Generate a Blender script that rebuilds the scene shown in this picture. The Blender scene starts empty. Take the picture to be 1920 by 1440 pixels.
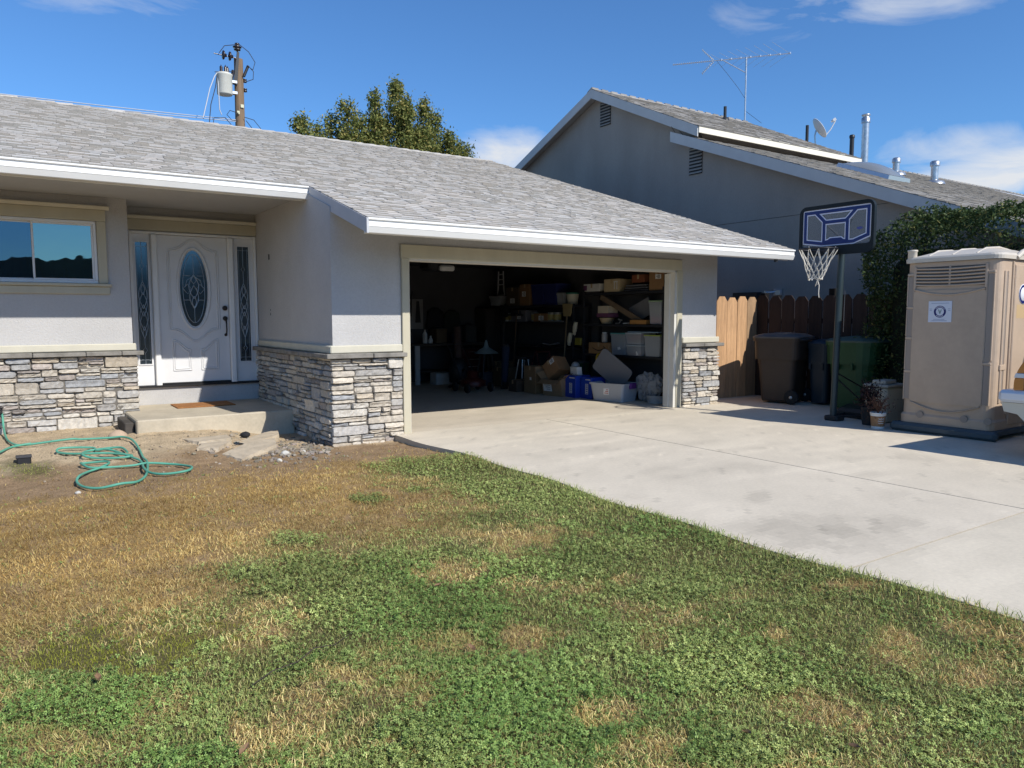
import bpy, bmesh, math, random
import numpy as np
from mathutils import Vector, Matrix, Euler
rad = math.radians
sc = bpy.context.scene
C = sc.collection
random.seed(7); RNG = np.random.default_rng(11)

# ---------------------------------------------------------------- camera
CAM_H = 1.53
def cam_matrix():
    yaw, pitch, roll = rad(33.9), rad(5.11), rad(-.12)
    f = Vector((math.sin(yaw)*math.cos(pitch), math.cos(yaw)*math.cos(pitch), -math.sin(pitch)))
    r = Vector((math.cos(yaw), -math.sin(yaw), 0)); u = r.cross(f)
    c, s = math.cos(roll), math.sin(roll)
    r2, u2 = c*r+s*u, -s*r+c*u
    m = Matrix((( r2.x, u2.x, -f.x, 0), (r2.y, u2.y, -f.y, 0), (r2.z, u2.z, -f.z, CAM_H), (0, 0, 0, 1)))
    return m
cd = bpy.data.cameras.new('camera'); cam = bpy.data.objects.new('camera', cd); C.objects.link(cam)
cam.matrix_world = cam_matrix(); cd.sensor_width = 36; cd.lens = 36*1407.5/1920; cd.clip_end = 2000; cd.clip_start = .05
sc.camera = cam

# ---------------------------------------------------------------- light
SUN = Vector((.30, -1.0, .86)).normalized()
EL = math.asin(SUN.z); ROT = math.atan2(SUN.x, SUN.y)
SUN_STRENGTH, SKY_STRENGTH, EXPOSURE = 4.9, .078, 0.08
sl = bpy.data.lights.new('sun', 'SUN'); sl.energy = SUN_STRENGTH; sl.angle = rad(.53); sl.color = (1, .955, .88)
so = bpy.data.objects.new('sun', sl); C.objects.link(so); so.location = SUN*40
so.rotation_euler = SUN.to_track_quat('Z', 'Y').to_euler()
vs = sc.view_settings; vs.view_transform = 'Standard'; vs.look = 'None'; vs.exposure = EXPOSURE; vs.gamma = 1; vs.use_curve_mapping = False

W = bpy.data.worlds.new('World'); sc.world = W; W.use_nodes = True
nt = W.node_tree; nt.nodes.clear()
def NN(t, **k):
    n = nt.nodes.new(t)
    for a, b in k.items(): setattr(n, a, b)
    return n
def mth(op, a, b=None, c=None, clamp=False):
    n = NN('ShaderNodeMath', operation=op, use_clamp=clamp)
    for i, x in enumerate((a, b, c)):
        if x is None: continue
        if isinstance(x, (int, float)): n.inputs[i].default_value = x
        else: nt.links.new(x, n.inputs[i])
    return n.outputs[0]
def sky_world():
    sky = NN('ShaderNodeTexSky', sky_type='NISHITA', sun_disc=False, sun_elevation=EL, sun_rotation=ROT, altitude=100, air_density=1.0, dust_density=.0, ozone_density=3.0)
    tc = NN('ShaderNodeTexCoord'); sp = NN('ShaderNodeSeparateXYZ'); nt.links.new(tc.outputs['Generated'], sp.inputs[0])
    x, y, z = sp.outputs
    az = mth('ARCTAN2', x, y); el = mth('ARCSINE', z)
    cmb = NN('ShaderNodeCombineXYZ'); nt.links.new(mth('MULTIPLY', az, 5.0), cmb.inputs[0]); nt.links.new(mth('MULTIPLY', el, 15.0), cmb.inputs[1])
    no = NN('ShaderNodeTexNoise'); no.inputs['Scale'].default_value = 1.3; no.inputs['Detail'].default_value = 9; no.inputs['Roughness'].default_value = .58; no.inputs['Distortion'].default_value = .6
    nt.links.new(cmb.outputs[0], no.inputs['Vector'])
    tot = None
    # real wisps of cloud in the sky: (azimuth, elevation, half widths in degrees, strength)
    for a0, e0, ra, re, st in ((64.5, 10.0, 9.0, 3.0, .92), (70, 8.7, 9, 1.8, .7), (34.2, 11.6, 5.4, 3.2, .98), (60, 20.2, 15, 2.6, .62), (3, 20.0, 14, 2.0, .6), (-60, 14, 30, 5, .9), (150, 12, 40, 5, 1.)):
        dx = mth('DIVIDE', mth('SUBTRACT', az, rad(a0)), rad(ra)); dy = mth('DIVIDE', mth('SUBTRACT', el, rad(e0)), rad(re))
        d = mth('ADD', mth('MULTIPLY', dx, dx), mth('MULTIPLY', dy, dy))
        m = mth('MULTIPLY', mth('SUBTRACT', 1.0, d, clamp=True), st)
        tot = m if tot is None else mth('ADD', tot, m)
    # density = mask * contrasty noise
    nz = mth('MULTIPLY', mth('SUBTRACT', no.outputs['Fac'], .5), 3.4)
    den = mth('MULTIPLY', mth('ADD', mth('MULTIPLY', tot, 1.5), mth('SUBTRACT', nz, .62)), mth('MINIMUM', tot, .8), clamp=True)
    den = mth('POWER', den, .9, clamp=True)
    mix = NN('ShaderNodeMix', data_type='RGBA'); nt.links.new(den, mix.inputs['Factor'])
    hs = NN('ShaderNodeHueSaturation'); hs.inputs['Saturation'].default_value = SKY_SAT; hs.inputs['Value'].default_value = 1.0
    tint = NN('ShaderNodeMix', data_type='RGBA', blend_type='MULTIPLY'); tint.inputs['Factor'].default_value = 1; tint.inputs['B'].default_value = SKY_TINT
    nt.links.new(sky.outputs[0], hs.inputs['Color']); nt.links.new(hs.outputs[0], tint.inputs['A']); nt.links.new(tint.outputs['Result'], mix.inputs['A'])
    mix.inputs['B'].default_value = (9.2, 9.6, 10.2, 1)
    bg = NN('ShaderNodeBackground'); bg.inputs['Strength'].default_value = SKY_STRENGTH
    nt.links.new(mix.outputs['Result'], bg.inputs['Color'])
    out = NN('ShaderNodeOutputWorld'); nt.links.new(bg.outputs[0], out.inputs['Surface'])
SKY_SAT = 1.0
SKY_TINT = (.85, 1.35, 1.85, 1)
sky_world()

# ---------------------------------------------------------------- helpers
def vnoise(x, y, seed=0):
    """value noise on arrays"""
    x = np.asarray(x, float); y = np.asarray(y, float)
    xi = np.floor(x).astype(np.int64); yi = np.floor(y).astype(np.int64); fx = x-xi; fy = y-yi
    fx = fx*fx*(3-2*fx); fy = fy*fy*(3-2*fy)
    def h(a, b):
        n = (a*374761393 + b*668265263 + seed*974711) & 0x7fffffff
        n = ((n ^ (n >> 13))*1274126177) & 0x7fffffff
        return ((n ^ (n >> 16)) & 0xffff)/65535.0
    return (h(xi, yi)*(1-fx)+h(xi+1, yi)*fx)*(1-fy)+(h(xi, yi+1)*(1-fx)+h(xi+1, yi+1)*fx)*fy
def fbm(x, y, sc_, oct=4, seed=0):
    t = 0; a = .5; s = 0
    for o in range(oct):
        t = t+a*vnoise(np.asarray(x)*sc_*2**o, np.asarray(y)*sc_*2**o, seed+o*17); s += a; a *= .5
    return t/s

def mat(name, col, rough=.7, var=None, attr=False, bump=None, metallic=0., spec=.35, stretch=(1, 1, 1), col2=None, trans=0., alpha=None, coat=0., fine=None):
    """Principled material; var=(scale, amount) mixes the colour towards col2 (or a darker/lighter shade) with noise."""
    m = bpy.data.materials.new(name); m.use_nodes = True; t = m.node_tree; b = t.nodes['Principled BSDF']
    b.inputs['Roughness'].default_value = rough; b.inputs['Metallic'].default_value = metallic
    b.inputs['Specular IOR Level'].default_value = spec
    if coat: b.inputs['Coat Weight'].default_value = coat; b.inputs['Coat Roughness'].default_value = .06
    col = (*col, 1)
    b.inputs['Base Color'].default_value = col
    src = None
    tc = t.nodes.new('ShaderNodeTexCoord'); mp = t.nodes.new('ShaderNodeMapping'); mp.inputs['Scale'].default_value = stretch
    t.links.new(tc.outputs['Object'], mp.inputs[0])
    def noise(scale, detail=5, rough_=.6):
        n = t.nodes.new('ShaderNodeTexNoise'); n.inputs['Scale'].default_value = scale; n.inputs['Detail'].default_value = detail; n.inputs['Roughness'].default_value = rough_
        t.links.new(mp.outputs[0], n.inputs['Vector']); return n.outputs['Fac']
    if var:
        mx = t.nodes.new('ShaderNodeMix'); mx.data_type = 'RGBA'
        c2 = (*col2, 1) if col2 else tuple(c*(1-var[1]) for c in col[:3])+(1,)
        c1 = col if col2 else tuple(min(1, c*(1+var[1]*.6)) for c in col[:3])+(1,)
        rp = t.nodes.new('ShaderNodeMapRange'); rp.inputs['From Min'].default_value = .32; rp.inputs['From Max'].default_value = .68
        t.links.new(noise(var[0]), rp.inputs['Value'])
        t.links.new(rp.outputs[0], mx.inputs['Factor']); mx.inputs['A'].default_value = c1; mx.inputs['B'].default_value = c2
        src = mx.outputs['Result']
    if fine:
        mx = t.nodes.new('ShaderNodeMix'); mx.data_type = 'RGBA'; mx.blend_type = 'MULTIPLY'; mx.inputs['Factor'].default_value = 1
        rp = t.nodes.new('ShaderNodeMapRange'); rp.inputs['From Min'].default_value = .3; rp.inputs['From Max'].default_value = .7
        rp.inputs['To Min'].default_value = 1-fine[1]; rp.inputs['To Max'].default_value = 1+fine[1]*.5
        t.links.new(noise(fine[0], 3), rp.inputs['Value']); t.links.new(rp.outputs[0], mx.inputs['B'])
        if src is not None: t.links.new(src, mx.inputs['A'])
        else: mx.inputs['A'].default_value = col
        src = mx.outputs['Result']
    if attr:
        a = t.nodes.new('ShaderNodeAttribute'); a.attribute_name = 'Col'
        mx = t.nodes.new('ShaderNodeMix'); mx.data_type = 'RGBA'; mx.blend_type = 'MULTIPLY'; mx.inputs['Factor'].default_value = 1
        if src is not None: t.links.new(src, mx.inputs['A'])
        else: mx.inputs['A'].default_value = col
        t.links.new(a.outputs['Color'], mx.inputs['B']); src = mx.outputs['Result']
    if src is not None: t.links.new(src, b.inputs['Base Color'])
    if bump:
        bp = t.nodes.new('ShaderNodeBump'); bp.inputs['Strength'].default_value = bump[1]; bp.inputs['Distance'].default_value = bump[2]
        t.links.new(noise(bump[0], 6, .65), bp.inputs['Height']); t.links.new(bp.outputs[0], b.inputs['Normal'])
    if trans:
        tr = t.nodes.new('ShaderNodeBsdfTranslucent'); ms = t.nodes.new('ShaderNodeMixShader'); ms.inputs[0].default_value = trans
        if src is not None: t.links.new(src, tr.inputs['Color'])
        else: tr.inputs['Color'].default_value = col
        o = t.nodes['Material Output']; t.links.new(b.outputs[0], ms.inputs[1]); t.links.new(tr.outputs[0], ms.inputs[2]); t.links.new(ms.outputs[0], o.inputs['Surface'])
    if alpha is not None:
        tp = t.nodes.new('ShaderNodeBsdfTransparent'); ms = t.nodes.new('ShaderNodeMixShader'); ms.inputs[0].default_value = alpha
        o = t.nodes['Material Output']; t.links.new(tp.outputs[0], ms.inputs[1]); t.links.new(b.outputs[0], ms.inputs[2]); t.links.new(ms.outputs[0], o.inputs['Surface'])
    return m

class MB:
    """collects faces (with a colour each) and links them as ONE mesh object"""
    def __init__(s): s.v = []; s.f = []; s.c = []; s.m = []; s.sm = []
    def add(s, vs_, fs, col=(1, 1, 1), mi=0, smooth=False):
        o = len(s.v); s.v.extend([tuple(p) for p in vs_])
        for f in fs:
            s.f.append([i+o for i in f]); s.c.append(col); s.m.append(mi); s.sm.append(smooth)
    def box(s, x0, x1, y0, y1, z0, z1, **k):
        if x0 > x1: x0, x1 = x1, x0
        if y0 > y1: y0, y1 = y1, y0
        if z0 > z1: z0, z1 = z1, z0
        s.add([(x0, y0, z0), (x1, y0, z0), (x1, y1, z0), (x0, y1, z0), (x0, y0, z1), (x1, y0, z1), (x1, y1, z1), (x0, y1, z1)],
              [(0, 3, 2, 1), (4, 5, 6, 7), (0, 1, 5, 4), (1, 2, 6, 5), (2, 3, 7, 6), (3, 0, 4, 7)], **k)
    def bbox(s, x0, x1, y0, y1, z0, z1, b=.01, **k):
        """box with every edge chamfered by b"""
        vs_ = []; idx = {}
        for ix, (X, sx) in enumerate(((x0, 1), (x1, -1))):
            for iy, (Y, sy) in enumerate(((y0, 1), (y1, -1))):
                for iz, (Z, sz) in enumerate(((z0, 1), (z1, -1))):
                    for ax in range(3):
                        p = [X+sx*b, Y+sy*b, Z+sz*b]; p[ax] = (X, Y, Z)[ax]
                        idx[(ix, iy, iz, ax)] = len(vs_); vs_.append(p)
        fs = []
        for ax in range(3):
            o = [i for i in range(3) if i != ax]
            for sd in (0, 1):
                q = []
                for a, b2 in ((0, 0), (1, 0), (1, 1), (0, 1)):
                    k3 = [0, 0, 0]; k3[ax] = sd; k3[o[0]] = a; k3[o[1]] = b2; q.append(idx[(*k3, ax)])
                fs.append(q)
        for ax in range(3):
            o = [i for i in range(3) if i != ax]
            for a in (0, 1):
                for b2 in (0, 1):
                    k0 = [0, 0, 0]; k0[o[0]] = a; k0[o[1]] = b2; k1 = list(k0); k1[ax] = 1
                    fs.append([idx[(*k0, o[0])], idx[(*k0, o[1])], idx[(*k1, o[1])], idx[(*k1, o[0])]])
        for ix in (0, 1):
            for iy in (0, 1):
                for iz in (0, 1): fs.append([idx[(ix, iy, iz, a)] for a in range(3)])
        s.add(vs_, fs, **k)
    def obox(s, c, ex, ey, ez, b=0, **k):
        """box with centre c and half-axis vectors"""
        t = MB()
        if b: t.bbox(-1, 1, -1, 1, -1, 1, .0)
        else: t.box(-1, 1, -1, 1, -1, 1)
        c, ex, ey, ez = map(Vector, (c, ex, ey, ez))
        s.add([c+ex*p[0]+ey*p[1]+ez*p[2] for p in t.v], t.f, **k)
    def quad(s, a, b, c, d, **k): s.add([a, b, c, d], [(0, 1, 2, 3)], **k)
    def prism(s, pts, vec, **k):
        n = len(pts); v = Vector(vec); p = [Vector(q) for q in pts]
        s.add(p+[q+v for q in p], [list(range(n))[::-1], list(range(n, 2*n))]+[(i, (i+1) % n, n+(i+1) % n, n+i) for i in range(n)], **k)
    def tube(s, pts, r, n=8, closed=False, cap=True, **k):
        P = [Vector(p) for p in pts]; N = len(P)
        if not hasattr(r, '__len__'): r = [r]*N
        vs_ = []; up = None
        for i in range(N):
            if closed: t = P[(i+1) % N]-P[i-1]
            else: t = P[min(i+1, N-1)]-P[max(i-1, 0)]
            if t.length < 1e-9: t = Vector((0, 0, 1))
            t.normalize()
            if up is None:
                up = t.orthogonal().normalized()
            up = (up-t*up.dot(t));
            if up.length < 1e-6: up = t.orthogonal()
            up.normalize(); w = t.cross(up)
            for j in range(n):
                a = 2*math.pi*j/n; vs_.append(P[i]+(up*math.cos(a)+w*math.sin(a))*r[i])
        fs = []
        for i in range(N if closed else N-1):
            for j in range(n):
                a = i*n; b = ((i+1) % N)*n; fs.append((a+j, a+(j+1) % n, b+(j+1) % n, b+j))
        k.setdefault('smooth', True)
        s.add(vs_, fs, **k)
        if cap and not closed:
            k['smooth'] = False
            s.add(vs_[:n], [list(range(n))[::-1]], **k); s.add(vs_[-n:], [list(range(n))], **k)
    def lathe(s, prof, n=24, origin=(0, 0, 0), axis='z', **k):
        """prof = [(radius, height)]"""
        vs_ = []; ox, oy, oz = origin
        for r, h in prof:
            for j in range(n):
                a = 2*math.pi*j/n; p = (r*math.cos(a), r*math.sin(a), h)
                if axis == 'x': p = (p[2], p[0], p[1])
                if axis == 'y': p = (p[1], p[2], p[0])
                vs_.append((p[0]+ox, p[1]+oy, p[2]+oz))
        fs = [(i*n+j, i*n+(j+1) % n, (i+1)*n+(j+1) % n, (i+1)*n+j) for i in range(len(prof)-1) for j in range(n)]
        k.setdefault('smooth', True)
        s.add(vs_, fs, **k)
        k['smooth'] = False
        s.add(vs_[:n], [list(range(n))[::-1]], **k); s.add(vs_[-n:], [list(range(n))], **k)
    def build(s, name, mats, parent=None, local=False, bevel=0, loc=None):
        me = bpy.data.meshes.new(name)
        off = Vector((0, 0, 0))
        if not local:
            if parent is not None:
                q = parent
                while q is not None: off = off+q.location; q = q.parent
            elif loc is not None: off = Vector(loc)
        me.from_pydata([(p[0]-off.x, p[1]-off.y, p[2]-off.z) for p in s.v], [], s.f)
        me.polygons.foreach_set('use_smooth', s.sm)
        if not isinstance(mats, (list, tuple)): mats = [mats]
        for m in mats: me.materials.append(m)
        if len(mats) > 1: me.polygons.foreach_set('material_index', s.m)
        if any(c != (1, 1, 1) for c in s.c):
            at = me.color_attributes.new('Col', 'FLOAT_COLOR', 'CORNER')
            cols = np.repeat(np.array([(*c, 1) for c in s.c], np.float32), [len(f) for f in s.f], axis=0)
            at.data.foreach_set('color', cols.ravel())
        me.validate(); me.update()
        if len(s.f) < 20000:
            bm = bmesh.new(); bm.from_mesh(me); bmesh.ops.recalc_face_normals(bm, faces=bm.faces); bm.to_mesh(me); bm.free()
        o = bpy.data.objects.new(name, me); C.objects.link(o)
        if parent is not None: o.parent = parent
        elif loc is not None: o.location = loc
        if bevel:
            md = o.modifiers.new('bevel', 'BEVEL'); md.width = bevel; md.segments = 2; md.limit_method = 'ANGLE'; md.angle_limit = rad(40)
        return o

def tri_mesh(name, V, col, m, parent=None, off=(0, 0, 0)):
    """V: (n,3,3) triangles, col: (n,3) or (n,3,3)"""
    n = len(V); me = bpy.data.meshes.new(name)
    me.vertices.add(n*3); me.vertices.foreach_set('co', (V-np.array(off)).astype(np.float32).ravel())
    me.loops.add(n*3); me.loops.foreach_set('vertex_index', np.arange(n*3, dtype=np.int32))
    me.polygons.add(n); me.polygons.foreach_set('loop_start', np.arange(0, n*3, 3, dtype=np.int32))
    me.materials.append(m)
    at = me.color_attributes.new('Col', 'FLOAT_COLOR', 'POINT')
    if col.ndim == 2: col = np.repeat(col[:, None, :], 3, axis=1)
    at.data.foreach_set('color', np.concatenate([col, np.ones((n, 3, 1))], axis=2).astype(np.float32).ravel())
    me.update(); me.validate()
    o = bpy.data.objects.new(name, me); C.objects.link(o)
    if parent is not None: o.parent = parent
    return o

def tag(o, label=None, cat=None, group=None, kind=None):
    if label: o['label'] = label
    if cat: o['category'] = cat
    if group: o['group'] = group
    if kind: o['kind'] = kind
    return o
def thing(name, label, cat, loc=(0, 0, 0), group=None, rotz=0):
    o = bpy.data.objects.new(name, None); C.objects.link(o); o.location = loc; o.rotation_euler = (0, 0, rotz); o.empty_display_size = .2
    return tag(o, label, cat, group)
def struct(o, label, cat): return tag(o, label, cat, kind='structure')

# ---------------------------------------------------------------- materials
M = {}
M['stucco'] = mat('stucco', (.495, .485, .475), .92, var=(.9, .08), bump=(55, .7, .010), fine=(38, .06))
M['stucco_side'] = M['stucco']
M['white'] = mat('white_paint', (.80, .80, .78), .45, var=(3, .03), bump=(60, .05, .002))
M['door'] = mat('door_paint', (.70, .70, .70), .4, var=(4, .03))
M['cream'] = mat('cream_trim', (.50, .46, .345), .6, var=(6, .07), stretch=(1, 1, .3))
M['cream2'] = mat('cream_belt', (.56, .53, .43), .7, var=(6, .06), bump=(90, .3, .004))
M['soffit'] = mat('soffit', (.40, .40, .40), .8, var=(2, .05))
M['shingle'] = mat('shingle', (.545, .515, .47), .95, attr=True, bump=(160, .5, .004), fine=(90, .22))
M['shingle2'] = mat('shingle_brown', (.37, .35, .32), .95, attr=True, bump=(120, .5, .004), fine=(60, .25))
M['stone'] = mat('ledge_stone', (1, 1, 1), .9, attr=True, bump=(45, .7, .012), fine=(24, .22))
M['mortar'] = mat('mortar', (.16, .145, .125), .95, bump=(60, .5, .01))
M['cap'] = mat('cap_stone', (.24, .225, .20), .9, var=(7, .3), bump=(40, .6, .01))
M['concrete'] = mat('concrete', (1, 1, 1), .9, attr=True, bump=(70, .35, .004), fine=(35, .07))
M['porch'] = mat('porch_concrete', (.52, .455, .345), .9, var=(2.2, .16), bump=(60, .3, .004), fine=(30, .08))
M['broken'] = mat('broken_concrete', (.50, .42, .31), .95, var=(6, .2), bump=(30, .6, .012))
M['soil'] = mat('soil', (1, 1, 1), 1., attr=True, bump=(45, 1., .02), fine=(70, .4), spec=.1)
M['earth'] = mat('earth', (.15, .105, .065), 1., var=(.6, .3), bump=(20, .8, .03), spec=.1)
M['grassblade'] = mat('grass_blade', (1, 1, 1), .7, attr=True, trans=.25, spec=.08)
M['leaf'] = mat('leaf', (1, 1, 1), .55, attr=True, trans=.22, spec=.18)
M['black'] = mat('black_plastic', (.02, .02, .022), .5, spec=.4)
M['dark_metal'] = mat('dark_metal', (.035, .037, .04), .45, metallic=.3)
M['galv'] = mat('galvanised', (.55, .57, .58), .35, var=(9, .2), metallic=.85)
M['alu'] = mat('aluminium', (.62, .64, .66), .35, metallic=.8)
M['bark'] = mat('bark', (.12, .085, .06), .95, var=(8, .3), stretch=(1, 1, .2), bump=(25, .8, .02))
M['polewood'] = mat('pole_wood', (.24, .165, .105), .9, var=(10, .35), stretch=(1, 1, .08), bump=(20, .6, .01))
M['cardboard'] = mat('cardboard', (.34, .22, .12), .85, var=(5, .12))
M['paper'] = mat('paper_label', (.75, .75, .75), .7, var=(12, .06))
M['rubber'] = mat('rubber', (.018, .018, .018), .8)
M['winframe'] = mat('vinyl_frame', (.72, .73, .74), .4)
def glassy(name, refl, tint, base, rough=.01, ir=.35):
    m = bpy.data.materials.new(name); m.use_nodes = True; t = m.node_tree; t.nodes.clear()
    d = t.nodes.new('ShaderNodeBsdfDiffuse'); d.inputs[0].default_value = (*base, 1)
    g = t.nodes.new('ShaderNodeBsdfGlossy'); g.inputs[0].default_value = (*tint, 1); g.inputs['Roughness'].default_value = rough
    ms = t.nodes.new('ShaderNodeMixShader'); ms.inputs[0].default_value = refl
    # slight waviness of real panes
    no = t.nodes.new('ShaderNodeTexNoise'); no.inputs['Scale'].default_value = 2.2; tc = t.nodes.new('ShaderNodeTexCoord'); t.links.new(tc.outputs['Object'], no.inputs['Vector'])
    bp = t.nodes.new('ShaderNodeBump'); bp.inputs['Strength'].default_value = .12; bp.inputs['Distance'].default_value = .012; t.links.new(no.outputs['Fac'], bp.inputs['Height']); t.links.new(bp.outputs[0], g.inputs['Normal'])
    t.links.new(d.outputs[0], ms.inputs[1]); t.links.new(g.outputs[0], ms.inputs[2])
    o = t.nodes.new('ShaderNodeOutputMaterial'); t.links.new(ms.outputs[0], o.inputs['Surface']); return m
M['window_glass'] = glassy('window_glass', .34, (.52, .68, .66), (.012, .02, .03))
M['window_glass_dark'] = glassy('screened_glass', .16, (.45, .7, .9), (.012, .022, .032))
M['leaded_glass'] = glassy('leaded_glass', .13, (.6, .8, .95), (.018, .026, .035), rough=.12)
M['came'] = mat('lead_came', (.42, .46, .5), .35, metallic=.6)
# ================================================================ GROUND
g = MB(); g.quad((-300, -300, -.16), (300, -300, -.16), (300, 300, -.16), (-300, 300, -.16))
struct(g.build('ground', M['earth']), 'bare brown earth reaching out to the horizon', 'ground')

# lawn patch layout in metres on the ground: kind, centre, two half axes
PATCH = [('dry',1.64,3.03,.17,-.11,.08,.15),('dry',.97,2.71,.26,-.17,.11,.30),('dry',1.21,2.85,.22,-.15,.11,.26),('dry',1.87,2.15,.10,-.07,.07,.08),('dry',3.08,2.23,.09,-.06,.08,.06),('dry',3.05,3.27,.08,-.05,.08,.08),('dry',3.48,1.81,.17,-.11,.20,.11),('dry',3.39,1.55,.12,-.08,.13,.06),('dry',.10,3.12,.20,-.13,.01,.14),('dry',2.92,4.36,.28,-.19,.16,.24),('dry',2.61,3.24,.15,-.10,.13,.16),('dry',4.0,2.41,.16,-.11,.12,.07),('dry',2.41,3.48,.13,-.09,.10,.14),('dry',2.62,1.69,.14,-.10,.15,.10),('dry',1.07,3.75,.14,-.09,.05,.17),('dry',2.21,4.01,.17,-.11,.10,.18),('dry',2.08,2.91,.11,-.07,.09,.13),('dry',1.90,1.86,.10,-.07,.06,.06),
('clo',1.75,4.10,.63,-.43,.21,.48),('clo',1.53,4.41,.27,-.19,.12,.34),('clo',1.31,2.39,.25,-.17,.13,.23),('clo',1.77,2.48,.28,-.19,.22,.30),('clo',3.07,2.93,.23,-.15,.17,.17),('clo',.13,3.38,.27,-.18,.01,.17),('clo',1.75,3.54,.36,-.24,.15,.30),('clo',1.23,4.50,.24,-.16,.07,.24),('clo',1.62,5.09,.19,-.13,.06,.20),('clo',2.55,5.95,.15,-.10,.08,.18),('clo',3.59,5.60,.32,-.22,.23,.35),('clo',2.57,2.16,.30,-.20,.24,.21),('clo',2.08,1.74,.24,-.16,.11,.09),('clo',.42,2.75,.19,-.13,.02,.10),
('yel',.50,3.91,.37,-.25,.05,.33),('yel',.15,3.97,.19,-.13,.01,.16),('yel',.80,3.93,.16,-.11,.04,.18),('tuft',.12,9.14,.27,-.19,.01,.46),('tuft',3.04,6.11,.12,-.08,.08,.16),('clo',3.74,7.00,.56,-.39,.25,.47)]
BOUND = [(6.5, 8.0), (4.9, 7.5), (4.1, 7.25), (3.2, 6.7), (3.35, 6.0), (3.06, 5.27), (2.61, 4.85), (1.64, 5.15), (1.08, 4.5), (.59, 4.16), (.1, 3.97), (-.45, 3.77), (-2, 3.3), (-9, 2)]
def bound_side(x, y):
    """signed distance to the edge of the green lawn, + on the green (street) side"""
    best = np.full(np.shape(x), 1e9); sg = np.zeros(np.shape(x))
    for (ax, ay), (bx, by) in zip(BOUND[:-1], BOUND[1:]):
        dx, dy = bx-ax, by-ay; L = dx*dx+dy*dy
        t = np.clip(((x-ax)*dx+(y-ay)*dy)/L, 0, 1); qx, qy = ax+t*dx, ay+t*dy
        d = np.hypot(x-qx, y-qy); cr = dx*(y-ay)-dy*(x-ax)
        u = d < best-1e-9
        best = np.where(u, d, best); sg = np.where(u, np.sign(cr), sg)
    return best*sg
def patch_w(kind, x, y):
    w = np.zeros(np.shape(x))
    for k, cx, cy, ax, ay, bx, by in PATCH:
        if k != kind: continue
        det = ax*by-ay*bx; dx, dy = x-cx, y-cy
        u = (dx*by-dy*bx)/det; v = (-dx*ay+dy*ax)/det
        w = np.maximum(w, np.clip(1.35-np.sqrt(u*u+v*v)*1.05, 0, 1))
    return w
def lawn_state(x, y):
    """green 0..1, clover 0..1, yellow 0..1 at ground points"""
    n1 = fbm(x, y, 1.1, 4, 3)-.5; n2 = fbm(x, y, 4.5, 3, 5)-.5; n3 = fbm(x, y, 14, 2, 8)-.5
    gd = bound_side(x, y)
    green = np.clip(.5+(gd*1.5+n1*1.5+n2*1.1)/1.0, 0, 1)
    wobble = n2*.9+n3*.6
    dry = np.clip(patch_w('dry', x, y)*.85+(n2*1.9+n3*1.7+n1*.8)*(patch_w('dry', x, y) > 0), 0, .85)
    clo = np.clip(patch_w('clo', x, y)*1.2+wobble*.9*(patch_w('clo', x, y) > 0), 0, 1)
    clo = np.maximum(clo, np.clip((n1*2+n2*1.2)+.25, 0, 1)*np.clip(gd*2.5, 0, 1)*.55)
    drynoise = np.clip((fbm(x, y, 2.2, 5, 21)-.57)*6, 0, 1)*.75
    tuft = np.clip(patch_w('tuft', x, y)+wobble*(patch_w('tuft', x, y) > 0), 0, 1)
    green = np.clip(green-drynoise*green*(1-clo)-dry, 0, 1); green = np.maximum(green, clo*.95*(dry < .6)); green = np.maximum(green, tuft*.9)
    yel = np.clip(patch_w('yel', x, y)*.75+(n2*1.8+n3*1.4)*(patch_w('yel', x, y) > 0), 0, .8)
    green = np.maximum(green*(1-yel*.3), np.clip(yel*1.5, 0, .96))
    return green, clo*(dry < .55)*(yel < .35), yel, tuft
DRIVE_X = 4.15
def edge_x(y): return DRIVE_X+.05*np.sin(np.asarray(y)*1.1+.6)+.03*np.sin(np.asarray(y)*3.7)
def lawn_z(x, y):
    z = -.045+.11*np.clip((y-8.5)/1.6, 0, 1)*np.clip((2.9-x)/.6, 0, 1)+(fbm(x, y, .8, 3, 40)-.5)*.05+(fbm(x, y, 5, 3, 41)-.5)*.025
    ed = np.clip((x-edge_x(y)+.5)/.45, 0, 1)*np.clip((7.6-y)/.5, 0, 1); z = z*(1-ed)-.008*ed
    z = z-.035*np.clip((y-7.8)/1.5, 0, 1)*np.clip((x-1.6)/1.0, 0, 1)
    return z
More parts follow.
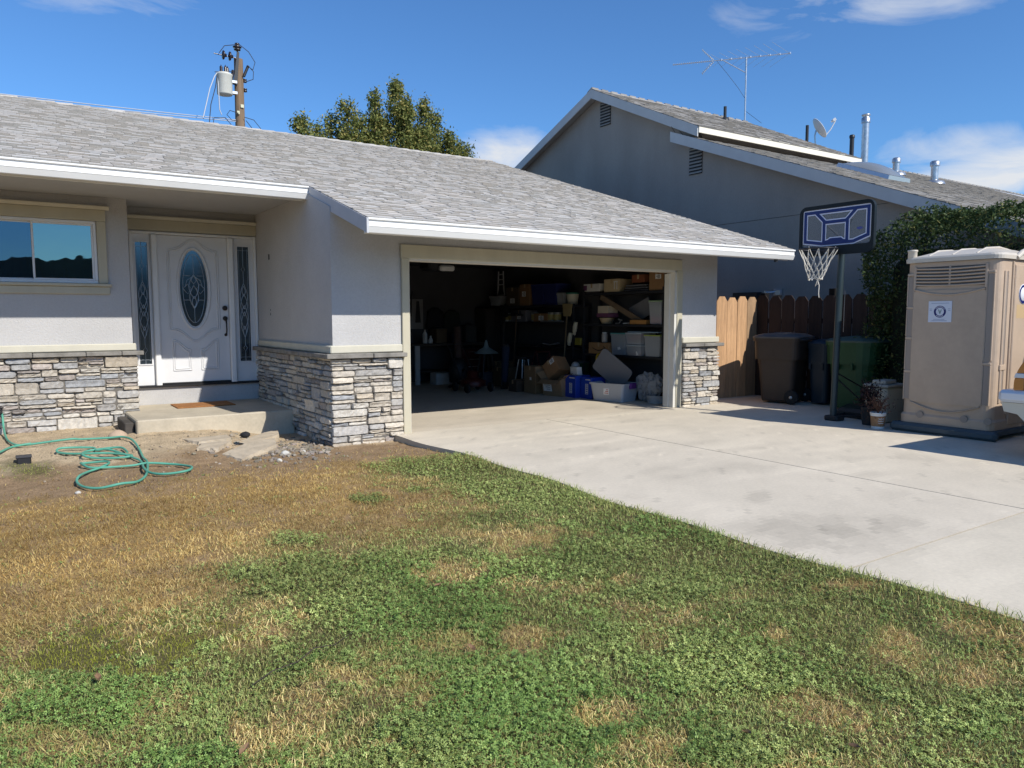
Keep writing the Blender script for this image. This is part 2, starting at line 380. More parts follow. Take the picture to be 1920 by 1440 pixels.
def make_lawn_soil():
    xs = np.linspace(-6, 4.35, 208); ys = np.linspace(-.6, 12.3, 260)
    X, Y = np.meshgrid(xs, ys); Z = lawn_z(X, Y)
    Z = Z+(fbm(X, Y, 16, 2, 43)-.5)*.03*np.clip((Y-7.6)/1.0, 0, 1)
    green, clo, yel, tuft = lawn_state(X, Y)
    n = fbm(X, Y, 3, 4, 50); n2 = fbm(X, Y, 9, 3, 51)
    straw = np.array([.38, .25, .105]); dirt = np.array([.37, .255, .15]); dust = np.array([.56, .44, .29]); dark = np.array([.075, .09, .03])
    c = straw*(.75+.5*n[..., None]); k = np.clip((n2-.45)*4, 0, 1)[..., None]*.6; c = c*(1-k)+dirt*k
    wd = np.clip((Y-7.35+(n-.5)*1.2)/.5, 0, 1)[..., None]          # bare soil by the hose
    c = c*(1-wd)+dirt*(.65+.5*n2[..., None])*wd
    wd2 = np.clip((Y-8.7+(n-.5)*1.1)/.6, 0, 1)[..., None]            # pale dusty strip along the house
    c = c*(1-wd2)+dust*(.7+.55*n2[..., None])*wd2
    gr = green[..., None]; c = c*(1-gr*.8)+dark*gr*.8*(1-.45*clo[..., None])  # soil darkened under green growth, standing in for shade between the leaves
    nx, ny = len(xs), len(ys); V = np.stack([X, Y, Z], -1).reshape(-1, 3); cols = c.reshape(-1, 3)
    i = np.arange((ny-1)*(nx-1)); r, q = i//(nx-1), i % (nx-1); a = r*nx+q
    F = np.stack([a, a+1, a+nx+1, a+nx], -1)
    me = bpy.data.meshes.new('lawn_soil'); me.from_pydata(V.tolist(), [], F.tolist()); me.polygons.foreach_set('use_smooth', [True]*len(F))
    at = me.color_attributes.new('Col', 'FLOAT_COLOR', 'POINT'); at.data.foreach_set('color', np.concatenate([cols, np.ones((len(cols), 1))], 1).astype(np.float32).ravel())
    me.materials.append(M['soil']); o = bpy.data.objects.new('lawn_soil', me); C.objects.link(o)
    struct(o, 'dry brown soil and straw of the front yard', 'soil')
make_lawn_soil()

def scatter(n, x0, x1, y0, y1, near=2.0, power=1.6):
    """random lawn points, denser towards the street"""
    out = []
    tot = 0
    while tot < n:
        x = RNG.uniform(x0, x1, n*2); y = RNG.uniform(y0, y1, n*2)
        d = np.hypot(x, y); keep = RNG.random(n*2) < np.clip((near/np.maximum(d, near))**power, 0, 1)
        keep &= (x < edge_x(y)+RNG.normal(0, .02, n*2)) & (np.abs(np.degrees(np.arctan2(x, y))-33.9) < 50) & (d > .8)
        out.append(np.stack([x[keep], y[keep]], -1)); tot += keep.sum()
    return np.concatenate(out)[:n]
def blades(P, h, w, lean, col, zoff=0.):
    """one bent two-triangle blade per point"""
    n = len(P); a = RNG.uniform(0, 2*np.pi, n); b = RNG.uniform(0, 2*np.pi, n)
    z = lawn_z(P[:, 0], P[:, 1])+zoff
    base = np.stack([P[:, 0], P[:, 1], z], -1); s = np.stack([np.cos(a), np.sin(a), np.zeros(n)], -1)*(w/2)[:, None]
    d = np.stack([np.cos(b), np.sin(b), np.zeros(n)], -1)
    mid = base+d*(h*lean*.35)[:, None]; mid[:, 2] += h*np.sqrt(np.clip(1-(lean*.5)**2, .02, 1))*.6
    tip = base+d*(h*lean)[:, None]; tip[:, 2] += h*np.sqrt(np.clip(1-lean**2, .004, 1))
    t1 = np.stack([base-s, base+s, mid+s*.7], 1); t2 = np.stack([mid-s*.7, base-s, mid+s*.7], 1); t3 = np.stack([mid-s*.7, mid+s*.7, tip], 1)
    return np.concatenate([t1, t2, t3]), np.concatenate([col*.85, col*.85, col])
def discs(P, r, tilt, zlo, zhi, col):
    """small leaflets lying about level: three per clover leaf"""
    n = len(P); z = lawn_z(P[:, 0], P[:, 1])+RNG.uniform(zlo, zhi, n)
    a0 = RNG.uniform(0, 2*np.pi, n); nx = RNG.normal(0, tilt, n); ny = RNG.normal(0, tilt, n); T = []; Cc = []
    for k in range(3):
        a = a0+k*2.094
        def pt(rr, da):
            x = rr*np.cos(a+da); y = rr*np.sin(a+da); return np.stack([P[:, 0]+x, P[:, 1]+y, z+x*nx+y*ny], -1)
        o = pt(0*r, 0); l = pt(r*.85, -.52); m = pt(r, 0); q = pt(r*.85, .52)
        T += [np.stack([o, l, m], 1), np.stack([o, m, q], 1)]; Cc += [col, col*.93]
    return np.concatenate(T), np.concatenate(Cc)
def make_grass():
    P = scatter(GRASS_N, -3.2, 4.35, .5, 9.3)
    green, clo, yel, tuft = lawn_state(P[:, 0], P[:, 1]); n = len(P)
    isg = RNG.random(n) < green*.92+.05*(P[:, 1] < 7)+.16*np.clip((5.4-P[:, 1])/2, 0, 1)
    y_ = P[:, 1]
    Pg = P[isg]; k = len(Pg); v = RNG.random(k)[:, None]; yl = np.maximum(yel[isg], tuft[isg]*.4)[:, None]
    big = fbm(Pg[:, 0], Pg[:, 1], 1.7, 3, 77)[:, None]
    c = np.array([.24, .30, .08])*(1-v)+np.array([.56, .60, .23])*v
    ol = np.clip((fbm(Pg[:, 0], Pg[:, 1], .9, 4, 78)-.42)*4, 0, 1)[:, None]; c = c*(.62+.72*big); c = c*(1+ol*np.array([.06, .0, .0])); c = c*(1-yl)+np.array([.38, .39, .03])*(.7+.6*v)*yl
    stray = (RNG.random(k) < .13)[:, None]; c = np.where(stray, np.array([.50, .40, .20])*(.7+.6*v), c)
    h = RNG.uniform(.012, .034, k)*(1-.3*yl[:, 0]+1.5*np.clip((Pg[:, 0]-edge_x(Pg[:, 1])+.22)/.2, 0, 1))
    V1, C1 = blades(Pg, h, RNG.uniform(.0020, .0038, k)*(1-.35*yl[:, 0])*(1+.10*np.hypot(Pg[:, 0], Pg[:, 1])), RNG.uniform(.35, .93, k), c)
    g1 = tri_mesh('grass', V1, C1, M['grassblade']); tag(g1, 'short patchy green lawn grass beside the driveway', 'grass', kind='stuff')
    isd = (~isg) & (RNG.random(n) < np.clip(.95-(y_-6.6)*.55, .04, 1)*np.clip(1.55-1.3*fbm(P[:, 0], P[:, 1], 2.8, 3, 97), .35, 1))
    Pd = P[isd]; k = len(Pd); v = RNG.random(k)[:, None]; wv = fbm(Pd[:, 0], Pd[:, 1], 2.2, 4, 90)[:, None]; dk_ = np.clip((fbm(Pd[:, 0]*.7, Pd[:, 1], 1.5, 4, 95)-.5)*5, 0, 1)[:, None]
    c = np.array([.42, .275, .09])*(1-v**1.5)+np.array([1.0, .82, .37])*v**1.5; c = c*(.55+.9*wv); c = c*(1-dk_*np.array([.40, .42, .40]))
    near = np.clip(-bound_side(Pd[:, 0], Pd[:, 1])/1.0, 0, 1)[:, None]
    c = c*(1-.24*near*np.array([.6, .9, 1.2])); inl = np.clip(bound_side(Pd[:, 0], Pd[:, 1])/.4, 0, 1)[:, None]; c = c*(1+.30*inl*np.array([1., 1.1, 1.35]))
    olv = np.clip((fbm(Pd[:, 0], Pd[:, 1], 1.3, 4, 98)-.44)*4, 0, 1)[:, None]*np.clip((5.6-Pd[:, 1:2])/1.2, 0, 1)*.4; c = c*(1-olv)+np.array([.36, .37, .10])*(.6+.8*v)*olv
    inl2 = np.clip(bound_side(Pd[:, 0], Pd[:, 1])/.4, 0, 1)
    V2, C2 = blades(Pd, RNG.uniform(.018, .055, k), RNG.uniform(.0018, .0034, k)*(1+.1*np.hypot(Pd[:, 0], Pd[:, 1])), RNG.uniform(.90, .999, k), c, .004)
    g2 = tri_mesh('dry_straw', V2, C2, M['grassblade']); tag(g2, 'matted golden straw of the dried-out lawn', 'straw', kind='stuff')
    Q = scatter(CLOVER_N, -3.2, 4.3, .5, 8.2)
    green, clo, yel, tuft = lawn_state(Q[:, 0], Q[:, 1])
    keep = RNG.random(len(Q)) < np.clip((clo-.25+(fbm(Q[:, 0], Q[:, 1], 7, 3, 35)-.5)*1.5)*1.9, .0, 1)+green*(yel < .3)*np.clip((fbm(Q[:, 0], Q[:, 1], 2.6, 4, 36)-.36)*3.2, .10, .9)
    Q = Q[keep]; k = len(Q); v = RNG.random(k)[:, None]; cl = clo[keep]
    c = np.array([.155, .22, .05])*(1-v)+np.array([.52, .59, .20])*v; tone = fbm(Q[:, 0], Q[:, 1], 1.6, 4, 31)[:, None]; lush = np.clip((fbm(Q[:, 0], Q[:, 1], 1.0, 4, 32)-.42)*5, 0, 1)[:, None]; c = c*(.55+.85*tone)*(1-lush*np.array([.30, .12, .25]))
    d = np.hypot(Q[:, 0], Q[:, 1])
    V3, C3 = discs(Q, RNG.uniform(.0045, .0088, k)*(1+.06*d), .42, .004, .018+.034*np.clip(cl*1.3*(.4+1.2*fbm(Q[:, 0], Q[:, 1], 5, 2, 34)), 0, 1), c)
    g3 = tri_mesh('clover', V3, C3, M['leaf']); tag(g3, 'dark green clover spreading through the lawn', 'clover', kind='stuff')
GRASS_N, CLOVER_N = 290000, 300000
make_grass()

# ================================================================ DRIVEWAY
STAINS = [(4.67,3.28,.35,-.24,.42,.30),(5.23,4.04,.09,-.06,.19,.15),(5.42,2.95,.15,-.10,.20,.11),(5.79,5.07,.53,-.36,.52,.46),(4.84,2.85,.27,-.19,.30,.18),(4.55,5.66,.33,-.23,.34,.48),(6.2,6.6,.5,-.2,.3,.7)]
SW = [-.15, -.15, -.14, -.05, -.10, -.06, -.05]
def slab_colors(X, Y, base):
    n = fbm(X, Y, 1.3, 5, 61); n2 = fbm(X, Y, 6, 4, 62); n3 = fbm(X, Y, 22, 2, 63)
    v = 1+(n-.5)*.16+(n2-.5)*.10+(n3-.5)*.08; v = v-np.clip((fbm(X, Y, 18, 2, 71)-.80)*10, 0, 1)*.25
    for (cx, cy, ax, ay, bx, by), s_ in zip(STAINS, SW):
        det = ax*by-ay*bx; dx, dy = X-cx, Y-cy; u = (dx*by-dy*bx)/det; w = (-dx*ay+dy*ax)/det
        e = np.clip((1.1-np.sqrt(u*u+w*w)+(n2-.5)*2.0+(n3-.5)*.5)*5, 0, 1)
        v = v+s_*e
    streak = np.clip((fbm(X*.35, Y*2.2, 2.5, 4, 66)-.58)*6, 0, 1); v = v+streak*.10
    spots = np.clip((fbm(X, Y, 26, 2, 67)-.80)*14, 0, 1)*np.clip((fbm(X, Y, 1.3, 2, 68)-.52)*8, 0, 1); v = v+spots*.2; v = v-np.clip((fbm(X*.5, Y, 3.2, 4, 69)-.60)*7, 0, 1)*.09
    return np.stack([v*base[0], v*base[1], v*base[2]], -1)
def grid_slab(mb, x0, x1, y0, y1, z, th, base, step=.06, left_edge=False):
    nx = max(2, int((x1-x0)/step)); ny = max(2, int((y1-y0)/step))
    xs = np.linspace(x0, x1, nx); ys = np.linspace(y0, y1, ny); X, Y = np.meshgrid(xs, ys)
    if left_edge: X = X+(edge_x(Y)-DRIVE_X)*np.clip(1-(X-x0)/.4, 0, 1)
    col = slab_colors(X, Y, base)
    o = len(mb.v); V = np.stack([X, Y, np.full_like(X, z)], -1).reshape(-1, 3); mb.v.extend(map(tuple, V))
    cc = col.reshape(-1, 3)
    for r in range(ny-1):
        for q in range(nx-1):
            a = r*nx+q; mb.f.append([o+a, o+a+1, o+a+nx+1, o+a+nx]); mb.c.append(tuple((cc[a]+cc[a+nx+1])/2)); mb.m.append(0); mb.sm.append(False)
    # skirt
    ring = [(r*nx) for r in range(ny)][::-1]+[q for q in range(1, nx)]+[r*nx+nx-1 for r in range(1, ny)]+[(ny-1)*nx+q for q in range(nx-2, 0, -1)]
    top = [V[i] for i in ring]; bot = [(p[0], p[1], z-th) for p in top]; n = len(ring)
    mb.add(list(map(tuple, top))+bot, [(i, (i+1) % n, n+(i+1) % n, n+i) for i in range(n)], col=tuple(np.array(base)*.75))
CB = (.63, .56, .445)
d = MB(); GAP = .007
grid_slab(d, DRIVE_X, 6.65-GAP, 2.55+GAP, 8.98-GAP, 0, .14, CB, left_edge=True)
grid_slab(d, DRIVE_X, 6.65-GAP, -3.2, 2.55-GAP, 0, .14, (.60, .535, .42), left_edge=True)
grid_slab(d, 6.65+GAP, 9.5-GAP, 2.55+GAP, 8.98-GAP, 0, .14, (.615, .545, .43))
grid_slab(d, 6.65+GAP, 9.5-GAP, -3.2, 2.55-GAP, 0, .14, (.62, .55, .435), step=.12)
grid_slab(d, 9.5+GAP, 13.6, -3.2, 9.5, -.002, .14, (.60, .53, .42), step=.1)
d.box(4.3, 13.5, -3.1, 8.9, -.13, -.018, col=(.10, .095, .08))
struct(d.build('driveway', M['concrete']), 'pale concrete driveway slabs with straight joints', 'driveway')
d = MB(); grid_slab(d, 3.5, 10.2, 8.98, 16, 0.0, .14, (.56, .49, .385), step=.12)
struct(d.build('garage_floor', M['concrete']), 'smooth concrete floor inside the open garage', 'floor')
# ================================================================ HOUSE
G, L, D = 8.93, 11.5, 12.2              # garage front, window wall, door wall
XC, XR_, XL = 3.335, 10.30, -4.5        # entry wall, right corner, left end (out of view)
RK = .322                                # roof slope
def roof_z(y): return 2.62+RK*(y-7.83)
EY, GY = 9.68, 7.83                      # eave lines
RIDGE_Y = 17.3; RX0, RX1, RXC = -5.0, 10.93, 3.375
house = thing('house', 'grey stucco single-storey house with stone veneer base and open garage', 'house', (3.3, 9.0, 0))

def wall_boxes(mb, x0, x1, y0, y1, z0, z1, holes):
    """wall in an x-z plane with rectangular holes (hx0,hx1,hz0,hz1), thickness y0..y1"""
    xs = sorted({x0, x1, *[h[0] for h in holes], *[h[1] for h in holes]}); zs = sorted({z0, z1, *[h[2] for h in holes], *[h[3] for h in holes]})
    for a, b in zip(xs[:-1], xs[1:]):
        for c, e in zip(zs[:-1], zs[1:]):
            cx, cz = (a+b)/2, (c+e)/2
            if any(h[0] < cx < h[1] and h[2] < cz < h[3] for h in holes): continue
            mb.quad((a, y0, c), (b, y0, c), (b, y0, e), (a, y0, e)); mb.quad((a, y1, c), (b, y1, c), (b, y1, e), (a, y1, e))
    for h in holes:
        mb.quad((h[0], y0, h[2]), (h[0], y1, h[2]), (h[0], y1, h[3]), (h[0], y0, h[3])); mb.quad((h[1], y0, h[2]), (h[1], y1, h[2]), (h[1], y1, h[3]), (h[1], y0, h[3]))
        mb.quad((h[0], y0, h[3]), (h[1], y0, h[3]), (h[1], y1, h[3]), (h[0], y1, h[3]))
        if h[2] > z0: mb.quad((h[0], y0, h[2]), (h[1], y0, h[2]), (h[1], y1, h[2]), (h[0], y1, h[2]))
    mb.quad((x0, y0, z0), (x0, y1, z0), (x0, y1, z1), (x0, y0, z1)); mb.quad((x1, y0, z0), (x1, y1, z0), (x1, y1, z1), (x1, y0, z1))
WIN = (-.47, 1.06, 1.985, 2.805)
w = MB(); wall_boxes(w, XL, 1.44, L, L+.2, -.15, 3.2, [WIN]); w.quad((1.44, L+.2, -.15), (1.44, D, -.15), (1.44, D, 3.2), (1.44, L+.2, 3.2))
w.build('window_wall', M['stucco'], house)
w = MB(); wall_boxes(w, 1.44, XC, D, D+.2, -.15, 3.2, [(1.53, 3.327, .50, 2.785)]); w.build('door_wall', M['stucco'], house)
# entry side wall follows the roof slope above the overhang
w = MB(); zt = lambda y: min(roof_z(y)-.10, 3.5)
w.prism([(XC, G, -.15), (XC, D, -.15), (XC, D, zt(D)), (XC, (EY+1.2), zt(EY+1.2)), (XC, G, zt(G))], (.18, 0, 0)); w.build('entry_wall', M['stucco'], house)
w = MB(); wall_boxes(w, XC+.18, XR_, G, G+.17, -.15, zt(G), [(4.38, 9.25, -.15, 2.29)]); w.quad((XC, G-.0005, 1.), (XC+.18, G-.0005, 1.), (XC+.18, G-.0005, zt(G)), (XC, G-.0005, zt(G)))
w.build('garage_wall', M['stucco'], house)
w = MB(); w.prism([(XR_, G+.17, -.15), (XR_, 24, -.15), (XR_, 24, 3.1), (XR_, RIDGE_Y, roof_z(RIDGE_Y)-.15), (XR_, G+.17, zt(G+.17))], (-.1, 0, 0)); w.build('end_wall', M['stucco'], house)
w = MB(); w.box(XL, XR_, 24, 24.2, -.15, 3.1); w.box(XL, XL+.2, L+.2, 24, -.15, 3.1); w.build('back_wall', M['stucco'], house)
# garage lining
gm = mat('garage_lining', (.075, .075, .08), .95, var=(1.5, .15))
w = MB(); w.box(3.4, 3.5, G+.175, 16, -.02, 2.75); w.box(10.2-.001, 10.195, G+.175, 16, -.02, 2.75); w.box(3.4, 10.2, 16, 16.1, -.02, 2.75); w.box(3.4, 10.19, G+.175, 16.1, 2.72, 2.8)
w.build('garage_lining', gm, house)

# ---------------- ledge stone veneer
PAL = [((.57, .51, .42), 6), ((.52, .47, .395), 5), ((.44, .42, .39), 4), ((.39, .385, .375), 3), ((.335, .34, .345), 2), ((.50, .43, .335), 2), ((.41, .36, .32), 2), ((.60, .56, .49), 3), ((.30, .27, .245), 1)]
PALW = [c for c, k in PAL for _ in range(k)]
def ledge(mb, u0, u1, v0, v1, place, rnd, mean=.085):
    """random ledge stones filling u0..u1 x v0..v1; place(u, v, depth) gives the world point"""
    def emit(a, b, c, e):
        gp = .0042; a += gp; b -= gp; c += gp; e -= gp
        if b-a < .02 or e-c < .015: return
        dep = rnd.uniform(.022, .068); nu = max(3, int((b-a)/.035)); nv = max(2, int((e-c)/.035)); J = min(.006, (e-c)*.10)
        cr = min(.010, (e-c)*.2)*rnd.uniform(.1, 1)
        pts = []
        for i in range(nu): pts.append([a+(b-a)*i/nu, c+rnd.uniform(-.2, 1)*J*.6])
        for i in range(nv): pts.append([b-rnd.uniform(-.2, 1)*J*.6, c+(e-c)*i/nv])
        for i in range(nu): pts.append([b-(b-a)*i/nu, e-rnd.uniform(-.2, 1)*J])
        for i in range(nv): pts.append([a+rnd.uniform(-.2, 1)*J*.6, e-(e-c)*i/nv])
        for ci, (sx, sy) in ((0, (1, 1)), (nu, (-1, 1)), (nu+nv, (-1, -1)), (2*nu+nv, (1, -1))): pts[ci][0] += sx*cr; pts[ci][1] += sy*cr
        cu, cv = (a+b)/2, (c+e)/2; n = len(pts)
        col = list(rnd.choice(PALW)); f = rnd.uniform(.82, 1.14); col = tuple(min(.75, x*f) for x in col)
        tu, tv = rnd.uniform(-.012, .012), rnd.uniform(-.010, .010)
        def dd(u, v): return dep+tu*(u-cu)/(b-a)*2+tv*(v-cv)/(e-c)*2
        rings = [[place(u, v, 0) for u, v in pts], [place(u, v, dd(u, v)*.72) for u, v in pts]]
        ins = min(.0055, (e-c)*.10)
        r2 = []
        for u, v in pts:
            uu = u+(ins if u < cu else -ins)*min(1, abs(u-cu)/((b-a)*.3)); vv = v+(ins if v < cv else -ins)*min(1, abs(v-cv)/((e-c)*.3)); r2.append((uu, vv))
        rings.append([place(u, v, dd(u, v)+rnd.uniform(-.006, .006)) for u, v in r2])
        vs_ = [p for r in rings for p in r]; fs = [(k*n+i, k*n+(i+1) % n, (k+1)*n+(i+1) % n, (k+1)*n+i) for k in range(2) for i in range(n)]
        # face: strip of quads between the lower and upper long edges
        lo = [2*n+i for i in range(nu+1)]; up = [2*n+(2*nu+nv-i) for i in range(nu+1)]
        k0 = len(vs_); mids = [place((r2[i][0]+r2[(2*nu+nv-i) % n][0])/2, (r2[i][1]+r2[(2*nu+nv-i) % n][1])/2, dd(*r2[i])+rnd.uniform(-.010, .009)) for i in range(nu+1)]
        vs_ += mids
        for i in range(nu):
            fs += [(lo[i], lo[i+1], k0+i+1, k0+i), (k0+i, k0+i+1, up[i+1], up[i])]
        fs.append([2*n+((2*nu+nv+j) % n) for j in range(nv+1)]+[k0]); fs.append([2*n+nu+j for j in range(nv+1)]+[k0+nu])
        mb.add(vs_, fs, col=col)
    def rec(a, b, c, e, depth=0):
        w_, h = b-a, e-c
        if h > mean*2.1 or (h > mean*1.25 and rnd.random() < .72) or (h > mean*.9 and w_ > .25 and rnd.random() < .25):
            if w_ > h*4.2 and rnd.random() < .62 or w_ > 1.0: t = a+w_*rnd.uniform(.3, .7); rec(a, t, c, e); rec(t, b, c, e); return
            t = c+h*rnd.uniform(.36, .64); rec(a, b, c, t); rec(a, b, t, e); return
        if w_ > .52 or (w_ > h*4.5 and w_ > .3 and rnd.random() < .7): t = a+w_*rnd.uniform(.32, .68); rec(a, t, c, e); rec(t, b, c, e); return
        emit(a, b, c, e)
    v = v0; bands = []
    while v < v1-.001:
        e = min(v1, v+rnd.uniform(.11, .22))
        if v1-e < .09: e = v1
        u = u0-rnd.uniform(0, .001)
        while u < u1-.001:
            f = min(u1, u+rnd.uniform(.32, .85))
            if u1-f < .15: f = u1
            jj = 0; rec(u, f, v, e); u = f
        v = e
def veneer(u0, u1, v0, v1, place, seed, backing):
    r = random.Random(seed); mb = MB(); ledge(mb, u0, u1, v0, v1, place, r)
    v = mb.build('stone_veneer', M['stone'], house); b = MB(); b.box(*backing); b.build('mortar', M['mortar'], v); return v
CAPZ = 1.015
v1 = veneer(-4.4, 1.49, -.09, CAPZ, lambda u, v, d_: (u, L-d_, v), 3, (-4.4, 1.475, L-.018, L-.001, -.12, CAPZ))
v2 = veneer(XC-.045, 4.265, -.09, CAPZ, lambda u, v, d_: (u, G-d_, v), 8, (XC-.018, 4.26, G-.018, G-.001, -.12, CAPZ))
v3 = veneer(G, D-.03, -.09, CAPZ, lambda u, v, d_: (XC-d_, u, v), 5, (XC-.018, XC-.001, G, D, -.12, CAPZ))
v4 = veneer(9.46, XR_+.05, -.02, CAPZ, lambda u, v, d_: (u, G-d_, v), 12, (9.465, XR_+.018, G-.018, G-.001, -.12, CAPZ))
def cap_row(par, x0, x1, y0, y1, along, seed):
    r = random.Random(seed); c = MB(); a, b = (x0, x1) if along == 'x' else (y0, y1); t = a
    while t < b-.05:
        e = min(b, t+r.uniform(.42, .62));
        if b-e < .15: e = b
        j = r.uniform(-.006, .006)
        if along == 'x': c.bbox(t+.003, e-.003, y0+j, y1, CAPZ+.004, CAPZ+.062+j*.5, b=.007)
        else: c.bbox(x0+j, x1, t+.003, e-.003, CAPZ+.004, CAPZ+.062+j*.5, b=.007)
        t = e
    c.build('cap_stone', M['cap'], par)
cap_row(v1, -4.4, 1.56, L-.105, L-.002, 'x', 1); cap_row(v2, XC-.115, 4.30, G-.11, G-.002, 'x', 2)
cap_row(v3, XC-.115, XC-.002, G-.002, D-.04, 'y', 3); cap_row(v4, 9.43, XR_+.10, G-.11, G-.002, 'x', 4)
# pale belt trim above the caps
for nm, b in (('left', (-4.4, 1.475, L-.045, L-.001)), ('front', (XC-.045, 4.265, G-.045, G-.001)), ('side', (XC-.045, XC-.001, G+.001, D-.1)), ('right', (9.44, XR_+.045, G-.045, G-.001))):
    t = MB(); t.bbox(*b, CAPZ+.066, CAPZ+.165, b=.012); t.build('belt_trim', M['cream2'], house)

# ---------------- window
win = MB(); x0, x1, z0, z1 = WIN; yf = L-.012
def frame_rect(mb, x0, x1, z0, z1, w_, y0, y1, b=.006):
    mb.bbox(x0, x1, y0, y1, z1-w_, z1, b=b); mb.bbox(x0, x1, y0, y1, z0, z0+w_, b=b); mb.bbox(x0, x0+w_, y0+.001, y1-.001, z0+w_, z1-w_, b=b); mb.bbox(x1-w_, x1, y0+.001, y1-.001, z0+w_, z1-w_, b=b)
frame_rect(win, x0, x1, z0, z1, .038, L-.015, L+.07)
wf = win.build('window', M['winframe'], house); wf['label'] = 'white framed sliding window with two panes'
s_ = MB(); frame_rect(s_, .325, x1-.036, z0+.036, z1-.036, .026, L+.004, L+.05); s_.build('sash', M['winframe'], wf)
s_ = MB(); frame_rect(s_, x0+.036, .36, z0+.036, z1-.036, .022, L+.052, L+.068); s_.build('sash', M['winframe'], wf)
p = MB(); p.box(.345, x1-.05, L+.022, L+.03, z0+.05, z1-.05); p.build('pane', M['window_glass'], wf)
p = MB(); p.box(x0+.05, .345, L+.058, L+.064, z0+.05, z1-.05); p.build('pane', M['window_glass_dark'], wf)
c = MB(); c.box(x0-.3, x1+.3, L+.195, L+.2, 1.2, 3.1); c.build('pane_backing', M['black'], wf)  # plain black sheet added behind the panes
t = MB(); t.bbox(x0-.13, x1+.115, L-.04, L-.001, z1+.004, 2.955, b=.005); t.bbox(x0-.125, x0-.004, L-.036, L-.001, z0, z1+.002, b=.005); t.bbox(x1+.004, x1+.112, L-.036, L-.001, z0, z1+.002, b=.005)
t.build('window_casing', M['cream'], house)
t = MB(); t.prism([(x0-.17, L-.001, 2.957), (x0-.17, L-.04, 2.957), (x0-.17, L-.085, 2.992), (x0-.17, L-.085, 3.004), (x0-.17, L-.001, 3.004)], (x1-x0+.33, 0, 0)); t.build('crown_moulding', M['cream2'], house)
t = MB(); t.bbox(x0-.15, x1+.15, L-.075, L-.001, 1.945, 1.982, b=.006); t.build('window_sill', M['cream'], house)
t = MB(); t.bbox(x0-.13, x1+.13, L-.04, L-.001, 1.842, 1.943, b=.006); t.build('window_apron', M['cream'], house)

# ---------------- front door with sidelights
y = D
t = MB()
t.bbox(1.53, 1.565, y-.03, y+.12, .53, 2.785, b=.005); t.bbox(3.292, 3.327, y-.03, y+.12, .53, 2.785, b=.005); t.bbox(1.566, 3.291, y-.03, y+.12, 2.752, 2.785, b=.005)
t.bbox(1.815, 1.895, y-.05, y+.10, .50, 2.75, b=.012); t.bbox(2.895, 2.975, y-.05, y+.10, .50, 2.75, b=.012)
df = t.build('door_frame', M['white'], house)
# panelled slab
t = MB(); x0, x1, z0, z1 = 1.90, 2.89, .555, 2.745; t.box(x0, x1, y+.02, y+.065, z0, z1)
dr = t.build('front_door', M['door'], house); dr['label'] = 'white front door with oval leaded glass'
mo = MB(); yy = y+.018; cx, cz, rx, rz = 2.395, 1.965, .195, .57
mo.tube([(cx+(rx+.035)*math.cos(a), yy, cz+(rz+.035)*math.sin(a)) for a in np.linspace(0, 2*math.pi, 49)[:-1]], .021, 8, closed=True)
def curve(pts, r=.011): mo.tube(pts, r, 6)
px0, px1, zt_, zb_ = 2.065, 2.725, 2.50, 1.37
top = [(px0+(px1-px0)*s, yy, zt_+(.02 if .0 < s < 1 else 0)+.16*math.exp(-((s-.5)/.24)**2)) for s in np.linspace(0, 1, 33)]
bot = [(px0+(px1-px0)*s, yy, zb_-.19*math.exp(-((s-.5)/.24)**2)) for s in np.linspace(0, 1, 33)]
for o, k in ((0, 0), (.028, 1)):
    curve([(px0-o, yy, zb_-o*.6)]+[(px0-o, yy, zt_+o*.6)]); curve([(px1+o, yy, zb_-o*.6)]+[(px1+o, yy, zt_+o*.6)])
    curve([(q[0]+(o if q[0] > cx else -o)*abs(q[0]-cx)/.33, q[1], q[2]+o*.7) for q in top]); curve([(q[0]+(o if q[0] > cx else -o)*abs(q[0]-cx)/.33, q[1], q[2]-o*.7) for q in bot])
for sx in (-1, 1):
    a0, a1 = cx+sx*.075, cx+sx*.325
    for o in (0, .026):
        A0, A1 = a0+sx*o, a1-sx*o; zb = .735+o
        arc = [(A1+(A0-A1)*s, yy, 1.20-o*1.3-.155*(3*s*s-2*s**3)) for s in np.linspace(0, 1, 13)]
        curve([(A0, yy, zb), (A1, yy, zb)]); curve([(A0, yy, zb), arc[-1]]); curve([(A1, yy, zb), arc[0]]); curve(arc)
mo.build('panel_moulding', M['door'], dr)
t = MB(); n = 40; t.add([(cx, y+.013, cz)]+[(cx+rx*math.cos(2*math.pi*i/n), y+.013, cz+rz*math.sin(2*math.pi*i/n)) for i in range(n)], [(0, 1+i, 1+(i+1) % n) for i in range(n)]); t.build('oval_glass', M['leaded_glass'], dr)
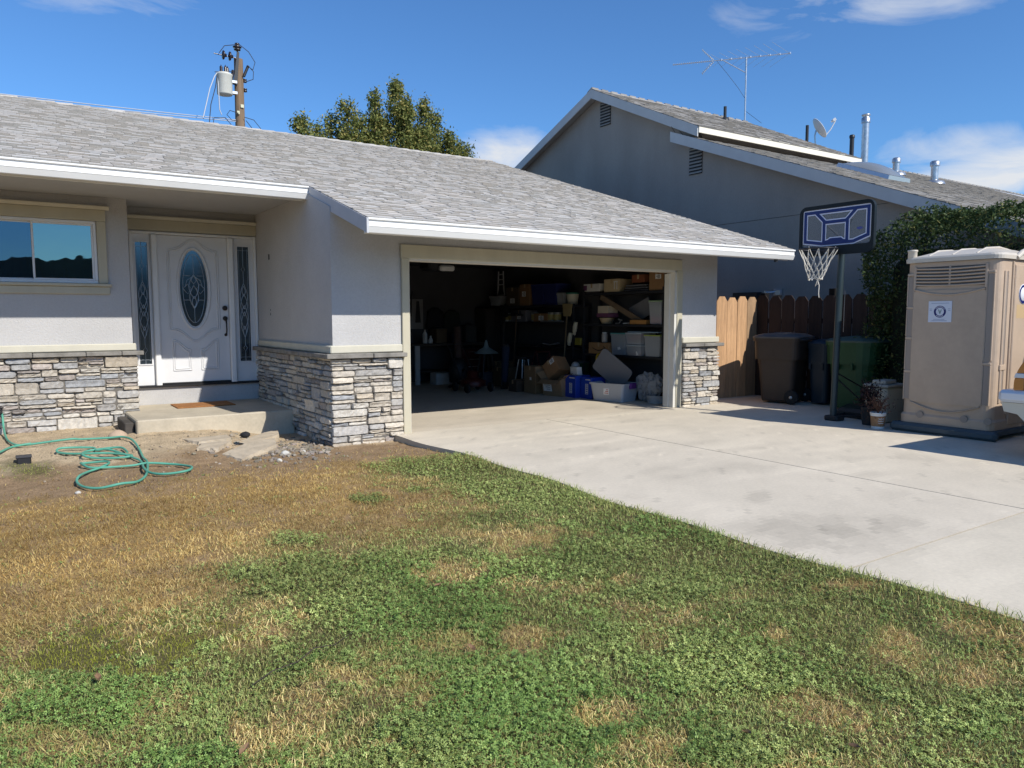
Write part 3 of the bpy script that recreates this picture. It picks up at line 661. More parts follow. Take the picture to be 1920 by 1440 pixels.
def came_pattern(mb, cx, cz, rx, rz, yv, r=.0042):
    q = lambda u, v: (cx+u*rx, yv, cz+v*rz)
    mb.tube([q(.80*math.cos(a), .90*math.sin(a)) for a in np.linspace(0, 2*math.pi, 41)[:-1]], r, 6, closed=True)
    mb.tube([q(0, .9), q(0, .35)], r, 6); mb.tube([q(0, -.45), q(0, -.9)], r, 6)
    for v in (.34, -.30): mb.tube([q(-.78, v), q(-.25, v)], r, 6); mb.tube([q(.25, v), q(.78, v)], r, 6)
    for k in (-1, 1):
        mb.tube([q(k*.8, 0), q(k*.45, .12), q(k*.2, 0), q(k*.45, -.14), q(k*.8, 0)], r, 6)
        mb.tube([q(k*(.02+.34*math.sin(math.pi*s)), .36-.62*s) for s in np.linspace(0, 1, 13)], r*1.3, 6)
        mb.tube([q(k*(.02+.30*math.sin(math.pi*s)), .08-.6*s) for s in np.linspace(0, 1, 13)], r*1.3, 6)
        mb.tube([q(k*(.01+.14*math.sin(math.pi*s)), -.2-.3*s) for s in np.linspace(0, 1, 9)], r*1.3, 6)
        mb.tube([q(k*.15, .3), q(k*.5, .22), q(k*.62, .05)], r, 6)
    mb.tube([q(-.2, .22), q(0, .34), q(.2, .22), q(0, .12), q(-.2, .22)], r*1.2, 6)
t = MB(); came_pattern(t, cx, cz, rx, rz, y+.010); t.build('lead_came', M['came'], dr)
hw = mat('aged_bronze', (.055, .05, .048), .35, metallic=.8)
t = MB(); t.lathe([(0.001, -.03), (.034, -.03), (.038, -.018), (.038, .004)], 20, (2.835, y+.012, 1.675), axis='y'); t.lathe([(.001, -.045), (.014, -.045), (.016, -.028)], 12, (2.835, y+.012, 1.675), axis='y'); t.build('deadbolt', hw, dr)
t = MB(); t.lathe([(0.001, -.03), (.03, -.03), (.034, -.018), (.036, .004)], 18, (2.835, y+.012, 1.515), axis='y')
t.tube([(2.835, y+.0, 1.52), (2.835, y-.05, 1.50), (2.835, y-.068, 1.44), (2.837, y-.064, 1.34), (2.838, y-.04, 1.285), (2.838, y+.008, 1.265)], [.012, .013, .012, .011, .011, .012], 8)
t.lathe([(0.001, -.012), (.02, -.012), (.024, .004)], 14, (2.838, y+.012, 1.262), axis='y'); t.build('door_handle', hw, dr)
t = MB(); t.bbox(1.535, 3.325, y-.055, y+.02, .497, .528, b=.005); t.bbox(1.90, 2.89, y-.02, y+.02, .529, .553, b=.004); t.build('threshold', mat('dark_threshold', (.03, .03, .032), .4, metallic=.4), df)
for k, (a, b) in enumerate(((1.567, 1.813), (2.977, 3.290))):
    t = MB(); ga, gb = (a+.045, b-.04) if k == 0 else (a+.07, b-.07); gz0, gz1 = .845, 2.63
    frame = [(a, b, gz1, 2.75), (a, b, .53, gz0), (a, ga, gz0, gz1), (gb, b, gz0, gz1)]
    for e in frame: t.box(e[0], e[1], y+.02, y+.06, e[2], e[3])
    for e in ((ga-.016, ga, gz0-.016, gz1+.016), (gb, gb+.016, gz0-.016, gz1+.016), (ga, gb, gz1, gz1+.016), (ga, gb, gz0-.016, gz0)): t.box(e[0], e[1], y+.008, y+.019, e[2], e[3])
    sd = t.build('sidelight', M['door'], house)
    t = MB(); t.box(ga, gb, y+.03, y+.036, gz0, gz1); t.build('sidelight_glass', M['leaded_glass'], sd)
    t = MB(); cx2 = (ga+gb)/2; r = .0036; yv = y+.028
    t.tube([(cx2, yv, gz1), (cx2, yv, 2.33)], r, 6); t.tube([(cx2, yv, 2.23), (cx2, yv, 2.06)], r, 6); t.tube([(cx2, yv, 1.22), (cx2, yv, 1.10)], r, 6); t.tube([(cx2, yv, 1.0), (cx2, yv, gz0)], r, 6)
    for zc in (2.28, 1.05): t.tube([(cx2, yv, zc+.05), (cx2+.028, yv, zc), (cx2, yv, zc-.05), (cx2-.028, yv, zc)], r, 6, closed=True)
    for q in (-1, 1):
        for zA, zB, am in ((2.06, 1.66, .055), (1.90, 1.55, .05), (1.72, 1.34, .055), (1.62, 1.22, .05), (2.02, 1.86, .025), (1.40, 1.22, .022)):
            t.tube([(cx2+q*am*math.sin(math.pi*s), yv, zA+(zB-zA)*s) for s in np.linspace(0, 1, 13)], r*1.25, 6)
        t.tube([(cx2+q*.065, yv, gz0+.04), (cx2+q*.065, yv, gz1-.04)], .0022, 5)
    t.tube([(ga, yv, gz0+.06), (gb, yv, gz0+.06)], .0024, 5); t.tube([(ga, yv, gz1-.06), (gb, yv, gz1-.06)], .0024, 5)
    t.build('lead_came', M['came'], sd)
c = MB(); c.box(1.45, 3.33, D+.19, D+.199, .2, 3.1); c.build('entry_backing', M['black'], df)
t = MB(); t.bbox(1.45, XC-.003, D-.045, D-.001, 2.80, 2.955, b=.005); t.build('door_header', M['cream'], house)
t = MB(); t.prism([(1.446, D-.001, 2.957), (1.446, D-.045, 2.957), (1.446, D-.09, 2.992), (1.446, D-.09, 3.006), (1.446, D-.001, 3.006)], (XC-1.45, 0, 0)); t.build('crown_moulding', M['cream2'], house)
# porch slab
t = MB(); t.bbox(1.30, XC-.03, 10.38, D-.002, -.14, .24, b=.014); t.build('porch_slab', M['porch'], house)
t = MB(); t.bbox(1.18, 1.285, 10.52, 11.3, -.14, .2, b=.01); t.build('form_board', mat('weathered_board', (.08, .07, .06), .95, var=(9, .3), stretch=(.2, .2, 2)), house)
# little holes for a light and a bell in the entry wall
t = MB(); t.box(XC-.004, XC-.001, 11.48, 11.54, 2.395, 2.475); t.build('junction_box', M['black'], house)
for a, b in ((1.56, 1.60), (1.63, 1.655)): t = MB(); t.box(XC-.004, XC-.001, 11.50, 11.515, a, b); t.build('wire_hole', M['black'], house)

# ---------------- garage opening trim
t = MB(); t.bbox(4.262, 9.40, G-.04, G-.001, 2.292, 2.465, b=.006); t.build('garage_header', M['cream'], house)
t = MB(); t.bbox(4.27, 4.376, G-.036, G-.001, -.005, 2.29, b=.006); t.build('garage_casing', M['cream'], house)
t = MB(); t.bbox(9.30, 9.425, G-.036, G-.001, .002, 2.29, b=.006); t.build('garage_casing', M['cream'], house)
jm = mat('jamb_paint', (.62, .60, .54), .5, var=(5, .05))
t = MB(); t.box(4.362, 4.384, G-.02, G+.19, -.004, 2.262); t.box(9.246, 9.299, G-.02, G+.08, .004, 2.262); t.box(9.222, 9.253, G+.081, G+.19, .004, 2.24); t.box(4.384, 9.246, G-.02, G+.19, 2.262, 2.291); t.build('garage_jamb', jm, house)

# ---------------- roof
roof = MB()
def rz(y, d_): return roof_z(y)-d_
# deck slab (its underside is the sloped soffit)
roof.prism([(RXC, GY+.10, rz(GY+.10, .02)), (RXC, EY+.15, rz(EY+.15, .02)), (RXC, EY+.15, rz(EY+.15, .10)), (RXC, GY+.10, rz(GY+.10, .10))], (RX1-RXC-.03, 0, 0))
roof.prism([(RX0, EY+.10, rz(EY+.10, .022)), (RX0, RIDGE_Y, rz(RIDGE_Y, .022)), (RX0, 26, 2.9), (RX0, 26, 2.8), (RX0, RIDGE_Y, rz(RIDGE_Y, .11)), (RX0, EY+.10, rz(EY+.10, .11))], (RX1-RX0-.03, 0, 0))
rf = roof.build('roof', M['soffit'], house)
t = MB(); t.box(RX0, XC-.002, EY+.11, D-.002, 3.125, 3.145); t.build('porch_ceiling', M['soffit'], house)
def shingles(mb, x0, x1, y0, y1, zf, k, rnd, expo=.132, wmin=.08, wmax=.24, dark=.5):
    """laminated shingle courses up a slope: each tab a thin wedge with its own thickness and tone; x0 may be a function of y"""
    n = int(math.hypot(y1-y0, zf(y1)-zf(y0))/expo); L_ = math.hypot(1, k); nrm = Vector((0, -k, 1)).normalized(); dy = (y1-y0)/n
    for i in range(n):
        ya, yb = y0+i*dy, y0+(i+1)*dy+.012/L_
        xa = x0(ya) if callable(x0) else x0; xb = x1(ya) if callable(x1) else x1
        x = xa+0; x -= rnd.uniform(0, .0)
        wob = rnd.uniform(-.004, .004)
        while x < xb-.001:
            w_ = rnd.uniform(wmin, wmax); e = min(xb, x+w_)
            if xb-e < .05: e = xb
            th = rnd.choice((.008, .010, .016, .019)); tone = rnd.choice((.92, .96, .99, 1.0, 1.02, 1.05))*rnd.uniform(.97, 1.03); wm = rnd.uniform(-.025, .025)
            col = (tone*(1+wm), tone, tone*(1-wm))
            g_ = .0015
            a = Vector((x+g_, ya+wob, zf(ya+wob)))+nrm*th; b = Vector((e-g_, ya+wob, zf(ya+wob)))+nrm*th
            c_ = Vector((e-g_, yb, zf(yb)))+nrm*.002; d_ = Vector((x+g_, yb, zf(yb)))+nrm*.002
            a0 = Vector((x+g_, ya+wob, zf(ya+wob)))-nrm*.004; b0 = Vector((e-g_, ya+wob, zf(ya+wob)))-nrm*.004
            # the granules of the lower edge strip are blended darker, as on laminated shingles
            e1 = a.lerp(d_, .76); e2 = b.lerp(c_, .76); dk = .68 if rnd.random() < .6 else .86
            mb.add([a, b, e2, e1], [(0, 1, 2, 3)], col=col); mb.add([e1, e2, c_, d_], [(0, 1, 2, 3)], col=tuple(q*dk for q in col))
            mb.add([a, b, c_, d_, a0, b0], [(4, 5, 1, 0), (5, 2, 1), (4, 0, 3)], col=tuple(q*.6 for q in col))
            x = e
r = random.Random(4); t = MB()
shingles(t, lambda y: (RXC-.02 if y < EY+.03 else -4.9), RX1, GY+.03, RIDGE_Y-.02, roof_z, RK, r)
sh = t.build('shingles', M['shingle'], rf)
t = MB(); x = RX0; i = 0
while x < RX1-.02:                     # overlapping ridge caps
    e = min(RX1, x+.30); tone = r.choice((.8, .92, 1.0, 1.06)); zr = roof_z(RIDGE_Y); h0, h1 = .030, .014
    for sg, kk in ((-1, RK), (1, .32)):
        t.add([(x, RIDGE_Y, zr+h1), (e, RIDGE_Y, zr+h0), (e, RIDGE_Y+sg*.15, zr-kk*.15+h0), (x, RIDGE_Y+sg*.15, zr-kk*.15+h1)], [(0, 1, 2, 3)], col=(tone,)*3)
        t.add([(e, RIDGE_Y, zr+h0), (e, RIDGE_Y+sg*.15, zr-kk*.15+h0), (e, RIDGE_Y+sg*.15, zr-kk*.15-.01), (e, RIDGE_Y, zr-.01)], [(0, 1, 2, 3)], col=(tone*.8,)*3)
    t.add([(x, RIDGE_Y-.15, zr-RK*.15+h1), (e, RIDGE_Y-.15, zr-RK*.15+h0), (e, RIDGE_Y-.15, zr-RK*.15-.01), (x, RIDGE_Y-.15, zr-RK*.15-.01)], [(0, 1, 2, 3)], col=(tone,)*3)
    x = e
t.build('ridge_cap', M['shingle'], rf)
# white gutters with a stepped face
def gutter(x0, x1, y, z, par):
    prof = [(.125, .0), (.125, -.155), (.052, -.168), (.040, -.160), (.012, -.100), (.006, -.092), (.022, -.084), (.022, -.030), (.0, -.020), (.0, 0.), (.012, .002)]
    t = MB(); t.prism([(x0, y+a, z+b) for a, b in prof], (x1-x0, 0, 0)); o = t.build('gutter', M['white'], par); return o
gutter(RX0, RXC-.03, EY, roof_z(EY)+.006, house); gutter(RXC-.01, RX1+.005, GY, roof_z(GY)+.006, house)
# drip edge and fascia
t = MB(); t.box(RXC, RX1-.02, GY+.126, GY+.15, roof_z(GY)-.16, roof_z(GY)+.01); t.box(RX0, RXC-.03, EY+.126, EY+.15, roof_z(EY)-.17, roof_z(EY)+.01); t.build('fascia', M['white'], house)
# rake boards
rk = mat('rake_paint', (.50, .51, .53), .55, var=(4, .05))
t = MB(); ym = 8.93+.12
for a, b in ((GY+.005, ym-.003), (ym+.003, EY+.45)):
    t.prism([(RXC-.028, a, roof_z(a)-.004), (RXC-.028, b, roof_z(b)-.004), (RXC-.028, b, roof_z(b)-.165), (RXC-.028, a, roof_z(a)-.165)], (.026, 0, 0))
t.build('rake_board', rk, house)
t = MB(); t.prism([(RX1-.03, GY+.13, roof_z(GY+.13)-.006), (RX1-.03, RIDGE_Y, roof_z(RIDGE_Y)-.006), (RX1-.03, RIDGE_Y, roof_z(RIDGE_Y)-.17), (RX1-.03, GY+.13, roof_z(GY+.13)-.17)], (.026, 0, 0)); t.build('rake_board', rk, house)
t = MB(); t.tube([(XR_+.26, GY+.1, roof_z(GY)-.14), (XR_+.26, GY+.1, roof_z(GY)-.20)], .03, 10); t.build('gutter_outlet', M['dark_metal'], house)
# ================================================================ NEIGHBOUR'S HOUSE
NW, NR = 13.6, 13.3                      # gable wall and rake planes
KU, KL = .458, .383
def up_z(y): return 5.86+KU*(y-12.2)
def lo_z(y): return 3.20+KL*(y-6.0)
NRY = 15.98
nb = thing('neighbour_house', 'taller grey gabled house with brown shingle roof behind the fence', 'house', (NW, 12, 0))
nst = mat('neighbour_stucco', (.335, .30, .265), .95, stretch=(1, 1, .45), var=(.8, .13), bump=(90, .5, .008), fine=(40, .07))
ntrim = mat('neighbour_trim', (.52, .52, .51), .6, var=(3, .05)); ncream = mat('neighbour_fascia', (.80, .75, .62), .55, var=(3, .05))
t = MB(); UX1 = 19.8
t.prism([(NW, 3.5, -.15), (NW, 24, -.15), (NW, 24, 4.3), (NW, NRY, up_z(NRY)-.16), (NW, 12.6, up_z(12.6)-.16), (NW, 12.6, lo_z(12.6)-.12), (NW, 5.0, lo_z(5.0)-.12), (NW, 3.5, lo_z(5.0)-.2)], (.2, 0, 0))
t.build('gable_wall', nst, nb)
t = MB(); t.box(NW+.2, 42, 5.8, 6.0, -.15, 2.95); t.prism([(UX1-.15, 12.5, lo_z(12.5)-.1), (UX1-.15, 12.5, up_z(12.5)-.16), (UX1-.15, NRY, up_z(NRY)-.16), (UX1-.15, NRY, lo_z(NRY)-.1)], (-.1, 0, 0)); t.box(NW+.2, UX1-.2, 12.5, 12.6, lo_z(12.4)-.1, up_z(12.5)-.1); t.build('front_wall', nst, nb)
t = MB()
def slab(mb, x0, x1, ya, yb, zf, th=.12): mb.prism([(x0, ya, zf(ya)-.012), (x0, yb, zf(yb)-.012), (x0, yb, zf(yb)-th), (x0, ya, zf(ya)-th)], (x1-x0, 0, 0))
slab(t, NR+.03, 42, 5.4, 12.75, lo_z); slab(t, UX1-.2, 42, 12.752, NRY, lo_z); slab(t, NR+.03, UX1-.03, 12.2, NRY, up_z)
t.prism([(NR+.03, NRY, up_z(NRY)-.012), (NR+.03, 20.5, up_z(NRY)-.4*4.52), (NR+.03, 20.5, up_z(NRY)-.4*4.52-.11), (NR+.03, NRY, up_z(NRY)-.13)], (UX1-NR-.06, 0, 0))
t.prism([(UX1, NRY, lo_z(NRY)-.012), (UX1, 25, lo_z(NRY)-3.4), (UX1, 25, lo_z(NRY)-3.5), (UX1, NRY, lo_z(NRY)-.13)], (22, 0, 0))
nr = t.build('roof', M['soffit'], nb)
r = random.Random(21); t = MB()
shingles(t, NR, 30, 5.35, 12.35, lo_z, KL, r, expo=.17, wmin=.16, wmax=.45); shingles(t, UX1-.2, 34, 12.3, NRY, lo_z, KL, r, expo=.17, wmin=.16, wmax=.5); shingles(t, 30, 42, 5.35, 12.3, lo_z, KL, r, expo=.3, wmin=.3, wmax=.8)
shingles(t, NR, UX1, 12.16, NRY, up_z, KU, r, expo=.17, wmin=.16, wmax=.45)
t.build('shingles', M['shingle2'], nr)
t = MB(); x = NR
def capx(x0, x1, zf, k):
    x = x0
    while x < x1-.05:
        e = min(x1, x+.34); tn = r.choice((.75, .9, 1., 1.05)); z = zf(NRY)
        t.prism([(x, NRY-.17, z-k*.17+.012), (x, NRY, z+.03), (x, NRY+.17, z-.4*.17+.012), (x, NRY, z-.01)], (e-x-.012, .0, 0), col=(tn,)*3)
        t.box(x+.02, e-.1, NRY-.03, NRY+.03, z+.0, z+.045, col=(tn*.9,)*3)
        x = e
capx(NR, UX1, up_z, KU); t.build('ridge_cap', M['shingle2'], nr); t = MB(); capx(UX1+.1, 42, lo_z, KL); t.build('ridge_cap', M['shingle2'], nr)
def rake(mb, ya, yb, zf, h, x=NR): mb.prism([(x, ya, zf(ya)-.006), (x, yb, zf(yb)-.006), (x, yb, zf(yb)-h), (x, ya, zf(ya)-h)], (.028, 0, 0))
t = MB(); rake(t, 12.2, NRY, up_z, .24); t.build('barge_board', ntrim, nb)
t = MB(); zb = lambda y: up_z(NRY)-.40*(y-NRY); rake(t, NRY+.003, 20.6, zb, .24); t.build('barge_board', ntrim, nb)
t = MB(); rake(t, 5.3, 13.05, lo_z, .24); t.build('barge_board', ntrim, nb)
t = MB(); t.box(NR+.03, UX1, 12.17, 12.2, up_z(12.2)-.15, up_z(12.2)+.004); t.build('fascia', ncream, nb)
t = MB(); t.box(NR, 42, 5.32, 5.35, lo_z(5.35)-.2, lo_z(5.35)); t.build('fascia', ntrim, nb)
def louver(yc, zc, w_, h):
    t = MB(); x = NW-.012
    t.box(x, NW-.002, yc-w_/2, yc+w_/2, zc-h/2, zc+h/2); o = t.build('gable_vent', M['black'], nb)
    s_ = MB()
    for i in range(8):
        z = zc-h/2+h*(i+.3)/8; s_.prism([(x-.002, yc-w_/2, z), (x-.035, yc-w_/2, z-.012), (x-.035, yc-w_/2, z-.004), (x-.002, yc-w_/2, z+.035)], (0, w_, 0))
    s_.build('louvre_slats', nst, o)
louver(15.72, 6.93, .42, .62); louver(12.50, 5.16, .40, .62)
t = MB(); t.tube([(NW-.02, 12.55, 5.47), (NW-.03, 12.75, 5.7), (NW-.1, 13.05, 5.85), (NR-.01, 13.0, 6.0)], .006, 5); t.tube([(NR-.01, 12.75, 5.86), (NW-.06, 12.7, 5.65), (NW-.03, 12.6, 5.5)], .006, 5); t.build('cable', M['black'], nb)
t = MB(); t.box(NW-.006, NW-.001, 7.8, 12.5, 3.60, 3.607); t.build('control_joint', M['dark_metal'], nb)
# roof penetrations: pipes, flue, skylight
def pipe(x, y, z0, z1, rr, m, cap=None, base=True):
    t = MB(); t.tube([(x, y, z0-.1), (x, y, z1)], rr, 14)
    if cap: t.lathe([(rr*cap, 0), (rr*cap, rr*1.1), (rr*.9, rr*1.5), (.002, rr*1.6)], 16, (x, y, z1-rr*.4))
    if base: t.lathe([(rr*3, -.08), (rr*2.6, .02), (rr*1.1, .07)], 16, (x, y, z0))
    t.build('vent_pipe', m, nb)
pipe(17.95, 15.4, up_z(15.4), 7.70, .045, M['dark_metal']); pipe(22.2, 15.6, lo_z(15.6), 7.78, .05, M['dark_metal'])
pipe(22.05, 13.9, lo_z(13.9), 7.05, .065, M['dark_metal'], cap=1.25); pipe(23.77, 13.43, lo_z(13.43), 6.43, .10, M['galv'], cap=1.3); pipe(24.36, 12.52, lo_z(12.52), 6.24, .105, M['galv'], cap=1.35)
t = MB(); t.tube([(24.15, 14.75, 6.2), (24.15, 14.75, 8.05)], .115, 20); t.lathe([(.14, 0), (.14, .15), (.105, .17), (.105, .22), (.135, .23), (.135, .27), (.01, .30)], 20, (24.15, 14.75, 7.95)); fl = t.build('flue_pipe', M['galv'], nb)
def on_lo(x, y, h): n = Vector((0, -KL, 1)).normalized(); return Vector((x, y, lo_z(y)))+n*h
sx0, sx1, sy0, sy1 = 17.2, 18.15, 9.9, 11.25
t = MB(); t.add([on_lo(sx0, sy0, .0), on_lo(sx1, sy0, 0), on_lo(sx1, sy1, 0), on_lo(sx0, sy1, 0), on_lo(sx0+.02, sy0+.02, .10), on_lo(sx1-.02, sy0+.02, .10), on_lo(sx1-.02, sy1-.02, .10), on_lo(sx0+.02, sy1-.02, .10)], [(0, 1, 5, 4), (1, 2, 6, 5), (2, 3, 7, 6), (3, 0, 4, 7), (4, 5, 6, 7)])
sk = t.build('skylight', M['alu'], nb)
t = MB(); n = 9; vs_ = [on_lo(sx0+.06+(sx1-sx0-.12)*i/n, sy0+.06+(sy1-sy0-.12)*j/n, .105+.17*(max(0, math.sin(math.pi*i/n))*max(0, math.sin(math.pi*j/n)))**.6) for j in range(n+1) for i in range(n+1)]
t.add(vs_, [(j*(n+1)+i, j*(n+1)+i+1, (j+1)*(n+1)+i+1, (j+1)*(n+1)+i) for j in range(n) for i in range(n)], smooth=True); t.build('dome', mat('smoked_dome', (.20, .22, .24), .12, spec=.6), sk)
# wall lamp and meter near the fence
t = MB(); t.box(13.44, 13.598, 10.55, 11.2, 1.35, 2.05); t.build('meter_box', M['dark_metal'], nb)
t = MB(); yl, zl = 10.12, 2.05
t.box(13.56, 13.598, yl-.1, yl+.1, zl-.08, zl+.06)
for s_ in (-1, 1): t.tube([(13.56, yl, zl), (13.45, yl+s_*.1, zl-.02), (13.35, yl+s_*.16, zl-.03)], [.02, .035, .055], 12)
t.build('flood_lamp', M['alu'], nb)

# ---------------- television aerial on the ridge
an = thing('roof_aerial', 'long spiny television aerial on a mast above the neighbouring roof ridge', 'antenna', (19.6, NRY, 7.6))
ax, ay, az = 19.55, NRY, 9.55
t = MB(); t.tube([(ax, ay, 7.45), (ax, ay, az+.02)], .026, 10); t.build('mast', M['galv'], an)
bd = Vector((-.63, .78, 0)).normalized(); pd = Vector((bd.y, -bd.x, 0))
A = Vector((ax, ay, az))
t = MB(); t.tube([A-bd*1.30, A+bd*2.25], .015, 8)
for i, s_ in enumerate(np.linspace(1.05, 2.22, 20)):
    p = A+bd*s_; t.tube([p-pd*.085-Vector((0, 0, .0)), p+pd*.085], .006, 5)
    t.tube([p-Vector((0, 0, .03)), p+Vector((0, 0, .035))], .006, 5)
t.build('boom', M['alu'], an)
t = MB()
for i, s_ in enumerate(np.linspace(-1.27, .75, 8)):
    p = A+bd*s_; ln = 1.30-.085*i
    for sg in (-1, 1): t.tube([p, p+(pd*sg*.9+bd*.42).normalized()*ln], .0045, 5)
    t.box(p.x-.025, p.x+.025, p.y-.025, p.y+.025, p.z-.02, p.z+.035)
t.build('element', M['alu'], an)
t = MB()
for sg in (-1, 1):
    c0 = A+bd*.98; e = c0+bd*.35+Vector((0, 0, sg*.36))+pd*.0
    t.tube([c0+Vector((0, 0, sg*.03)), e], .010, 6)
    for k in range(8):
        q = c0.lerp(e, (k+.8)/8); t.tube([q-pd*.16, q+pd*.16], .005, 5)
        t.tube([q-bd*.02-Vector((0, 0, .02)), q+bd*.02+Vector((0, 0, .02))], .008, 5)
t.build('corner_reflector', M['alu'], an)
t = MB(); t.tube([A-Vector((0, 0, .46)), A+bd*.72], .014, 8); t.build('strut', M['alu'], an)
t = MB(); t.tube([A+bd*.9, A+bd*.55-Vector((0, 0, .45)), A+bd*.22-Vector((0, 0, .9)), A-Vector((0, 0, 1.25)), A-Vector((.02, 0, 1.6)), A+Vector((.55, -.2, -1.95))], .006, 5); t.build('cable', M['black'], an)

# ---------------- satellite dish
sd = thing('satellite_dish', 'pale grey satellite dish on a short foot beside the ridge vents', 'satellite dish', (22.9, 15.7, 7.1))
dc = Vector((22.9, 15.7, 7.76)); aim = Vector((.62, -.52, .55)).normalized(); u1 = aim.cross(Vector((0, 0, 1))).normalized(); u2 = u1.cross(aim)
t = MB(); rings = []
vs_ = []; fs = []
for side in (0, 1):
    for i in range(7):
        for j in range(28):
            rr = .34*i/6; a = 2*math.pi*j/28; vs_.append(dc+u1*rr*math.cos(a)+u2*rr*1.08*math.sin(a)+aim*(.09*(i/6)**2-.012*side))
o2 = 7*28
for side in (0, 1):
    o_ = side*o2
    for i in range(6):
        for j in range(28): fs.append((o_+i*28+j, o_+i*28+(j+1) % 28, o_+(i+1)*28+(j+1) % 28, o_+(i+1)*28+j))
fs += [(6*28+j, 6*28+(j+1) % 28, o2+6*28+(j+1) % 28, o2+6*28+j) for j in range(28)]
t.add(vs_, fs, smooth=True); t.build('reflector', mat('dish_paint', (.62, .63, .63), .5), sd)
t = MB(); f0 = dc-u2*.34+aim*.06; tip = dc+aim*.62-u2*.10; t.tube([dc-aim*.03, f0, f0.lerp(tip, .5)-u2*.03, tip], .018, 8); t.obox(tip-aim*.02+u2*.05, u1*.07, u2*.045, aim*.05); t.tube([tip+u2*.05, tip+u2*.05-aim*.12], [.045, .035], 12); t.build('feed_arm', mat('lnb_grey', (.6, .61, .62), .5), sd)
t = MB(); t.tube([dc-aim*.05, dc-aim*.10-Vector((0, 0, .15)), Vector((22.9, 15.72, 7.0))], .025, 8); t.build('foot', M['galv'], sd)

# ================================================================ FENCES
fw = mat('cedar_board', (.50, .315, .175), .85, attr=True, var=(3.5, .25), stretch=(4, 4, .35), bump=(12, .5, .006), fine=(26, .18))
fdk = mat('shaded_board_dark', (.040, .027, .024), .9, attr=True, var=(3.5, .3), stretch=(4, 4, .35), bump=(12, .6, .006), fine=(26, .2))  # darker copy of the fence boards, with the shade put into the colour
def pickets(mb, p0, dirv, n, w_, z1, nrm, rnd, z0=-.03, gap=.006, jz=.03):
    d_ = Vector(dirv); nn = Vector(nrm)
    for i in range(n):
        a = Vector(p0)+d_*(i*w_); ww = w_-gap-rnd.uniform(0, .008); top = z1+rnd.uniform(-jz, jz*.5); cl = .05*ww/.2+.02; off = rnd.uniform(0, .006); a = a+nn*off
        tn = rnd.choice((.75, .9, 1, 1.05, 1.15)); wm = rnd.uniform(-.06, .06)
        pts = [(0, z0), (ww, z0), (ww, top-cl), (ww-cl*.8, top), (cl*.8, top), (0, top-cl)]
        mb.prism([tuple(a+d_*u+Vector((0, 0, z))) for u, z in pts], nn*-.017, col=(tn*(1+wm), tn, tn*(1-wm)))
rn = random.Random(33)
f1 = thing('wooden_fence', 'sunlit cedar fence panel beside the garage corner', 'fence', (11.2, 9.5, 0))
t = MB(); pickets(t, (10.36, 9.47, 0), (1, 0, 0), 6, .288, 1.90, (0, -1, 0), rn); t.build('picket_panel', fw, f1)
for a, b in ((.35, .44), (1.45, 1.54)): t = MB(); t.box(10.36, 12.1, 9.492, 9.53, a, b); t.build('rail', fw, f1)
f2 = thing('wooden_fence', 'picket fence behind the wheeled bins, shade painted into its dark boards', 'fence', (12.1, 8, 0))
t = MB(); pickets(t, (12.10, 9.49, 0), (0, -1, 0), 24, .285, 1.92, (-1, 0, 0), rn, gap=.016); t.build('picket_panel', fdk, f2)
for a, b in ((.35, .44), (1.40, 1.49)): t = MB(); t.box(12.122, 12.16, 2.6, 9.5, a, b); t.build('rail', fdk, f2)
for yy_, zt_ in ((9.42, 1.98), (7.95, 2.02), (6.72, 2.06), (4.6, 2.0)):
    t = MB(); t.bbox(12.17, 12.29, yy_-.06, yy_+.06, -.1, zt_, b=.008); t.build('post', fw, f2)

# ================================================================ HEDGE
def leaf_cloud(P, size, col, up=.3):
    n = len(P); nrm = RNG.normal(0, 1, (n, 3)); nrm[:, 2] += up; nrm /= np.linalg.norm(nrm, axis=1)[:, None]
    a = np.cross(nrm, RNG.normal(0, 1, (n, 3))); a /= np.linalg.norm(a, axis=1)[:, None]; b = np.cross(nrm, a)
    L_ = size[:, None]; T1 = np.stack([P-a*L_, P+b*L_*.42, P+a*L_], 1); T2 = np.stack([P-a*L_, P+a*L_, P-b*L_*.42], 1)
    return np.concatenate([T1, T2]), np.concatenate([col, col])
hd = thing('hedge', 'tall clipped dark green hedge behind the portable toilet', 'hedge', (12, 5, 0))
def hedge_cloud(n):
    x0, x1, y0, y1, z1 = 11.40, 13.1, 1.2, 6.86, 3.08
    out = []
    # points on/near the faces of a lumpy box
    for face in range(4):
        m = n//4; u = RNG.random(m); v = RNG.random(m); dep = RNG.exponential(.06, m)
        if face == 0: x, y, z = x0+dep, y0+u*(y1-y0), v*z1          # street-side long face
        elif face == 1: x, y, z = x0+u*(x1-x0), y1-dep, v*z1
        elif face == 2: x, y, z = x0+u*(x1-x0), y0+v*(y1-y0), z1-dep
        else: x, y, z = x0+dep+.02, y0+u*(y1-y0), z1*(.55+.45*v)
        out.append(np.stack([x, y, z], -1))
    P = np.concatenate(out)
    lump = fbm(P[:, 1]*1.1, P[:, 2]*1.1+P[:, 0], 1.6, 3, 12)-.5
    rnd = np.clip((P[:, 2]-2.45)/.6, 0, 1)**2
    P[:, 0] -= lump*.5-rnd*.28*(P[:, 0] < 12); P[:, 2] += (fbm(P[:, 0], P[:, 1], 1.8, 3, 15)-.5)*.35*np.clip(P[:, 2]/2, 0, 1); P[:, 1] += (fbm(P[:, 0], P[:, 2], 1.7, 3, 16)-.5)*.45*(P[:, 1] > 6.2)*.6-np.clip((P[:, 2]-2.5)/.7, 0, 1)**1.5*.5*(P[:, 1] > 6.0)
    P += RNG.normal(0, .025, P.shape); return P
P = hedge_cloud(46000); v = RNG.random(len(P))[:, None]; c = np.array([.028, .05, .018])*(1-v)+np.array([.075, .11, .035])*v
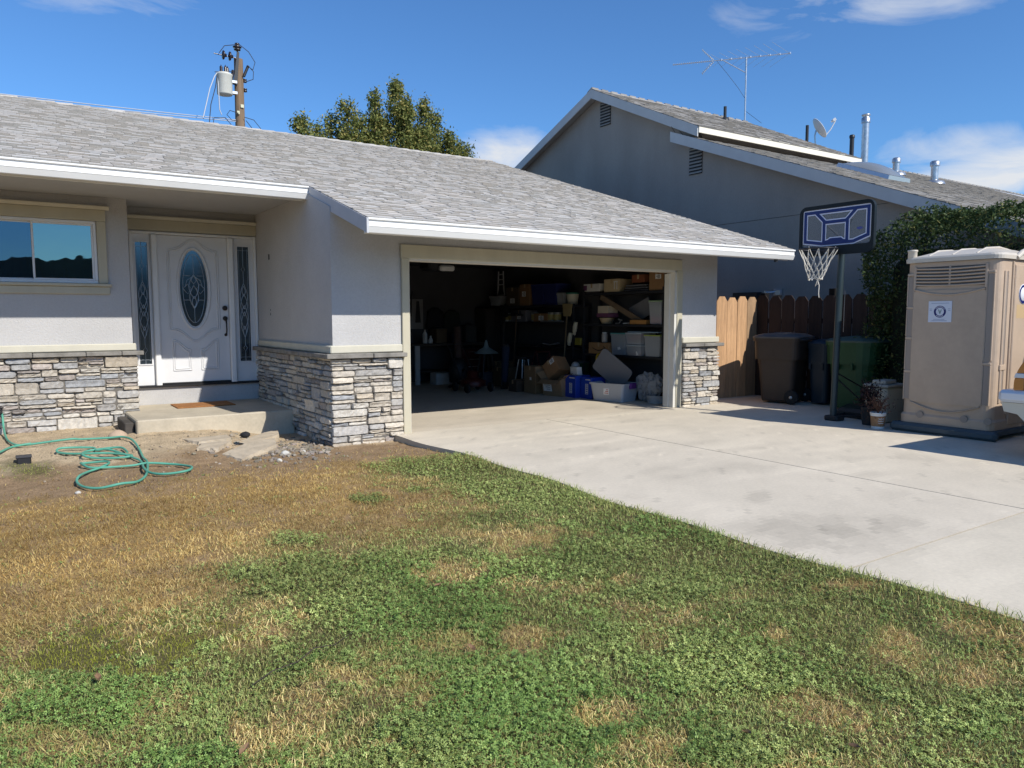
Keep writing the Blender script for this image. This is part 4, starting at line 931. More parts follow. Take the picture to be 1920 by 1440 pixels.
top_ = np.clip((P[:, 2]-2.7)/.4, 0, 1)[:, None]; c = c*(1+.5*top_*RNG.random((len(P), 1))); c = np.where(RNG.random((len(P), 1)) < .07, np.array([.19, .18, .06]), c)  # leaves lightened towards the top, sunlight painted into their colour
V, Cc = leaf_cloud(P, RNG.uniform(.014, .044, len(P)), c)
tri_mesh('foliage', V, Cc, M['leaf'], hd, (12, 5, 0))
t = MB()                                     # near-black core box added to block see-through, shade put into its colour
t.bbox(11.52, 12.95, 1.35, 6.62, -.1, 2.55, b=.25); t.build('dark_core', mat('hedge_inside', (.012, .016, .008), 1.), hd)

# ================================================================ TREE BEHIND THE HOUSE
def spire_tree(root, trunk_xy, spires, leafn, col0, col1, size, seed):
    rs = np.random.default_rng(seed); bk = MB(); Pall = []; base = Vector((trunk_xy[0], trunk_xy[1], -.1))
    bk.tube([base, base+Vector((.05, 0, 2.0)), base+Vector((.1, .1, 4.2))], [.30, .25, .2], 10)
    tot = sum((s[2]-s[4])*s[3] for s in spires)
    for (x, y_, z, rr, zb) in spires:
        top = Vector((x, y_, z)); mid = Vector((x*.6+base.x*.4, y_, zb-.4)); bk.tube([base+Vector((.1, .1, 4.0)), mid, Vector((x, y_, zb+.4)), top-Vector((0, 0, .25))], [.14, .09, .055, .012], 7)
        n = int(leafn*(z-zb)*rr/tot)
        # clumps round the leader, wider lower down
        nc = max(10, int((z-zb)*13)); t_ = rs.random(nc)**.8; ang = rs.uniform(0, 2*np.pi, nc); rad_ = rr*(.24+.85*(1-t_)**.6)*np.sqrt(rs.random(nc))
        cc = np.stack([x+np.cos(ang)*rad_, y_+np.sin(ang)*rad_, zb+(z-zb)*t_], -1); cs = .16+.16*(1-t_)*rs.uniform(.6, 1.3, nc)
        for p in cc[::3]: bk.tube([Vector((x, y_, p[2]-.25)), Vector(p)], [.02, .006], 4)
        k = rs.integers(0, nc, n); Pp = cc[k]+rs.normal(0, 1, (n, 3))*cs[k][:, None]*np.array([.72, .72, 1.0]); Pall.append(Pp)
    P = np.concatenate(Pall); return bk, P
tr = thing('tree', 'bushy olive green tree with upright spires rising behind the house roof', 'tree', (14, 30, 0))
sp = [(16.6, 29.8, 9.7, .5, 7.0), (17.4, 30, 9.2, .5, 6.9), (12.2, 30.6, 9.3, 1.0, 6.8), (13.7, 30.6, 9.9, 1.1, 6.9), (15.3, 30.6, 9.9, 1.0, 6.9), (16.6, 30.6, 9.1, .9, 6.8), (10.0, 29.6, 9.25, .55, 7.2), (10.75, 30.2, 9.1, .6, 7.1), (11.5, 30.4, 9.75, .6, 7.3), (12.0, 29.8, 10.25, .62, 7.2), (12.65, 30.2, 10.0, .6, 7.2), (13.25, 30, 10.85, .5, 7.3), (13.5, 30.2, 10.1, .7, 7.2), (14.25, 30, 11.35, .6, 7.4), (14.75, 30.2, 11.0, .6, 7.4), (14.45, 29.7, 10.3, .9, 7.2), (15.55, 30, 10.75, .55, 7.4), (16.15, 30.1, 10.3, .55, 7.2), (15.4, 29.6, 9.6, .9, 7.1), (16.9, 30, 9.5, .7, 7.0), (17.9, 30.2, 9.35, .5, 7.0), (13, 30.5, 9.0, 1.0, 6.6), (11.2, 30, 8.6, .9, 6.6), (16.9, 30.4, 8.5, .9, 6.6)]
bk, P = spire_tree(tr, (14, 30), [(a, b, c_, d_*.92, e_) for a, b, c_, d_, e_ in sp], 60000, None, None, None, 77)
bk.build('trunk', M['bark'], tr)
v = RNG.random(len(P))[:, None]; c = np.array([.085, .115, .028])*(1-v)+np.array([.27, .28, .085])*v; c = np.where(RNG.random((len(P), 1)) < .14, np.array([.38, .32, .10]), c)
V, Cc = leaf_cloud(P, RNG.uniform(.04, .10, len(P)), c, .2); tri_mesh('crown', V, Cc, M['leaf'], tr, (14, 30, 0))
bs = thing('bare_shrub', 'bare twiggy brown shrub at the right edge of the tree', 'shrub', (18.2, 30.5, 0))
t = MB(); rs = random.Random(9)
for k in range(34):
    a = rs.uniform(-1, 1); p = Vector((18.0, 30.4, 6.0)); pts = [p]
    for j in range(5): p = p+Vector((a*.16+rs.uniform(-.08, .08), rs.uniform(-.1, .1), rs.uniform(.35, .62))); pts.append(p)
    t.tube(pts, [.035, .028, .02, .014, .010, .006], 5)
    for j in (2, 3, 4):
        q = pts[j]; t.tube([q, q+Vector((rs.uniform(-.35, .35), rs.uniform(-.2, .2), rs.uniform(.15, .45)))], [.010, .004], 4)
t.tube([(18, 30.4, -.1), (18, 30.4, 6.1)], [.09, .06], 8); t.build('branches', mat('twig', (.16, .12, .10), .9), bs)

# ================================================================ UTILITY POLE
up = thing('utility_pole', 'wooden utility pole carrying a transformer behind the house', 'utility pole', (6.72, 26, 0))
PX, PY = 6.72, 26.0
t = MB(); t.tube([(PX, PY, -.1), (PX, PY, 5), (PX+.02, PY, 9.92)], [.20, .17, .14], 14); t.build('pole', M['polewood'], up)
gl = mat('porcelain_brown', (.03, .02, .018), .25, spec=.6); tank = mat('transformer_paint', (.58, .57, .50), .5, var=(4, .08))
tx, ty = 6.21, 25.72
t = MB(); t.lathe([(.01, 8.62), (.225, 8.64), (.238, 8.67), (.238, 9.22), (.252, 9.24), (.252, 9.28), (.19, 9.32), (.01, 9.34)], 28, (tx, ty, 0)); tk = t.build('transformer', tank, up)
for a in (8.74, 9.08): t = MB(); t.box(tx+.2, PX-.1, ty+.05, PY-.05, a, a+.08); t.build('bracket', M['alu'], tk)
for dx, dy, h in ((-.10, -.05, .20), (.05, .02, .24), (.13, .10, .24)):
    t = MB()
    pr = [(.02, 0)]
    for k in range(5): pr += [(.055, .02+k*h/5.5), (.035, .035+k*h/5.5)]
    t.lathe(pr+[(.02, h), (.005, h+.04)], 14, (tx+dx, ty+dy, 9.31)); t.build('bushing', gl, tk)
t = MB(); t.prism([(PX-.20, PY-.16, 9.95-.9), (PX-.08, PY-.16, 9.95-.9), (PX+.02, PY-.16, 10.1), (PX-.05, PY-.16, 10.1)], (0, .05, 0)); t.build('bracket_plate', M['dark_metal'], up)
t = MB(); t.lathe([(.02, 10.08), (.03, 10.15), (.10, 10.16), (.11, 10.19), (.05, 10.22), (.13, 10.24), (.14, 10.27), (.05, 10.31), (.08, 10.33), (.07, 10.38), (.01, 10.39)], 16, (PX-.03, PY-.1, 0)); t.build('pin_insulator', gl, up)
t = MB()
for k, x in enumerate((6.24, 6.44)): t.lathe([(.02, -.05), (.05, -.04), (.13, -.02), (.145, .0), (.13, .03), (.06, .035), (.05, .10), (.02, .11)], 16, (x, PY-.12, 9.93), axis='x')
t.tube([(5.95, PY-.12, 9.93), (6.66, PY-.12, 9.90)], .016, 6); t.build('dead_end_insulator', gl, up)
t = MB(); t.tube([(PX+.14, PY-.14, 9.36), (PX+.29, PY-.14, 9.72)], .045, 10); t.build('lightning_arrester', M['black'], up)
t = MB(); t.tube([(PX-.25, PY-.13, 9.15), (PX-.19, PY-.13, 9.5)], .05, 10); t.build('fuse_cutout', gl, up)
for z in (8.95, 9.25):
    t = MB(); t.lathe([(.03, -.06), (.065, -.05), (.065, -.02), (.04, 0), (.065, .02), (.065, .05), (.03, .06)], 12, (PX+.19, PY-.05, z)); t.build('spool_insulator', gl, up)
tgm = mat('yellow_tag', (.6, .58, .4), .6)
for a, b, z in ((PX, PX+.10, 8.35), (PX-.12, PX-.04, 8.13)): t = MB(); t.box(a, b, PY-.185, PY-.165, z, z+.1); t.build('tag_plate', tgm, up)
t = MB(); t.prism([(PX-.32, PY-.1, 7.55), (PX-.02, PY-.1, 7.55), (PX+.0, PY-.1, 7.95)], (0, .05, 0)); t.build('brace', M['dark_metal'], up)
wl = mat('wire_pale', (.45, .47, .5), .5); wb = mat('wire_dark', (.03, .03, .035), .6)
t = MB()
t.tube([(6.0, 25.7, 9.3), (5.86, 25.5, 9.1), (5.62, 25.1, 8.6), (5.28, 24.6, 7.55)], .016, 6); t.tube([(6.0, 25.7, 9.3), (5.99, 25.6, 8.9), (5.98, 25.5, 8.1), (6.04, 25.5, 7.95)], .016, 6)
t.build('service_drop', wl, up)
t = MB(); t.tube([(6.0, 25.7, 9.3), (5.9, 25.6, 8.8), (5.7, 25.4, 8.2), (5.58, 25.2, 7.5)], .013, 6)
def loop(pts): t.tube(pts, .012, 5)
loop([(PX, PY-.15, 10.36), (PX+.3, PY-.2, 10.15), (PX+.5, PY-.2, 9.85), (PX+.42, PY-.2, 9.6), (PX+.25, PY-.2, 9.7)])
loop([(PX+.29, PY-.15, 9.72), (PX+.44, PY-.2, 9.55), (PX+.42, PY-.2, 9.3), (PX+.2, PY-.15, 9.2)]); loop([(PX-.1, PY-.2, 10.3), (PX-.45, PY-.2, 10.2), (PX-.62, PY-.2, 9.95)]); loop([(PX-.2, PY-.2, 9.45), (PX-.55, PY-.2, 9.38), (PX-.8, PY-.3, 9.3)])
loop([(PX-.08, PY-.2, 8.15), (PX-.35, PY-.2, 8.2), (PX-.45, PY-.2, 8.05), (PX-.3, PY-.2, 7.9), (PX-.1, PY-.2, 7.9)]); loop([(PX+.1, PY-.2, 8.05), (PX+.4, PY-.2, 8.0), (PX+.62, PY-.2, 7.75), (PX+.4, PY-.2, 7.55), (PX+.1, PY-.2, 7.55)]); loop([(PX+.15, PY-.2, 7.95), (PX+.4, PY-.2, 7.65), (PX+.7, PY-.2, 7.55), (PX+1.0, PY-.2, 7.2)])
loop([(PX-.9, PY-.2, 7.6), (PX-.85, PY-.2, 7.9), (PX-.5, PY-.2, 7.95), (PX-.28, PY-.2, 7.7), (PX-.3, PY-.2, 7.45)])
t.build('jumper_wire', wb, up)
t = MB()
for z0, z1, x1 in ((7.95, 7.7, -18), (7.9, 7.45, -18)):
    A_ = Vector((PX-.15, PY-.1, z0)); B_ = Vector((x1, 27, z1+.4))
    t.tube([A_.lerp(B_, s)-Vector((0, 0, .8*s*(1-s))) for s in np.linspace(0, 1, 14)], .014, 5)
t.build('span_wire', wl, up)
# ================================================================ WHEELED BINS
def wheelie_bin(label, loc, rotz, w_, dpt, h, m_body, m_lid, round_=.08, band=.66):
    root = thing('wheeled_bin', label, 'bin', loc, 'wheeled bins by the fence', rotz)
    def ring(k, z, hx, hy, r_):
        out = []
        for cx, cy, a0 in ((hx-r_, hy-r_, 0), (-hx+r_, hy-r_, 90), (-hx+r_, -hy+r_, 180), (hx-r_, -hy+r_, 270)):
            for j in range(5): a = rad(a0+90*j/4); out.append((cx+r_*math.cos(a), cy+r_*math.sin(a), z))
        return out
    t = MB(); hx, hy = w_/2, dpt/2
    secs = [(.03, .70, .70), (.06, .72, .74), (h*band-.012, .86, .88), (h*band-.012, .97, .97), (h*band+.05, .98, .98), (h-.10, 1.0, 1.0), (h-.10, 1.045, 1.045), (h-.045, 1.05, 1.05)]
    vs_ = []; n = 20
    for z, a, b in secs: vs_ += ring(0, z, hx*a, hy*b, round_*min(a, b)*1.3)
    fs = [(i*n+j, i*n+(j+1) % n, (i+1)*n+(j+1) % n, (i+1)*n+j) for i in range(len(secs)-1) for j in range(n)]+[list(range(n))[::-1], [(len(secs)-1)*n+j for j in range(n)]]
    t.add(vs_, fs)
    for s_ in (-1, 1): t.bbox(-hx*1.02, -hx*.9, s_*.12-.02, s_*.12+.02, h*band-.10, h*band+.02, b=.006)
    t.build('body', m_body, root, local=True)
    t = MB(); vs_ = []; secs = [(h-.044, 1.07), (h-.018, 1.08), (h+.005, .97), (h+.035, .72), (h+.048, .35)]
    for z, a in secs: vs_ += ring(0, z, hx*a, hy*a, round_*a*1.4)
    t.add(vs_, [(i*n+j, i*n+(j+1) % n, (i+1)*n+(j+1) % n, (i+1)*n+j) for i in range(len(secs)-1) for j in range(n)]+[list(range(n))[::-1], [(len(secs)-1)*n+j for j in range(n)]], smooth=False)
    t.bbox(-hx*.35, hx*.25, -.10, .10, h+.036, h+.056, b=.008)
    t.build('lid', m_lid, root, local=True)
    t = MB(); t.tube([(hx*.9, -hy*.8, h-.07), (hx+.10, -hy*.8, h-.055), (hx+.10, hy*.8, h-.055), (hx*.9, hy*.8, h-.07)], .016, 8); t.build('handle', M['black'], root, local=True)
    for s_ in (-1, 1):
        wh = MB(); wh.lathe([(.05, -.03), (.112, -.03), (.125, -.018), (.125, .018), (.112, .03), (.05, .03)], 24, (hx*.72, s_*(hy*.78+.03), .125), axis='y'); wo = wh.build('wheel', M['rubber'], root, local=True)
        hb = MB(); hb.lathe([(.002, -.036), (.028, -.036), (.03, -.02), (.03, .02), (.028, .036), (.002, .036)], 14, (hx*.72, s_*(hy*.78+.03), .125), axis='y'); hb.build('hub', M['galv'], wo, local=True)
    return root
bb = mat('bin_brown', (.055, .036, .026), .5, var=(5, .15)); bl_ = mat('bin_lid_grey', (.085, .08, .08), .5, var=(5, .1)); bgn = mat('bin_green', (.016, .064, .024), .5, var=(5, .12)); bgl = mat('bin_lid_green', (.06, .095, .075), .5, var=(5, .1)); bbl = mat('bin_blue', (.012, .022, .034), .5, var=(5, .1))
wheelie_bin('brown wheeled bin with grey lid nearest the sunlit fence', (11.50, 8.42, 0), rad(-75), .80, .78, 1.19, bb, bl_)
wheelie_bin('dark blue wheeled bin between the brown and green bins', (11.80, 7.80, 0), rad(0), .5, .42, 1.08, bbl, bbl)
wheelie_bin('large green wheeled bin standing behind the basketball pole', (11.60, 7.06, 0), rad(0), .74, .90, 1.15, bgn, bgl, round_=.2)

# ================================================================ BASKETBALL HOOP
bh = thing('basketball_hoop', 'portable basketball hoop with blue lined clear backboard and white net', 'basketball hoop', (10.15, 6.5, 0))
BX = 9.95; by0, by1, bz0, bz1 = 5.88, 7.05, 2.41, 3.135
pm = mat('pole_paint', (.028, .045, .05), .4, metallic=.2, spec=.5)
t = MB(); t.tube([(10.06, 6.48, .06), (10.08, 6.46, 1.9), (10.10, 6.46, 2.40), (10.13, 6.46, 2.62)], .047, 16); t.build('pole', pm, bh)
t = MB(); t.tube([(10.12, 6.46, 2.58), (BX+.05, 6.47, 2.62)], .022, 8); t.tube([(10.12, 6.46, 2.62), (BX+.04, 6.25, 2.9)], .014, 8); t.tube([(10.12, 6.46, 2.62), (BX+.04, 6.7, 2.9)], .014, 8); t.tube([(10.10, 6.46, 2.42), (BX+.04, 6.47, 2.5)], .014, 8); t.build('bracket', M['dark_metal'], bh)
lab = MB(); lab.add([(10.145, 6.425+.0, 1.30), (10.128, 6.405, 1.30), (10.137, 6.405, 1.9), (10.15, 6.425, 1.9)], [(0, 1, 2, 3)]); lab.build('pole_label', mat('faded_label', (.35, .36, .38), .6), bh)
acr = mat('acrylic', (.20, .215, .23), .25, alpha=.40, spec=.25)
def rrect(y0, y1, z0, z1, r_, n=6):
    out = []
    for cy, cz, a0 in ((y1-r_, z1-r_, 0), (y0+r_, z1-r_, 90), (y0+r_, z0+r_, 180), (y1-r_, z0+r_, 270)):
        for j in range(n+1): a = rad(a0+90*j/n); out.append((cy+r_*math.cos(a), cz+r_*math.sin(a)))
    return out
t = MB(); oo = rrect(by0, by1, bz0, bz1, .11); ii = rrect(by0+.045, by1-.045, bz0+.13, bz1-.05, .05); n = len(oo)
vs_ = [(BX-.03, y_, z) for y_, z in oo]+[(BX-.03, y_, z) for y_, z in ii]+[(BX+.025, y_, z) for y_, z in oo]+[(BX+.025, y_, z) for y_, z in ii]
t.add(vs_, [f for j in range(n) for k in [(j+1) % n] for f in ((j, k, n+k, n+j), (2*n+j, 3*n+j, 3*n+k, 2*n+k), (j, 2*n+j, 2*n+k, k), (n+j, n+k, 3*n+k, 3*n+j))])
bd_ = t.build('backboard', mat('board_frame', (.010, .016, .02), .55, spec=.2), bh)
t = MB(); t.prism([(BX-.008, y_, z) for y_, z in rrect(by0+.044, by1-.044, bz0+.128, bz1-.048, .05)], (.006, 0, 0)); t.build('clear_panel', acr, bd_)
blue = mat('board_blue', (.004, .024, .14), .4); wl_ = mat('board_white', (.66, .68, .80), .5)
fy0, fy1, fz0, fz1 = by0+.092, by1-.092, bz0+.172, bz1-.096
def U(u, v): return (fy1-(fy1-fy0)*u, fz0+(fz1-fz0)*v)          # u from the far (left in view) edge
def band(mb, pts, w_, x, closed=False):
    """flat ribbon of width w_ along points in the board plane"""
    P_ = [Vector((0, *U(*p))) for p in pts]; N = len(P_)
    L_, R_ = [], []
    for i in range(N):
        if closed: d1 = (P_[i]-P_[i-1]).normalized(); d2 = (P_[(i+1) % N]-P_[i]).normalized()
        else: d1 = (P_[i]-P_[max(i-1, 0)]); d2 = (P_[min(i+1, N-1)]-P_[i]); d1 = d1 if d1.length else d2; d2 = d2 if d2.length else d1; d1.normalize(); d2.normalize()
        t_ = (d1+d2).normalized(); nn = Vector((0, -t_.z, t_.y)); k = w_/2/max(.5, t_.dot(d1))
        L_.append(P_[i]+nn*k); R_.append(P_[i]-nn*k)
    for i in range(N if closed else N-1):
        j = (i+1) % N; mb.add([(x, L_[i].y, L_[i].z), (x, L_[j].y, L_[j].z), (x, R_[j].y, R_[j].z), (x, R_[i].y, R_[i].z)], [(0, 1, 2, 3)])
lines = [([(.0, .10), (.0, 1), (1, 1), (1, .16), (.78, -.0), (.28, .0)], True), ([(.17, 1.0), (.31, .70), (.31, .02)], False), ([(.82, 1.0), (.68, .70), (.68, .02)], False), ([(.31, .66), (.68, .66)], False), ([(.31, .02), (.39, .06), (.42, .10), (.58, .10), (.62, .04), (.68, .02)], False)]
wb_ = MB(); bb_ = MB()
for k, (p, cl) in enumerate(lines): band(wb_, p, .076, BX-.0115-.0004*k, cl); band(bb_, p, .046, BX-.0145-.0004*k, cl)
wb_.build('white_outline', wl_, bd_); bb_.build('blue_lines', blue, bd_)
t = MB(); yc, zc = U(.87, .38); t.add([(BX-.0112, yc+.045*math.cos(a), zc+.018*math.sin(a)) for a in np.linspace(0, 2*math.pi, 20)[:-1]], [list(range(19))]); t.build('board_badge', mat('badge_blue', (.07, .08, .28), .4), bd_)
rc = Vector((BX-.36, 6.50, 2.475)); rr = .255
t = MB(); t.tube([rc+Vector((rr*math.cos(a), rr*math.sin(a), 0)) for a in np.linspace(0, 2*math.pi, 33)[:-1]], .011, 8, closed=True); t.box(BX-.12, BX-.032, 6.42, 6.58, 2.44, 2.50); t.build('rim', mat('rim_paint', (.02, .02, .025), .4), bh)
t = MB(); rn2 = random.Random(3)
def nr(v): return rr*(1-.62*v**.8)
K = 12; levels = [(0, 0), (.42, .16), (.62, .25), (.80, .32), (1.0, .40)]
sw = Vector((.015, .02, 0))
def npnt(i, lv):
    v, d_ = levels[lv]; a = 2*math.pi*(i+.5*(lv % 2))/K+.1; return rc+Vector((nr(v)*math.cos(a), nr(v)*math.sin(a), -d_+.018*math.sin(i*2.3+lv)))+sw*v*3
for lv in range(len(levels)-1):
    for i in range(K):
        a = npnt(i, lv)
        for s_ in (0, -1) if lv % 2 == 0 else (0, 1):
            b = npnt(i+s_, lv+1); m = (a+b)/2+Vector((0, 0, -.008)); t.tube([a, m, b], .0052, 5)
for i in range(K):
    a = npnt(i, 4); b = npnt(i+1, 4); t.tube([a, (a+b)/2-Vector((0, 0, .015)), b], .007, 5); 
    if i % 3 == 0: t.tube([a+Vector((0, 0, .02)), a-Vector((0, 0, .02))], .014, 6)
e = rc+Vector((.02, .01, -.42)); t.tube([e, e+Vector((.02, 0, -.06)), e+Vector((-.015, .02, -.10)), e+Vector((-.02, -.01, -.02))], .006, 5); t.tube([e, e+Vector((.0, -.03, -.09)), e+Vector((.0, -.025, -.20)), e+Vector((.005, -.03, -.26))], .006, 5)
t.build('net', mat('net_cord', (.66, .63, .56), .9), bh)
t = MB(); t.bbox(9.98, 10.17, 6.36, 6.58, .0, .075, b=.015); t.tube([(10.12, 6.42, .06), (11.05, 5.92, .05)], .02, 8); t.tube([(10.12, 6.52, .06), (11.3, 6.7, .05)], .02, 8); t.build('foot', M['black'], bh)
t = MB(); ring_ = [(10.45, 6.05, 0), (11.15, 5.7, 0), (11.5, 6.0, 0), (11.45, 6.75, 0), (11.1, 6.95, 0), (10.5, 6.72, 0)]; cxy = (10.98, 6.36)
def inset(k, z): return [(cxy[0]+(x-cxy[0])*k, cxy[1]+(y_-cxy[1])*k, z) for x, y_, _ in ring_]
vs_ = inset(1, .0)+inset(1, .09)+inset(.9, .14)+inset(.5, .15); fs = [(k*6+i, k*6+(i+1) % 6, (k+1)*6+(i+1) % 6, (k+1)*6+i) for k in range(3) for i in range(6)]+[list(range(18, 24))]
t.add(vs_, fs); t.build('base_tank', mat('tank_black', (.015, .02, .022), .45), bh)
t = MB(); t.tube([(10.085, 6.46, .62), (10.75, 6.32, .14)], .012, 8); t.tube([(10.085, 6.46, .70), (11.0, 6.55, .40), (11.2, 6.6, .15)], .012, 8); t.build('brace', M['dark_metal'], bh)

# ================================================================ PORTABLE TOILET
pt = thing('portable_toilet', 'tan plastic portable toilet on a dark skid beside the hedge', 'portable toilet', (10.6, 4.85, 0))
ptm = mat('toilet_plastic', (.475, .365, .27), .5, var=(2.2, .08), bump=(30, .1, .004), fine=(14, .04)); ptd = mat('toilet_recess', (.30, .25, .21), .55); ptr = mat('toilet_roof', (.58, .53, .45), .4, var=(4, .06))
x0, x1, y0, y1, zb, zt_ = 9.97, 11.17, 4.30, 5.43, .12, 2.22
t = MB()
def rr2(x0, x1, y0, y1, r_, z, n=5):
    out = []
    for cx, cy, a0 in ((x1-r_, y1-r_, 0), (x0+r_, y1-r_, 90), (x0+r_, y0+r_, 180), (x1-r_, y0+r_, 270)):
        for j in range(n+1): a = rad(a0+90*j/n); out.append((cx+r_*math.cos(a), cy+r_*math.sin(a), z))
    return out
secs = [rr2(x0-.02, x1+.02, y0-.02, y1+.02, .10, zb), rr2(x0-.02, x1+.02, y0-.02, y1+.02, .10, zb+.10), rr2(x0, x1, y0, y1, .10, zb+.13), rr2(x0, x1, y0, y1, .10, zt_)]
n = len(secs[0]); t.add([p for s_ in secs for p in s_], [(i*n+j, i*n+(j+1) % n, (i+1)*n+(j+1) % n, (i+1)*n+j) for i in range(3) for j in range(n)])
# raised side panel and frame on the visible side (facing -x)
def side_panel(xf):
    sgn = -1
    t.prism([(xf, y_, z) for y_, z in rrect(y0+.13, y1-.12, .40, 1.86, .04)], (-.014, 0, 0))
    arc = [(xf-.016, y0+.14+(y1-y0-.27)*s, .40-.10*math.sin(math.pi*s)) for s in np.linspace(0, 1, 17)]
    t.tube(arc, .010, 6)
    arc2 = [(xf-.016, y0+.14+(y1-y0-.27)*s, 1.87-.07*math.sin(math.pi*s)) for s in np.linspace(0, 1, 13)]; t.tube(arc2, .012, 6)
side_panel(x0)
for yv in (y0+.085, y1-.075):
    for za, zb_ in ((.42, .78), (.82, 1.22), (1.26, 1.62), (1.66, 2.05)) if yv > 5 else ((.42, .92), (.98, 2.05)):
        t.bbox(x0-.012, x0+.01, yv-.050, yv-.034, za, zb_, b=.004); t.bbox(x0-.012, x0+.01, yv+.034, yv+.050, za, zb_, b=.004)
        t.bbox(x0-.014, x0+.01, yv-.05, yv+.05, zb_+.002, zb_+.036, b=.006)
# front side posts (facing -y)
t.bbox(x0+.13, x0+.165, y0-.016, y0+.01, .45, 2.08, b=.006); t.bbox(x0+.225, x0+.25, y0-.012, y0+.01, .45, 2.08, b=.005); t.bbox(x0+.11, x0+.26, y0-.02, y0+.01, .86, .93, b=.006); t.bbox(x0+.33, x0+.36, y0-.02, y0+.01, .3, 2.2, b=.006)
t.build('cabin', ptm, pt)
t = MB()
t.box(x0+.167, x0+.223, y0-.004, y0-.001, .46, 2.07); t.build('panel_groove', ptd, pt)
for yv in (y0+.085, y1-.075): t = MB(); t.box(x0-.0045, x0-.001, yv-.032, yv+.032, .43, 2.04); t.build('panel_groove', ptd, pt)
t = MB(); t.bbox(x0+.375, x1-.08, y0-.028, y0+.002, .16, 2.16, b=.01); dd = t.build('door', ptm, pt)
t = MB(); t.bbox(x1-.3, x1-.2, y0-.05, y0-.026, 1.0, 1.2, b=.008); t.build('latch', M['black'], dd)
# louvred vent
t = MB(); ya, yb = y0+.15, y1-.14
for i in range(6):
    z = 1.93+i*.042
    pts_t = [(x0-.008-.0, ya+(yb-ya)*s, z+.012*math.sin(math.pi*s)*-1) for s in np.linspace(0, 1, 11)]
    t.tube(pts_t, .0125, 6)
t.bbox(x0-.02, x0+.0, ya-.03, ya, 1.88, 2.17, b=.004); t.bbox(x0-.02, x0+.0, yb, yb+.03, 1.88, 2.17, b=.004); t.bbox(x0-.012, x0+.0, (ya+yb)/2-.012, (ya+yb)/2+.012, 1.90, 2.16, b=.004)
lv = t.build('vent_louvre', ptm, pt)
t = MB(); t.box(x0-.003, x0-.001, ya, yb, 1.91, 2.16); t.build('vent_opening', mat('vent_dark', (.10, .085, .075), .8), lv)
# domed roof
t = MB(); secs = [rr2(x0-.035, x1+.035, y0-.035, y1+.035, .12, zt_+.002), rr2(x0-.04, x1+.04, y0-.04, y1+.04, .12, zt_+.05), rr2(x0-.02, x1+.02, y0-.02, y1+.02, .12, zt_+.075), rr2(x0+.06, x1-.06, y0+.05, y1-.05, .14, zt_+.095), rr2(x0+.22, x1-.2, y0+.2, y1-.2, .16, zt_+.15), rr2(x0+.42, x1-.42, y0+.4, y1-.4, .15, zt_+.17)]
t.add([p for s_ in secs for p in s_], [(i*n+j, i*n+(j+1) % n, (i+1)*n+(j+1) % n, (i+1)*n+j) for i in range(5) for j in range(n)]+[[5*n+j for j in range(n)]], smooth=False)
for k in range(3):
    yv = y0+.28+k*.29; t.tube([(x0+.03, yv, zt_+.085), (x0+.26, yv, zt_+.155), ((x0+x1)/2, yv, zt_+.178), (x1-.26, yv, zt_+.155)], [.01, .016, .018, .012], 6)
# arched brow over the door
t.tube([(x0+.36, y0-.03, zt_+.02), (x0+.46, y0-.05, zt_+.09), (x0+.6, y0-.06, zt_+.13), (x0+.78, y0-.06, zt_+.14), (x1-.25, y0-.05, zt_+.10), (x1-.1, y0-.03, zt_+.03)], .035, 8)
t.build('roof', ptr, pt, bevel=.006)
t = MB(); t.lathe([(.055, zt_+.0), (.055, zt_+.15), (.062, zt_+.155), (.062, zt_+.175), (.002, zt_+.18)], 18, (x0+.02, y1-.06, 0)); t.build('vent_pipe', ptr, pt)
sk_ = mat('skid_plastic', (.07, .095, .11), .6, var=(3, .2))
t = MB(); t.bbox(x0-.10, x0+.02, y0-.10, y1+.10, .0, .118, b=.035); t.bbox(x1-.02, x1+.10, y0-.10, y1+.10, .0, .118, b=.035); t.bbox(x0+.03, x1-.03, y0-.06, y1+.06, .05, .116, b=.01); t.build('skid', sk_, pt)
for yv in (y0+.28, y1-.30, y0+.0):
    t = MB(); t.lathe([(.045, -.010), (.045, .0), (.03, .003), (.028, -.004), (.002, -.004)], 18, (x0-.016, yv+.03, .235), axis='x'); t.build('drain_cup', ptd, pt)
sg = MB(); sx = x0-.017; cy, cz = 4.965, 1.585; sg.box(sx-.003, sx, cy-.145, cy+.145, cz-.135, cz+.135); sign = sg.build('sign', mat('sign_white', (.62, .65, .72), .4), pt)
def ring_mark(x, cy, cz, r0, r1, a0=0, a1=2*math.pi, nn=40):
    m_ = MB(); A_ = np.linspace(a0, a1, nn)
    for a, b in zip(A_[:-1], A_[1:]): m_.add([(x, cy+r0*math.cos(a), cz+r0*math.sin(a)), (x, cy+r1*math.cos(a), cz+r1*math.sin(a)), (x, cy+r1*math.cos(b), cz+r1*math.sin(b)), (x, cy+r0*math.cos(b), cz+r0*math.sin(b))], [(0, 1, 2, 3)])
    return m_
navy = mat('sign_navy', (.012, .018, .13), .4); gr_ = mat('sign_green_grey', (.22, .30, .29), .5); gl_ = mat('sign_grey_print', (.30, .34, .45), .5)
m_ = ring_mark(sx-.0036, cy, cz, .050, .076); m_.build('ring_emblem', navy, sign)
m_ = MB()
for a0, a1, k in ((rad(35), rad(145), 9), (rad(235), rad(305), 6)):
    for q in np.linspace(a0, a1, k):
        a = q; b = q+(a1-a0)/k*.55; m2 = ring_mark(sx-.0042, cy, cz, .056, .069, a-.02, b-.02, 3); m_.v, m_.f, m_.c, m_.m, m_.sm, = m_.v, m_.f, m_.c, m_.m, m_.sm; m_.add(m2.v, m2.f)
m_.build('emblem_lettering', mat('sign_letter_white', (.7, .72, .78), .5), sign)
m_ = MB()
